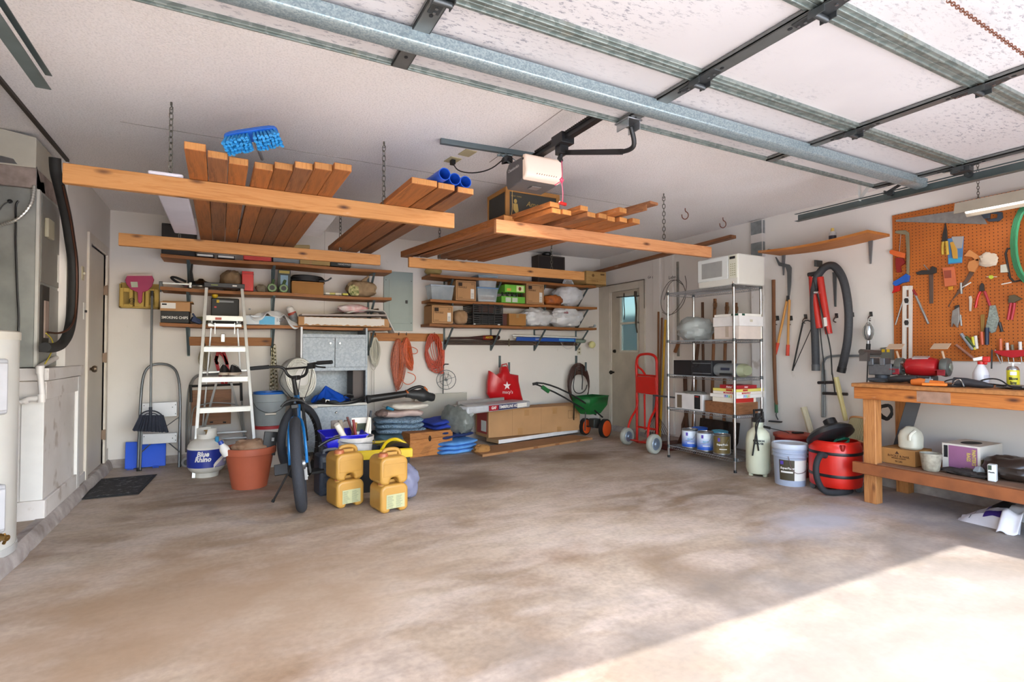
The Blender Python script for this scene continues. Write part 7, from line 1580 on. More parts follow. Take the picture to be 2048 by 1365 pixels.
# long tools leaning on the wall behind the rack
XW = 4.97
for pts,r_,c_,l,cat in (([(1430,598),(1424,800),(1420,880)],.018,'m','shovel with rounded D-grip handle tip behind the rack, tallest one','shovel'),([(1454,605),(1450,700),(1448,870)],.018,'m','shovel with looped wooden grip behind the rack, middle one','shovel'),([(1472,606),(1470,700),(1468,870)],.018,'m','shovel with looped wooden grip behind the rack, right one','shovel'),
                  ([(1405,605),(1406,700),(1408,880)],.016,'d','dark wooden handle behind the rear rack post','handle'),([(1397,680),(1385,790),(1366,850)],.02,'d','mattock handle slanting behind the torn carton','handle'),([(1370,750),(1371,800),(1374,865)],.024,'d','thick dark pick handle behind the paint cans','handle'),([(1391,760),(1388,820),(1385,868)],.017,'m','orange brown handle behind the paint cans','handle'),([(1358,684),(1350,705)],.022,'m','axe handle end below the grey plastic bag','handle')):
    t = thing('long_tool',l,cat,P(pts[-1][0],pts[-1][1],x=XW),'long tools behind the wire rack'); q_ = [P(u_,v_,x=XW)for u_,v_ in pts]
    if pts[-1][1] > 800: q_.append(q_[-1]+(q_[-1]-q_[-2])*0-Vector((.02,0,max(0,q_[-1].z-(.36 if cat=='shovel' else .01)))))
    part(t,'shaft',MB().tube(q_,[r_]*len(q_),8),plain('5a3a26',.7,0,.3,12)if c_=='d' else W_HZ)
    if cat == 'shovel':
        y_ = q_[-1].y; w2_ = .11; m = MB(); m.ext([(4.93,y_-w2_,.38),(4.93,y_+w2_,.38),(4.9,y_+w2_,.17),(4.885,y_+.05,.04),(4.88,y_,.005),(4.885,y_-.05,.04),(4.9,y_-w2_,.17)],(.008,0,0)); part(t,'blade',m,plain('3b312c' if y_>4.0 else '55524f',.6,.3,.5,16),.004)
    if cat == 'shovel': k = pts[0]; part(t,'grip',MB().tube([P(k[0],k[1]+4,x=XW-.01),P(k[0]-3,k[1]+12,x=XW-.01),P(k[0],k[1]+22,x=XW-.01),P(k[0]+3,k[1]+12,x=XW-.01)],.012,7,True,1),plain('6b4526',.5)); 
solo('dustpan','brown metal dustpan standing left of the paint cans','dustpan',tr([(1352,893),(1364,862),(1372,860),(1372,895)],(.05,0,0),x=4.75),plain('4c2a1e',.6))
m = MB(); m.tube([P(x,y,x=5.0)for x,y in((1366,570),(1345,556),(1325,580),(1320,615),(1335,632),(1355,625),(1372,600),(1370,575),(1358,558),(1338,565),(1328,600))],.004,5,sm=2); m.tube([P(x,y,x=5.0)for x,y in((1370,552),(1374,570),(1368,600),(1340,635),(1325,625))],.004,5,sm=2); solo('wire_coil','loose grey wire coil hanging on the wall left of the rack','wire',m,plain('6c655e',.5,.3))
for px_,l in ((1299,'left'),(1308,'right')): part_ = text_mb('Go',FX(5.038,P(px_,555,x=5.04).y,P(px_,555,x=5.04).z,-5),.05); o = solo('handwriting','handwritten word on the wall above the side door frame, %s one'%l,'handwriting',part_,INK,'handwritten notes on the wall')
o = solo('handwriting','handwritten word on the wall above the wire coil','handwriting',text_mb('Lobo',FX(5.003,P(1344,555,x=5.0).y,P(1344,555,x=5.0).z),.06),INK,'handwritten notes on the wall')
for pts,r_,mt,l in (([(1317,624),(1316,760),(1312,880)],.013,W_HZ,'dark rake handle leaning beside the red hand truck, leftmost'),([(1324,636),(1320,770),(1316,880)],.013,W_HZ,'brown tool handle leaning behind the hand truck'),([(1331,640),(1325,770),(1319,885)],.014,plain('d0a028',.5),'yellow fibreglass handle with black end leaning by the hand truck')): solo('garden_tool',l,'tool',ptube(pts,r_,x=4.95),mt,'handles leaning by the hand truck')

t = thing('leaf_rake','rake head with black tines fanning on the floor behind the hand truck','rake',P(1320,880,x=4.9)); m = MB()
for k in range(11): m.tube([P(1311,825,x=4.9),P(1290+k*5,872+abs(k-5)*-.5,x=4.8)],.003,4)
part(t,'tines',m,BLACK); part(t,'socket',ptube([(1309,770),(1309,790),(1307,826)],[.012,.022,.014],x=4.9,sm=0),plain('7f8588',.4,.5))
m = MB(); m.box(4.55,4.9,4.66,4.9,0.002,.07); solo('floor_tray','dark red low tray on the floor between hand truck and rack','tray',m,plain('4c1a16',.6),None,.006)
# hand truck
ht = thing('hand_truck','red steel hand truck with grey wheels standing by the side door','hand truck',(4.5,5.0,0)); HR_ = plain('d01c10',.35,0,.08); XH = 4.62
for pts in ([(1274,885),(1274,760),(1272,727),(1276,711),(1290,708),(1304,709),(1313,716),(1314,735),(1314,880)],): part(ht,'frame_tube',ptube(pts,.017,x=XH,n=10),HR_)
part(ht,'grip_loop',ptube([(1275,715),(1274,733),(1284,740),(1289,748),(1291,751)],.013,x=XH),HR_); part(ht,'crossbar',ptube([(1275,750),(1313,753)],.013,x=XH),HR_)
part(ht,'red_panel',tr([(1274,753),(1313,755),(1313,791),(1275,786)],(-.012,0,0),x=XH-.02),HR_,.004); part(ht,'centre_tube',ptube([(1289,789),(1290,860)],.012,x=XH),HR_); part(ht,'crossbar',ptube([(1275,854),(1314,860)],.013,x=XH),HR_)
for (px_,py_,xx,r_,k) in ((1254,879,4.40,.105,0),(1308,888,4.27,.112,1)):
    c = P(px_,py_,x=xx); c.z = r_ + .003; m = MB(); m.lathe([(r_*.6,-.03),(r_*.92,-.032),(r_,-.02),(r_,.02),(r_*.92,.032),(r_*.6,.03)],c,n=32,M=Matrix.Rotation(math.radians(10),4,'Z')@RXM); w_ = part(ht,'wheel',m,plain('a8a99e',.7)); m = MB(); m.lathe([(r_*.62,.03),(r_*.55,.036),(r_*.3,.034),(r_*.2,.046)],c,n=24,M=Matrix.Rotation(math.radians(10),4,'Z')@RXM); part(w_,'hub',m,plain('8390a0',.4,.5))
    q = [P(x,y,x=v)for x,y,v in([(1275,800,XH),(1274,818,XH),(1262,836,4.5),(1256,855,4.44),(1257,872,4.42),(1266,880,4.5),(1275,884,4.6)]if k==0 else[(1313,800,XH),(1311,820,XH),(1300,838,4.45),(1296,860,4.35),(1296,880,4.33),(1304,884,4.4),(1314,880,4.6)])]; m = MB(); m.tube(q,.0145,10,sm=2); part(ht,'stair_runner',m,HR_)
part(ht,'axle',MB().tube([P(1254,879,x=4.45),P(1308,888,x=4.33)],.008),HR_); part(ht,'toe_plate',tr([(1273,886),(1315,890),(1333,886),(1292,880)],(0,0,.006),z=.004),HR_)
# sprayer, bucket, vacuum
c = Vector((4.40,3.36,0)); t = thing('garden_sprayer','translucent white pump sprayer with black wand and black lettering','sprayer',c); F = FR(c); SPW = plain('d6d8bf',.4,0,.08); zt = .56
m = MB(F); m.lathe([(.075,.02),(.095,.03),(.108,.07),(.108,.33),(.095,.40),(.055,.44),(.045,.45),(.045,.50),(.05,.505)],n=36); part(t,'tank',m,SPW)
for a_ in (30,150,270): m = MB(F); m.cbox((.07*math.cos(math.radians(a_)),.07*math.sin(math.radians(a_)),.012),(.03,.03,.025)); part(t,'foot',m,SPW,.004)
m = MB(F); m.lathe([(.055,.50),(.055,.53),(.03,.55),(.02,.58)],n=20); m.tube([(0,-.05,.60),(0,-.055,.53)],.01); m.tube([(-.055,0,.55),(-.055,0,.61),(.055,0,.61),(.055,0,.55)],.012,8); part(t,'pump_head',m,BLACK); m = MB(F); m.tube([(-.03,-.04,.52),(-.08,-.06,.5),(-.11,-.05,.35),(-.12,-.03,.2)],.007,7,sm=2); m.tube([(-.02,-.04,.55),(-.08,-.03,.49),(-.1,-.06,.38),(-.1,-.08,.25)],.007,7,sm=2); part(t,'hose',m,BLACK)
m = MB(); m.tube([P(1528,854,x=4.36),P(1540,857,x=4.36)],.012,8); m.tube([P(1540,857,x=4.36),P(1572,864,x=4.4),P(1578,867,x=4.4)],.004,6); part(t,'wand',m,BLACK)
for s_,z_ in (('PRECISION',.335),('SPRAYER',.31)): part(t,'lettering',text_mb(s_,F@Matrix.Rotation(math.radians(-50),4,'Z')@Matrix.Translation((0,0,z_)),.024,bold=.0012,ax=.85,warp=cylwarp(.1085)),INK)
c = Vector((4.37,3.02,0)); t = thing('paint_bucket','pale blue grey five gallon paint bucket with a brown and white label','bucket',c); F = FR(c,0); r = .135; PB = plain('aab4c8',.45); zt = P(1578,882,y=3.02).z
zt = .36
m = MB(F); m.lathe([(r*.9,0),(r*.97,.24),(r*1.03,.245),(r*1.03,.255),(r,.26),(r,.275),(r*1.05,.28),(r*1.05,.29),(r*1.0,.295),(r,.32)],n=44); part(t,'body',m,PB)
m = MB(F); m.lathe([(r*1.06,.315),(r*1.08,.32),(r*1.08,.35),(r*1.03,.36),(r*.96,.36),(r*.93,.348)],n=44); part(t,'lid',m,plain('c3cad6',.4)); part(t,'label_dark',patch(r*.905,.05,.225,-95,-40,14,F=F,r1=r*.975),plain('4a4230',.5)); part(t,'label_white',patch(r*.905,.05,.225,-40,15,14,F=F,r1=r*.975),PAPER); part(t,'label_slip',patch(r*.905,.08,.17,35,50,6,F=F,r1=r*.96),PAPER); part(t,'logo',patch(r*.96,.185,.215,-90,-78,6,F=F,t=.003),plain('5a44a8',.5)); part(t,'white_bar',patch(r*.945,.115,.13,-88,-45,8,F=F,t=.003),PAPER)
part(t,'lettering',text_mb('SuperPaint',F@Matrix.Rotation(math.radians(-66),4,'Z')@Matrix.Translation((0,0,.155)),.026,bold=.0008,shear=.2,warp=cylwarp(r*.96+.003)),PAPER); m = MB(F); m.tube([(-r*.9,-r*.5,.26),(-r*.9,-r*.8,.12),(-.02,-r*1.12,.12),(r*.6,-r*.9,.18),(r*1.0,-.0,.26)],.003,5,sm=2); part(t,'wire_handle',m,STEEL)
c = Vector((4.72,3.22,0)); t = thing('bucket','red bucket with dirty lid behind the pale blue paint bucket','bucket',c); F = FR(c); m = MB(F); m.lathe([(.14,0),(.165,.37)],n=32); part(t,'body',m,plain('7c1418',.45)); m = MB(F); m.lathe([(.175,.36),(.178,.385),(.16,.39),(.05,.40)],n=32); part(t,'lid',m,plain('a8412e',.6,0,.3,10)); m = MB(F); m.cbox((-.03,-.06,.405),(.1,.04,.015),rz=-20); part(t,'black_lever',m,BLACK,.004)
c = Vector((4.50,2.70,.05)); t = thing('shop_vacuum','red round shop vacuum with black bands, its lid off and tilted on top','vacuum',c); F = FR(c); VR = plain('cf2418',.35,0,.08); r = .188
m = MB(F); m.lathe([(r*.93,0),(r*.97,.01),(r,.06),(r*1.0,.31),(r*.97,.33),(r*.93,.345),(r*.93,.36),(r*.86,.372),(r*.84,.372),(r*.82,.30)],n=56,sq=2.3); part(t,'drum',m,VR)
for z in (.085,.265): m = MB(F); m.lathe([(r*1.012,z),(r*1.018,z+.004),(r*1.018,z+.02),(r*1.012,z+.024)],n=56,sq=2.3); part(t,'black_band',m,BLACK)
for dx,dy in ((-.12,-.11),(.09,-.14),(.13,.09),(-.1,.13)):
    m = MB(F); m.cyl((dx-.012,dy,-.025),(dx+.012,dy,-.025),.024,n=14); m.cbox((dx,dy,.005),(.03,.03,.03)); part(t,'caster',m,plain('55585a',.5))
for dx in (-.125,.115): m = MB(F); m.cbox((dx,-.135,.33),(.04,.03,.05)); part(t,'clamp',m,plain('9a2018',.4),.006)
m = MB(F); m.tube([(-.19,-.03,.26),(-.27,-.04,.28),(-.33,-.04,.2),(-.34,-.05,.1),(-.29,-.07,-.01),(-.2,-.1,-.025),(-.08,-.13,-.024),(.0,-.12,-.024)],.024,12,sm=2); part(t,'hose',m,RUB)
F = F @ FR((-.03,.02,.40),20,-28,22); t2 = thing('vacuum_motor','black round vacuum motor head tilted on the open red drum','vacuum head',F.translation); m = MB(F); m.lathe([(.16,-.02),(.185,-.01),(.185,.02),(.15,.05),(.07,.065)],n=40); part(t2,'dome',m,plain('232426',.4)); m = MB(F); m.lathe([(.05,.05),(.05,.11),(.038,.11),(.035,.06)],(-.06,-.05,0),n=24); part(t2,'port',m,BLACK)
m = MB(); rng = random.Random(8)
for i in range(10): m.tube([Vector((4.47+.05+math.cos(k*.628)*(.08-.004*(i%3)),2.66+math.sin(k*.628)*.05,.41+.02*math.cos(k*.628)+rng.uniform(-.012,.012)))for k in range(10)],.004,5,True,1)
solo('green_wire','tangle of green wire lying in the open vacuum drum','wire',m,plain('2a7a5c',.5))
a = Vector((4.74,2.72,.36)); m = MB(FR((4.76,2.66,.36),0,0,28)); t = thing('filter_cartridge','cream pleated filter cartridge leaning on the wall above the vacuum','filter',(4.76,2.66,.36)); pr = []
for k in range(120): q = .11 if k % 2 else .1; pr.append((math.cos(k*math.pi/60)*q,math.sin(k*math.pi/60)*q,.01))
m.ext(pr,(0,0,.2)); part(t,'pleats',m,plain('b3a680',.8,0,.1)); m = MB(FR((4.76,2.66,.36),0,0,28)); m.lathe([(.115,.205),(.115,.22),(.1,.222)],n=32); m.lathe([(.113,0),(.113,.012)],n=32); part(t,'end_cap',m,plain('c08a58',.6))
for pts,r_,c_,l in (([(1607,815),(1621,860),(1640,962)],[.03,.024,.02],'c9c2a6','whitish plastic tube leaning between paint bucket and vacuum'),([(1672,755),(1682,800),(1692,842)],[.022,.02,.018],'d4c98e','pale yellow wooden axe-like handle leaning above the filter cartridge')): solo('leaning_tube',l,'tube',ptube(pts,r_,x=4.93),plain(c_,.5,0,.1),'tubes leaning on the right wall')
# ---------------------------------------------------------------- right wall: shelf, tools, hose, pump
XP = 5.0
sp_ = thing('long_shelf','long bowed orange-brown wooden shelf on the right wall below the door track','shelf',P(1640,490,x=5.0))
p0,p1 = P(1499,501,x=4.86),P(1772,466,x=5.02); ya,yb_ = 3.86,2.58
zz0,zz1 = P(1500,502,x=4.9).z,P(1735,462,x=4.72).z; m = MB()
xs_f = 4.70; y_a = P(1499,501,x=4.98).y; y_b = P(1735,457,x=xs_f).y; zA,zB = P(1515,502,x=xs_f).z,P(1735,460,x=xs_f).z
y_a = P(1516,505,x=xs_f).y
m.grid(lambda u,v:Vector(((xs_f,5.035,5.035,xs_f)[int(round(v*4))%4],y_a+(y_b-y_a)*u,zA+(zB-zA)*u-.025*math.sin(math.pi*u)+(0,0,-.022,-.022)[int(round(v*4))%4])),20,4,cv=True); b = len(m.v); m.f += [(0,1,2,3),(b-1,b-2,b-3,b-4)]; part(sp_,'board',m,W_SHY)
for px_,pt,pb in ((1568,505,551),(1742,475,528)):
    q = P(px_,pt,x=5.03); e = P(px_,pb,x=5.03); m = MB(); m.ext([q+Vector((0,-.02,0)),q+Vector((0,.02,0)),e+Vector((0,.006,0)),e+Vector((0,-.006,0))],(-.012,0,0)); m.ext([q+Vector((0,-.018,.0)),q+Vector((0,.018,0)),Vector((4.78,q.y+.006,q.z)),Vector((4.78,q.y-.006,q.z))],(0,0,.012)); part(sp_,'bracket',m,plain('77787a',.5,.3),.002)
c = P(1665,462,x=4.87); cz = zA + (zB-zA) * .66 - .012; c = Vector((4.87,P(1665,465,x=4.87).y,cz)); t = thing('glue_bottle','small bottle with dark label and yellow cap on the long wall shelf','bottle',c); F = FR(c)
m = MB(F); m.lathe([(.026,0),(.03,.01),(.03,.08),(.018,.095)],n=16); part(t,'body',m,plain('c9c7c4',.4)); m = MB(F); m.lathe([(.031,.015),(.031,.055)],n=16); part(t,'label',m,plain('33303c',.5)); m = MB(F); m.lathe([(.016,.095),(.012,.125)],n=12); part(t,'cap',m,plain('d8b860',.5))
m = ptube([(1547,560),(1548,700),(1551,795),(1553,810)],[.018,.016,.014],x=4.98); t = thing('garden_hoe','long brown handled hoe hanging upright on the wall right of the rack','hoe',P(1553,840,x=4.98)); part(t,'handle',m,W_HZ); part(t,'green_sleeve',ptube([(1552,806),(1553,826)],.016,x=4.98),plain('3f6b4a',.6)); part(t,'neck',ptube([(1553,826),(1552,832),(1556,840)],.006,x=4.97),DSTEEL); part(t,'blade',tr([(1541,841),(1565,843),(1564,846),(1540,844)],(-.03,0,0),x=4.98),DSTEEL)
def ptool(name,label,cat,parts,x=5.0,grp=None):
    t = thing(name,label,cat,P(*parts[0][1][0][:2],x=x),grp)
    for nm,pts,k,mt in parts:
        if isinstance(k,tuple): part(t,nm,ptube(pts,k[0],x=x-(k[1]if len(k)>1 else 0),sm=1),mt)
        else: part(t,nm,tr(pts,(-k,0,0),x=x),mt,.0015)
    return t
ptool('hedge_shears','hedge shears with long wooden handles and red grips hanging on the wall','shears',[('blade',[(1551,515),(1553,514),(1560,525),(1580,530),(1584,536),(1583,570),(1580,592),(1576,592),(1575,545),(1572,535),(1558,532)],.008,plain('6f7274',.4,.5)),('handle',[(1574,600),(1566,640),(1555,690)],(.012,),plain('c98f4a',.5)),('handle',[(1579,600),(1577,640),(1576,690)],(.012,.01),plain('c98f4a',.5)),('grip',[(1556,686),(1550,709)],(.017,),plain('c8402a',.5)),('grip',[(1576,690),(1575,712)],(.017,.01),plain('c8402a',.5)),('pivot',[(1576,592),(1576,603)],(.016,.004),BLACK)])
for i,(px_,py_,l) in enumerate(((1555,638,'hook under the hoe handle, leftmost of the wall hooks'),(1582,638,'hook behind the hedge shears'),(1611,635,'hook holding the black V shaped frame'),(1673,633,'empty hook between the red pump and grey hose'),(1705,631,'hook just right of the grey hose'),(1742,630,'hook holding the caged work light'))):
    ptool('coat_hook',l,'hook',[('plate',[(px_-3,py_-6),(px_+3,py_-6),(px_+4,py_+3),(px_-2,py_+4)],.006,DSTEEL),('hook_arm',[(px_,py_),(px_-5,py_+5),(px_-6,py_+10),(px_-1,py_+12)],(.005,.02),plain('5a4640',.5,.4))],5.035,'small hooks on the right wall')
ptool('v_frame','black V shaped metal frame hanging on a wall hook','frame',[('leg',[(1606,645),(1598,680),(1585,742)],(.008,),BLACK),('leg',[(1625,652),(1608,690),(1585,742)],(.004,),BLACK),('top',[(1604,648),(1612,640),(1626,645)],(.006,),DSTEEL)],4.99)
t = thing('floor_pump','red double cylinder pump hanging from a bracket on the right wall','pump',P(1640,600,x=4.92))
for pts,r_ in (([(1625,556),(1633,620),(1639,657)],.03),([(1640,555),(1650,620),(1658,668)],.03),([(1620,550),(1623,600),(1624,642)],.014)): part(t,'cylinder',ptube(pts,r_,x=4.93,n=14),plain('c02a20',.35))
part(t,'top_bracket',ptube([(1617,550),(1630,548),(1643,543),(1649,534)],.022,x=4.93),plain('3c3a3a',.5,.4)); part(t,'white_label',tr([(1647,636),(1653,635),(1655,652),(1649,654)],(-.004,0,0),x=4.898),PAPER); part(t,'hose',ptube([(1627,560),(1640,610),(1650,650),(1662,700),(1664,750)],.006,x=4.9),BLACK); part(t,'hose',ptube([(1640,658),(1643,690),(1648,730),(1650,770)],.005,x=4.93),BLACK)
for k,q in enumerate(([(1636,766),(1668,765)],[(1646,787),(1695,789)])): part(t,'foot_bar',ptube(q,.014,x=4.94),plain('2c2626',.6))
part(t,'rod',ptube([(1664,745),(1668,770),(1670,788)],.006,x=4.94),BLACK); part(t,'clip',ptube([(1629,585),(1637,585)],.012,x=4.89),CHROME)
m = MB(); hp = [P(x,y,x=4.93)for x,y in((1632,742),(1631,700),(1629,650),(1627,600),(1630,560),(1645,537),(1660,530),(1672,534),(1686,556),(1694,590),(1698,630),(1696,680),(1688,720),(1682,745))]; m.tube(hp,.033,14,sm=3); t = thing('vacuum_hose','thick dark grey corrugated vacuum hose draped over a wall bracket','hose',P(1660,640,x=4.93)); part(t,'hose',m,None or plain('45464a',.7,0,.3,60)); m = MB(); tmp = [Vector(p)for p in hp]
for _ in range(4): tmp = [tmp[0]] + [q for i in range(len(tmp)-1)for q in(tmp[i]*.75+tmp[i+1]*.25,tmp[i]*.25+tmp[i+1]*.75)] + [tmp[-1]]
for i in range(2,len(tmp)-2): d = (tmp[i+1]-tmp[i]).normalized(); m.cyl(tmp[i]-d*.002,tmp[i]+d*.002,.0352,n=12)
part(t,'corrugations',m,plain('3c3d40',.7),kind='stuff'); part(t,'cuff',MB().tube([hp[-1]+(hp[-2]-hp[-1])*.4,hp[-1]],.037,14),BLACK); part(t,'cuff',MB().tube([hp[0]+(hp[1]-hp[0])*.3,hp[0]],.037,14),plain('55585a',.5))
ptool('wall_bracket','dark tapered bracket behind the grey vacuum hose','bracket',[('arm',[(1666,545),(1674,545),(1673,614),(1670,614)],.012,plain('5a6264',.5,.3)),('stub',[(1641,522),(1645,522),(1645,535),(1641,535)],.1,DSTEEL)],5.03)
t = ptool('work_light','caged silver work light with black handle hanging on a hook','work light',[('handle',[(1737,688),(1736,705)],(.018,),BLACK),('neck',[(1737,682),(1737,690)],(.014,.001),STEEL)],4.95); c = P(1737,665,x=4.95); m = MB(); m.lathe([(.012,-.07),(.022,-.06),(.035,-.02),(.035,.02),(.028,.055),(.01,.07)],c,n=18); part(t,'reflector',m,STEEL); m = MB()
for k in range(6): a = k * 1.047; m.tube([c+Vector((math.cos(a)*q,math.sin(a)*q,z))for q,z in((.02,-.065),(.042,-.02),(.042,.03),(.01,.085))],.003,5,sm=1)
m.tube([c+Vector((0,0,.08)),c+Vector((.0,0,.12)),c+Vector((-.0,-.02,.12))],.004,5); part(t,'cage',m,plain('8c8880',.4,.6)); part(t,'cord',ptube([(1736,705),(1735,740),(1734,765)],.005,x=4.95),BLACK)
ptool('conduit','grey metal conduit bending down the wall beside the red pump','conduit',[('pipe',[(1785,712),(1720,712),(1665,712),(1650,717),(1645,730),(1645,835)],(.011,),plain('8f9598',.45,.5)),('pipe',[(1649,740),(1649,835)],(.009,),plain('8f9598',.45,.5))],5.01)
ptool('junction_box','square metal junction box with four sockets left of the pegboard','outlet box',[('box',[(1767,696),(1789,694),(1790,720),(1768,720)],.05,plain('77786f',.5,.3)),('socket',[(1770,699),(1776,699),(1776,705),(1770,705)],.053,YEL),('socket',[(1780,699),(1786,699),(1786,705),(1780,705)],.053,YEL)],5.03)
# ---------------------------------------------------------------- workbench
wb = thing('workbench','orange stained wooden workbench with a lower shelf along the right wall','workbench',(4.66,1.6,0))
BY0,BY1 = .35,2.43
part(wb,'bench_top',MB().box(4.28,5.03,BY0,BY1+.01,.885,.915),plain('b87a42',.75,0,.35,40),.006)
part(wb,'front_beam',MB().box(4.30,4.34,BY0,BY1,.795,.884),W_BEN,.004)
for y in (2.30,.5): part(wb,'leg',MB().box(4.345,4.43,y,y+.09,0,.884),W_BEZ,.004); part(wb,'leg',MB().box(4.9,4.99,y+.05,y+.14,0,.884),W_BEZ,.004)
part(wb,'lower_beam',MB().box(4.30,4.34,BY0,BY1+.02,.222,.305),plain('9c5a30',.75,0,.3,12),.004)
part(wb,'shelf_board',MB().box(4.345,4.95,BY0,2.29,.285,.31),plain('8f6a50',.8,0,.3,10),.002)
part(wb,'worn_patch',MB().box(4.2985,4.30,1.80,2.0,.805,.88),plain('a8856f',.85,0,.3,20))
# pegboard
pbd = thing('pegboard','orange-brown pegboard panel full of hand tools above the workbench','pegboard',(5.03,1.6,1.09))
part(pbd,'panel',MB().box(5.022,5.03,.4,2.50,1.085,2.325),PEG); part(pbd,'frame_strip',MB().box(5.03,5.04,2.47,2.50,1.085,2.325),W_PB)
XG = 5.018
SIL = plain('a8a8a6',.35,.7,.2,30); DK = plain('3f3c3a',.5,.4)
def pt(*a,**k): return ptool(*a,**dict(dict(x=XG),**k))
pt('hand_saw','large steel hand saw hung flat along the top of the pegboard','saw',[('blade',[(1792,440),(1918,421),(1962,423),(1975,449),(1870,446),(1792,444)],.004,SIL),('handle',[(1960,424),(2006,425),(2007,436),(1999,443),(1980,444),(1974,440),(1996,437),(1998,429),(1982,428),(1981,438),(1970,438)],.02,plain('3b4652',.5))])
pt('hacksaw','hacksaw with grey frame and bright blue handle at the left edge of the pegboard','saw',[('frame',[(1791,466),(1793,462),(1812,461),(1819,466),(1820,505),(1819,552),(1814,552),(1814,504),(1812,470),(1797,468)],.012,plain('8d846a',.5,.3)),('blade',[(1802,466),(1799,500),(1795,545)],(.003,),CHROME),('handle',[(1815,548),(1821,552),(1819,564),(1806,567),(1794,573),(1788,569),(1790,564),(1802,557)],.025,plain('1f5fc0',.4))])
pt('red_clamp','red and orange plastic trigger tool hanging inside the hacksaw frame','clamp',[('orange_top',[(1781,503),(1785,500),(1812,507),(1811,517),(1796,514),(1782,508)],.02,plain('e06a30',.5)),('body',[(1793,516),(1808,517),(1812,527),(1803,533),(1804,545),(1796,546),(1793,530)],.02,DRED),('tip',[(1791,572),(1802,572),(1801,582),(1786,587),(1789,580)],.02,RED)])
pt('combination_square','dark carpenter square hanging with its head up on the pegboard','square',[('head',[(1833,546),(1845,541),(1860,541),(1866,533),(1874,536),(1874,546),(1864,549),(1836,550)],.015,DK),('blade',[(1858,549),(1867,548),(1867,607),(1859,608)],.004,plain('6d5a50',.5,.5)),('knob',[(1848,530),(1860,544)],(.004,),SIL)])
pt('tin_snips','tin snips with yellow handles hanging near the top of the pegboard','snips',[('jaws',[(1888,463),(1892,446),(1895,462),(1896,482),(1885,484),(1886,470)],.012,DK),('handle',[(1887,483),(1885,495),(1886,510)],(.011,),plain('c9a43a',.5)),('handle',[(1893,483),(1894,495),(1895,510)],(.011,.01),plain('c9a43a',.5))])
pt('blade_pack','blue blister pack with a yellow knife on the pegboard beside the snips','pack',[('card',[(1896,478),(1928,473),(1925,526),(1897,529)],.008,plain('4f7fb0',.4)),('grey_header',[(1904,474),(1928,473),(1925,497),(1912,498)],.012,plain('a39f9a',.5)),('knife',[(1902,486),(1908,484),(1916,500),(1917,518),(1908,518),(1905,500)],.02,plain('c8983c',.45)),('label',[(1898,517),(1924,515),(1924,524),(1898,527)],.01,plain('3aa0c8',.5))])
pt('drill_bit_case','small orange-pink plastic case of bits hanging in the middle of the pegboard','case',[('case',[(1887,536),(1910,534),(1914,571),(1892,574)],.02,plain('cf6f48',.4)),('window',[(1891,542),(1905,541),(1906,556),(1892,557)],.024,plain('9a4a38',.3)),('tabs',[(1897,574),(1907,573),(1906,580),(1898,581)],.01,plain('d89a28',.5))])
pt('dovetail_saw','old saw with pale orange wooden handle slanting down left on the pegboard','saw',[('handle',[(1930,513),(1941,500),(1961,513),(1963,522),(1955,523),(1946,515),(1939,514)],.02,plain('cf8a50',.5)),('handle',[(1940,524),(1958,518),(1963,525),(1951,545),(1940,543),(1937,534)],.02,plain('cf8a50',.5)),('blade',[(1940,543),(1949,546),(1926,580),(1905,601),(1898,615),(1896,613),(1912,588),(1925,568)],.004,plain('6e5648',.5,.4))])
m = MB(); c = P(1977,523,x=4.99); m.blob(c-Vector((0,0,.04)),(.02,.055,.05),7,.25,2.5,2,24); solo('hanging_rag','crumpled cream cloth bag hanging on the pegboard right of the old saw','rag',m,cloth('cream_rag','c9b8a4','d9ccb8'))
pt('back_saw_frame','dark bent saw frame with thin blade at the right of the pegboard','saw',[('frame',[(2028,495),(2010,500),(2015,530),(2022,565),(2046,560)],(.007,),DK),('blade',[(2003,569),(2023,565)],(.004,),PAPER)])
m = MB()
for k in range(4): m.tube([P(2061+math.cos(a)*(29+k*3),487+math.sin(a)*(72+k*3),x=4.95+.01*k)for a in[i*.3142 for i in range(20)]],.009,8,True)
solo('green_hose','coil of thin green hose hanging at the right end of the pegboard','hose',m,plain('3f9a6c',.4))
pt('plastic_reel','small white plastic fitting hanging on the pegboard by the green hose','fitting',[('body',[(2003,531),(2014,529),(2018,545),(2003,546)],.02,plain('c9c9b8',.5))])
pt('tape_dot','small round lime level vial on the pegboard','vial',[('vial',[(1979,552),(1986,551),(1988,556),(1984,559),(1979,557)],.015,plain('b8c840',.4)),('arms',[(1973,554),(1994,554)],(.002,),PAPER)])
pt('spirit_level','white spirit level with two round vials hanging upright on the pegboard','level',[('rail',[(1808,573),(1815,572),(1814,718),(1807,720)],.025,plain('ddd6cc',.4)),('rail',[(1820,572),(1826,572),(1825,716),(1820,718)],.025,plain('ddd6cc',.4)),('web',[(1815,573),(1820,572),(1820,580),(1815,581)],.02,WHITE),('web',[(1813,594),(1822,594),(1822,610),(1813,610)],.02,WHITE),('web',[(1812,638),(1822,638),(1822,655),(1812,655)],.02,WHITE),('vial_ring',[(1811,600),(1813,597),(1818,597),(1821,602),(1818,607),(1813,607)],.027,DK),('vial_ring',[(1811,645),(1813,641),(1818,641),(1821,646),(1818,651),(1813,651)],.027,DK)])
pt('aluminium_tube','aluminium handle with red end leaning right behind the spirit level','tube',[('tube',[(1830,588),(1857,648)],(.009,),SIL),('red_end',[(1826,580),(1833,592)],(.01,),DRED)])
pt('aluminium_tube','thin aluminium tube slanting left of the spirit level','tube',[('tube',[(1806,602),(1791,650)],(.006,),SIL)])
pt('chisel_file','white pencil shaped file crossing the old saw blade','file',[('file',[(1922,577),(1942,565)],(.005,),PAPER)])
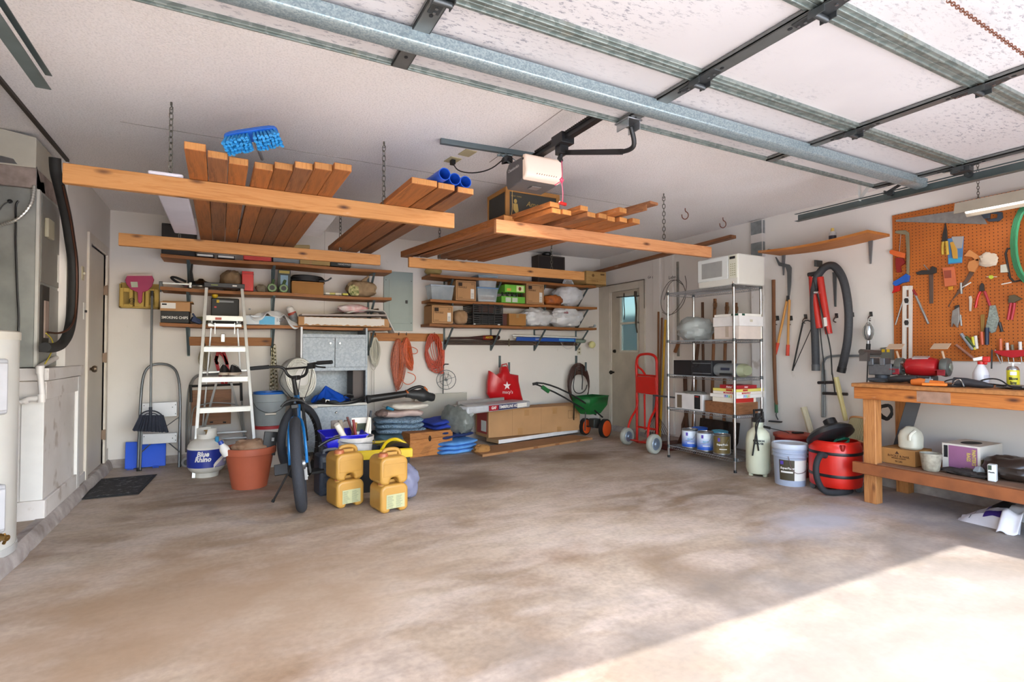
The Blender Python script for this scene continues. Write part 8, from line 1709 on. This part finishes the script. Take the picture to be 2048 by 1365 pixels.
pt('spanner','grey spanner hanging vertically behind the old saw blade','spanner',[('shaft',[(1922,566),(1923,588)],(.009,),SIL)])
pt('spanner','bright short spanner hanging left of the red handled pliers','spanner',[('ring',[(1938,594),(1943,592),(1945,598),(1943,623),(1939,623),(1939,600)],.008,plain('d8c8b8',.35,.3))])
pt('spanner','brass coloured spanner hanging behind the spray bottle trigger','spanner',[('shaft',[(1962,630),(1970,629),(1969,664),(1963,665)],.01,plain('9a7a40',.45,.4))])
for nm,l,ps,cc_ in (('pliers','pliers with red handles hanging open on the pegboard',[('jaws',[(1961,572),(1965,566),(1969,570),(1970,582),(1960,583)],.015,DK),('handle',[(1961,583),(1955,595),(1951,616)],(.009,),RED),('handle',[(1969,583),(1975,598),(1980,612)],(.009,),plain('b0303a',.5))],0),('locking_pliers','silver locking pliers hanging below the old saw',[('jaws',[(1912,612),(1919,610),(1920,622),(1909,622)],.015,DK),('body',[(1907,622),(1920,615),(1921,640),(1917,656),(1908,646),(1905,655),(1905,640)],.02,SIL),('lever',[(1921,630),(1923,652)],(.006,),SIL)],0),('multi_wrench','spotted grey multi hole wrench crossing black grips on the pegboard',[('body',[(1981,612),(1992,611),(1999,640),(1992,664),(1984,667),(1973,655),(1978,632)],.015,plain('a3b0a8',.4,.3,.5,90)),('grip',[(1999,645),(2004,664)],(.01,),DK),('grip',[(1975,650),(1972,665)],(.009,),BLACK)],0),('slip_pliers','pair of rusty pliers with red handles at the right of the pegboard',[('jaws',[(2020,592),(2030,590),(2046,598),(2030,606),(2018,606)],.02,plain('5e5440',.6,.3)),('handle',[(2022,606),(2020,618),(2016,640)],(.009,),plain('b8303c',.5)),('handle',[(2029,606),(2027,622),(2023,640)],(.009,),plain('b8303c',.5))],0)): pt(nm,l,'pliers',ps)
# screwdriver pouch, red tray
rt = thing('tool_rack','narrow red rack holding screwdrivers at the bottom of the pegboard','rack',P(2010,710,x=4.97)); part(rt,'tray',tr([(1994,702),(2060,700),(2060,712),(2030,716),(2010,712),(1996,706)],(-.05,0,0),x=5.018),plain('c01c28',.4),.002)
for px_,pt_,c_,l in ((2001,678,'d06a40','orange handled screwdriver in the red rack'),(2014,686,'d8c8c0','pale pink handled screwdriver in the red rack'),(2024,690,'6a6048','dark short screwdriver in the red rack'),(2040,684,'e4e0d8','white topped screwdriver in the red rack')): pt('screwdriver',l,'screwdriver',[('handle',[(px_,pt_),(px_+1,701)],(.010,.02),plain(c_,.4)),('shaft',[(px_+2,714),(px_+4,726)],(.003,.02),SIL)],grp='screwdrivers in the red rack')
for p0_,p1_,r_,c_,l in (((1922,668),(1946,700),.012,'8a8c90','grey utility knife leaning left in the heap by the spray bottle'),((1932,674),(1950,695),.012,'4a5a2c','green and black handled screwdriver in the heap'),((1945,674),(1950,700),.010,'d8cc2c','yellow and black screwdriver in the heap'),((1951,672),(1954,698),.010,'e0dccf','white handled screwdriver in the heap'),((1963,664),(1965,690),.011,'d0603c','red handled screwdriver standing behind the spray bottle'),((1974,656),(1974,690),.013,'1c2a44','navy blue handled screwdriver behind the spray bottle'),((1912,690),(1948,718),.010,'9c6a58','brown brush handle lying low in the heap'),((1990,700),(2002,728),.004,'9a9a98','thin steel hook rod right of the spray bottle'),((1984,700),(1983,738),.005,'2a2a2c','black rod hanging right of the spray bottle')): pt('hand_tool',l,'tool',[('handle',[p0_,p1_],(r_,.03),plain(c_,.45))],grp='hand tools standing below the pegboard')
# ---------------------------------------------------------------- things on the bench top
BZ = .917
def BP(px,py): return P(px,py,z=BZ)
c = Vector((4.72,2.44,BZ)); c = P(1765,764,x=4.62); c.z = BZ
t = thing('bench_vise','grey steel bench vise with a bar handle at the left end of the workbench','vise',c); F = FR(c,10); VM = plain('6c6e72',.4,.6,.35,20)
m = MB(F); m.lathe([(.09,0),(.09,.015),(.05,.03),(.05,.06)],n=24); m.cbox((0,0,.02),(.16,.16,.02)); part(t,'base',m,plain('4a4e54',.5,.3),.003)
m = MB(F); m.cbox((0,.0,.10),(.11,.16,.09)); m.cbox((0,.06,.16),(.14,.04,.06)); part(t,'body',m,VM,.006); m = MB(F); m.cbox((-.02,-.08,.10),(.05,.1,.05)); m.cbox((0,-.02,.16),(.14,.035,.06)); m.cyl((.0,-.1,.1),(0,-.17,.1),.014); part(t,'sliding_jaw',m,VM,.004); m = MB(F); m.tube([(-.09,-.16,.15),(.05,-.16,.03)],.006,8); m.cyl((-.1,-.16,.158),(-.088,-.16,.148),.011); part(t,'bar_handle',m,CHROME); m = MB(F); m.cyl((-.14,.1,.24),(.12,.06,.23),.022,n=12); m.cbox((-.1,.09,.2),(.05,.06,.07)); part(t,'pipe_piece',m,plain('5a5450',.5,.5))
c = P(1845,748,x=4.68); c.z = BZ; t = thing('bench_grinder','red bench grinder with two wheels, guards and beige light shields','grinder',c); ax = Vector((0.10,-1,0)).normalized(); c2 = c + Vector((0,0,.125))
m = MB(); m.tube([c2-ax*.11,c2-ax*.095,c2-ax*.03,c2+ax*.05,c2+ax*.095,c2+ax*.11],[.035,.062,.074,.074,.062,.035],28); part(t,'motor_body',m,plain('b31c22',.35,0,.2,20)); m = MB(); m.cbox(c2+Vector((-.02,0,.07)),(.05,.1,.012),rz=8,ry=-15); part(t,'name_plate',m,plain('b8b0ac',.4,.3)); m = MB(); m.cbox(c+Vector((0,0,.03)),(.12,.16,.06)); part(t,'pedestal',m,DSTEEL,.01)
for s in (-1,1):
    q = c2 + ax * s * .145; Mx = ax.to_track_quat('Z','Y').to_matrix().to_4x4(); m = MB(); m.lathe([(.02,-.03),(.066,-.022),(.072,0),(.066,.022),(.02,.03)],q,n=28,M=Mx); part(t,'wheel_guard',m,plain('6a6e6a',.45,.4)); m = MB(); m.lathe([(.03,.03),(.028,.036)]if s>0 else[(.028,-.036),(.03,-.03)],q,n=20,M=Mx); part(t,'hub_cap',m,plain('8f9588',.4,.3))
    m = MB(); m.tube([q+Vector((-.02,0,.06)),q+Vector((-.05,0,.12))],.008,6); m.cbox(q+Vector((-.07,0,.155)),(.07,.11,.004),ry=-35); part(t,'light_shield',m,plain('c2a78c',.4),.001)
    m = MB(); m.cbox(q+Vector((-.09,0,-.02)),(.05,.05,.005)); m.cbox(q+Vector((-.07,0,-.04)),(.005,.05,.04)); part(t,'tool_rest',m,plain('a8303a',.45),.001)
def onb(px,x): v = P(px,760,x=x); v.z = BZ; return v
c = onb(1853,4.42); m = MB(FR(c)); m.lathe([(.028,0),(.033,.02),(.036,.042),(.037,.045),(.034,.045),(.03,.01)],n=24); t = thing('plastic_cup','small white plastic tub on the bench in front of the red grinder','tub',c); part(t,'cup',m,WHITE)
c = onb(1840,4.34); m = MB(); m.tube([c+Vector((0,.05,.022)),c+Vector((0,.0,.026)),c+Vector((0,-.07,.022)),c+Vector((0,-.14,.02))],[.022,.028,.02,.018],12); t = thing('orange_tool','orange handled electric tool lying at the front edge of the bench','tool',c); part(t,'body',m,plain('d8702a',.45)); m = MB(); m.tube([c+Vector((0,-.04,.024)),c+Vector((0,-.065,.024))],.025,12); part(t,'collar',m,GREY); m = MB(); m.cbox(c+Vector((-.03,-.1,.014)),(.04,.14,.02),rz=14); part(t,'orange_grip',m,plain('e07a28',.45),.006)
c = onb(1800,4.5); m = MB(); m.tube([c+Vector((0,.08,.03)),c+Vector((0,0,.035)),c+Vector((.03,-.1,.045))],[.016,.03,.02],12); solo('black_drill','black rounded power tool body lying between vise and white tub','tool',m,plain('2c2c2e',.5))
c = onb(1916,4.42); t = thing('angle_sander','black electric sander with steel hoop guard lying on the bench','sander',c)
m = MB(); m.tube([c+Vector((0,.02,.03)),c+Vector((0,-.05,.032)),c+Vector((0,-.13,.022)),c+Vector((0,-.19,.014))],[.035,.03,.024,.01],14); part(t,'body',m,plain('303034',.5)); m = MB(); m.tube([c+Vector((-.03,.02,.005)),c+Vector((-.03,.0,.05)),c+Vector((-.03,-.03,.05)),c+Vector((-.03,-.045,.005))],.004,6,sm=1); part(t,'hoop',m,CHROME); m = MB(); m.lathe([(.07,0),(.075,.004),(.05,.012)],c+Vector((0,.03,.0)),n=24); part(t,'disc',m,DK); m = MB(); m.tube([c+Vector((math.cos(k*.5)*.07+.05,math.sin(k*.5)*.07+.03,.03+.02*math.cos(k*.5)))for k in range(12)]+[c+Vector((.06,-.1,.03)),c+Vector((.02,-.25,.02))],.005,6,sm=1); part(t,'cord',m,BLACK)
m = MB(); c = onb(1990,4.42); m.tube([c+Vector((0,.12,.01)),c+Vector((0,.06,.06)),c+Vector((0,-.02,.065)),c+Vector((0,-.07,.02)),c+Vector((0,-.1,.012))],.005,6,sm=2); m.cbox(c+Vector((0,-.11,.012)),(.02,.04,.02)); solo('power_cable','black cord arching over the bench in front of the spray bottle','cord',m,BLACK)
m = MB(); m.blob(onb(2030,4.5),(.06,.09,.012),13,.3,3,2.2,20); solo('metal_scraps','small heap of grey metal scraps beside the yellow spray can','scraps',m,plain('8a8684',.5,.4,.5,60))
c = onb(1962,4.62); t = thing('spray_bottle','white spray bottle with a red and white trigger head on the bench','spray bottle',c); F = FR(c,10)
m = MB(F); m.lathe([(.042,0),(.045,.01),(.045,.09),(.04,.105),(.02,.145),(.015,.155)],n=28); part(t,'bottle',m,plain('e2e0e2',.4)); m = MB(F); m.lathe([(.018,.152),(.018,.172)],n=16); part(t,'red_collar',m,RED); m = MB(F); m.cbox((0,.012,.19),(.025,.06,.024),rx=-14); part(t,'sprayer_head',m,PAPER,.006); m = MB(F); m.cbox((0,-.03,.187),(.03,.04,.04)); m.cbox((0,-.025,.165),(.02,.02,.03)); part(t,'trigger',m,RED,.006); part(t,'small_print',patch(.0455,.03,.08,-60,30,F=F),plain('c9c9d2',.5))
c = onb(2026,4.60); t = thing('spray_can','yellow aerosol can lettered silicone spray on the bench','can',c); F = FR(c); m = MB(F); m.lathe([(.031,0),(.033,.004),(.033,.125),(.03,.13),(.025,.14),(.012,.145)],n=24); part(t,'can',m,STEEL); part(t,'yellow_wrap',patch(.0325,.005,.118,-140,100,24,F=F),plain('d8cc28',.4)); m = MB(F); m.lathe([(.007,.145),(.007,.165)],n=10); m.cbox((0,-.01,.166),(.006,.06,.006)); part(t,'nozzle',m,PAPER)
for s_,z_ in (('Silicone',.062),('Spray',.035)): part(t,'lettering',text_mb(s_,F@Matrix.Rotation(math.radians(-68),4,'Z')@Matrix.Translation((0,0,z_)),.024,bold=.0009,ax=.62,warp=cylwarp(.0345)),INK)
m = patch(.0325,.085,.108,-95,-40,10,F=F,t=.003); part(t,'white_oval',m,PAPER)
# fluorescent fixture
t = thing('light_fixture','suspended fluorescent shop light with white reflector above the pegboard','light fixture',(4.72,1.5,2.1)); ya = P(1915,422,x=4.72).y; zc = P(1915,422,x=4.72).z
m = MB(); m.ext([(4.66,ya,zc-.03),(4.68,ya,zc+.05),(4.78,ya,zc+.05),(4.86,ya,zc-.03),(4.855,ya,zc-.03),(4.775,ya,zc+.045),(4.685,ya,zc+.045),(4.665,ya,zc-.03)],(0,-1.2,0)); part(t,'housing',m,plain('b3a896',.6)); 
for x in (4.70,4.80): m = MB(); m.cyl((x,ya-.02,zc-.0),(x,ya-1.18,zc-.0),.016,n=12); part(t,'tube',m,lamp_mat('tube_glow','fff4ec',2.0))
part(t,'chain',chain_mb((4.73,ya-.12,ZC),(4.73,ya-.12,zc+.05),.025,.002,.007),CH,kind='stuff')
# ---------------------------------------------------------------- under the bench
SZ = .312
def us(pl,pr,x): a,b = P(pr,900,x=x),P(pl,900,x=x); return a.y,b.y
y0_,y1_ = us(1760,1830,4.44); t = thing('printed_carton','brown carton with printed mountain emblem on the lower bench shelf','box',(4.52,(y0_+y1_)/2,SZ)); part(t,'body',MB().box(4.44,4.68,y0_,y1_,SZ,SZ+.115),CARD2,.002)
for s_,z_,q in (('ROCKY & NAIL',.062,.022),('WOOD SCREW',.045,.014),('50 LBS',.022,.018)): part(t,'lettering',text_mb(s_,FX(4.4385,(y0_+y1_)/2-.01,SZ+z_),q),plain('4a2c18',.8))
m = MB(FX(4.4385,(y0_+y1_)/2+.0,SZ+.088)); m.ext([(-.014,-.01,0),(0,.012,0),(.014,-.01,0)],(0,0,.001)); part(t,'emblem',m,plain('4a2c18',.8))
c = Vector((4.55,(y0_+y1_)/2-.04,SZ+.117)); t = thing('milk_jug','cloudy white plastic jug with a moulded handle standing on the brown carton','jug',c); m = MB(FR(c)); m.lathe([(.06,0),(.07,.012),(.072,.09),(.06,.13),(.035,.155),(.025,.165)],n=32,sq=3); part(t,'body',m,plain('c9c6b4',.4,0,.15)); m = MB(FR(c)); m.tube([(-.04,-.05,.14),(-.075,-.03,.11),(-.075,-.03,.07)],.011,8,sm=1); part(t,'handle',m,plain('d3d0bf',.4))
c = P(1862,930,x=4.42); c.z = SZ; m = MB(FR(c)); m.lathe([(.042,0),(.05,.01),(.066,.125),(.062,.125),(.045,.012)],n=28); t = thing('plastic_bucket','small paint smeared translucent tub on the lower bench shelf','tub',c); part(t,'tub',m,plain('b3ab98',.5,0,.5,30))
y0_,y1_ = us(1884,1960,4.56); t = thing('rags_box','white and purple box of painters rags with an oval opening on the lower shelf','box',(4.65,(y0_+y1_)/2,SZ)); h_ = .19; part(t,'body',MB().box(4.56,4.9,y0_,y1_,SZ,SZ+h_),plain('d9d2c6',.6,0,.08),.002); part(t,'purple_panel',MB().box(4.5585,4.56,y0_+.015,y1_-.04,SZ+.01,SZ+h_-.012),plain('9a6488',.6)); part(t,'olive_base',MB().box(4.57,4.88,y0_-.0015,y0_,SZ+.0,SZ+.1),plain('8a7c58',.6)); m = MB(); m.lathe([(.09,0),(.09,.001)],(4.72,(y0_+y1_)/2,SZ+h_),n=24,sy=.6); part(t,'oval_opening',m,plain('2a2420',.8))
for s_,dy_ in (("PAINTER'S",.035),('RAGS',.065)): part(t,'lettering',text_mb(s_,FX(4.557,y0_+dy_,SZ+.11)@Matrix.Rotation(-math.pi/2,4,'Z'),.03,bold=.001,ax=.8),plain('d8c060',.5))
part(t,'barcode',MB().box(4.5575,4.5585,y1_-.035,y1_-.012,SZ+.09,SZ+h_-.015),INK)
c = P(1985,940,x=4.42); c.z = SZ; t = thing('oil_can','white oblong tin with green print standing on the lower bench shelf','tin',c); part(t,'body',MB(FR(c,12)).box(-.03,.03,-.022,.022,0,.11),plain('dde0dc',.4),.006); part(t,'green_print',MB(FR(c,12)).box(-.031,-.03,.0,.018,.075,.105),plain('3a4a38',.5)); part(t,'lettering',text_mb('Plastic',FR(c,12)@FX(-.031,.0,.06),.012,bold=.0004),INK)
m = MB(); m.blob(P(2030,940,x=4.6)*1.0-Vector((0,0,P(2030,940,x=4.6).z-SZ)),(.14,.16,.075),44,.14,2,2.3,36); solo('black_sack','dark brown shiny plastic sack at the right end of the lower shelf','sack',m,plain('3d332d',.3,0,.3,6,.6,14))
m = MB(); q = P(1948,945,x=4.5); q.z = SZ + .025; m.tube([q+Vector((0,.05,.01)),q,q+Vector((-.03,-.04,-.005))],[.014,.02,.018],10); solo('old_gun','brown heat gun body lying on the lower shelf beside the white tin','tool',m,plain('6a584c',.6)); m = MB(); m.blob((4.46,q.y+.02,SZ),(.05,.14,.02),5,.3,4,2.2,24); solo('cable_heap','heap of dark cables and small parts along the lower bench shelf','cables',m,plain('3c3634',.7,0,.6,50)); m = MB(); m.blob((4.47,c.y+.09,SZ),(.03,.03,.035),15,.2,3,2.2,18); solo('clear_packet','clear plastic packet between the smeared tub and rags box','packet',m,FILMC)
m = MB(); rng = random.Random(12)
for i in range(7): m.tube([Vector((4.8,2.46+math.cos(k*.7)*.05+rng.uniform(-.01,.01),.66+math.sin(k*.7)*.06+rng.uniform(-.02,.02)))for k in range(9)],.006,6,True,1)
solo('black_cord_coil','coil of black cord hanging behind the front left bench leg','cord',m,BLACK); m = MB(); m.beam((4.75,2.2,.884),(4.7,2.33,.32),.03,.09); solo('dark_plank','dark grey plank standing between bench legs behind the front leg','plank',m,plain('4a4a4c',.7),None,.003)
c = P(1975,1050,z=0); t = thing('seed_bag','white woven sack with black and purple print lying half open under the bench','sack',c); a0 = P(1912,1040,z=0); a1 = P(2046,1072,z=0); F,w_ = FW(a0,a1,0)
m = MB(F)
m.grid(lambda u,v:Vector((w_*(u*.96),.0+.34*v,(.15*math.sin(math.pi*min(1,v*.9+.06))**.6*min(1,u*1.6+.08)+.008*math.sin(v*60)*(1-u)+.012*noise.noise(Vector((u*6,v*6,2))))if 0<v<1 else 0.0)),26,18); o = part(t,'sack',m,plain('d8d2d4',.45,0,.12,8,.4,40))
for nm,u0,u1,v0,v1,c_ in (('black_print',.45,.75,.25,.55,'1f2024'),('purple_print',.42,.7,.04,.16,'3f2a78'),('purple_stripe',.4,.45,.2,.75,'5a48a0'),('seam_line',.2,.215,.02,.7,'1a1a20'),('lettering_block',.5,.62,.62,.7,'26262a')):
    m = MB(F); m.grid(lambda u,v:Vector((w_*(u0+(u1-u0)*u)*.96,.34*(v0+(v1-v0)*v),.004+.15*math.sin(math.pi*min(1,(v0+(v1-v0)*v)*.9+.06))**.6*min(1,(u0+(u1-u0)*u)*1.6+.08)+.012*noise.noise(Vector(((u0+(u1-u0)*u)*6,(v0+(v1-v0)*v)*6,2))))),10,8); part(t,nm,m,plain(c_,.5))
m = MB(F); m.grid(lambda u,v:Vector((w_*(.72+.26*u),-.0-.09*v+.04*u,max(.0,.13*(1-v)+.004+.012*math.sin(u*7)))),12,8); o = part(t,'loose_flap',m,plain('e6e0e2',.45)); o.modifiers.new('s','SOLIDIFY').thickness = .002
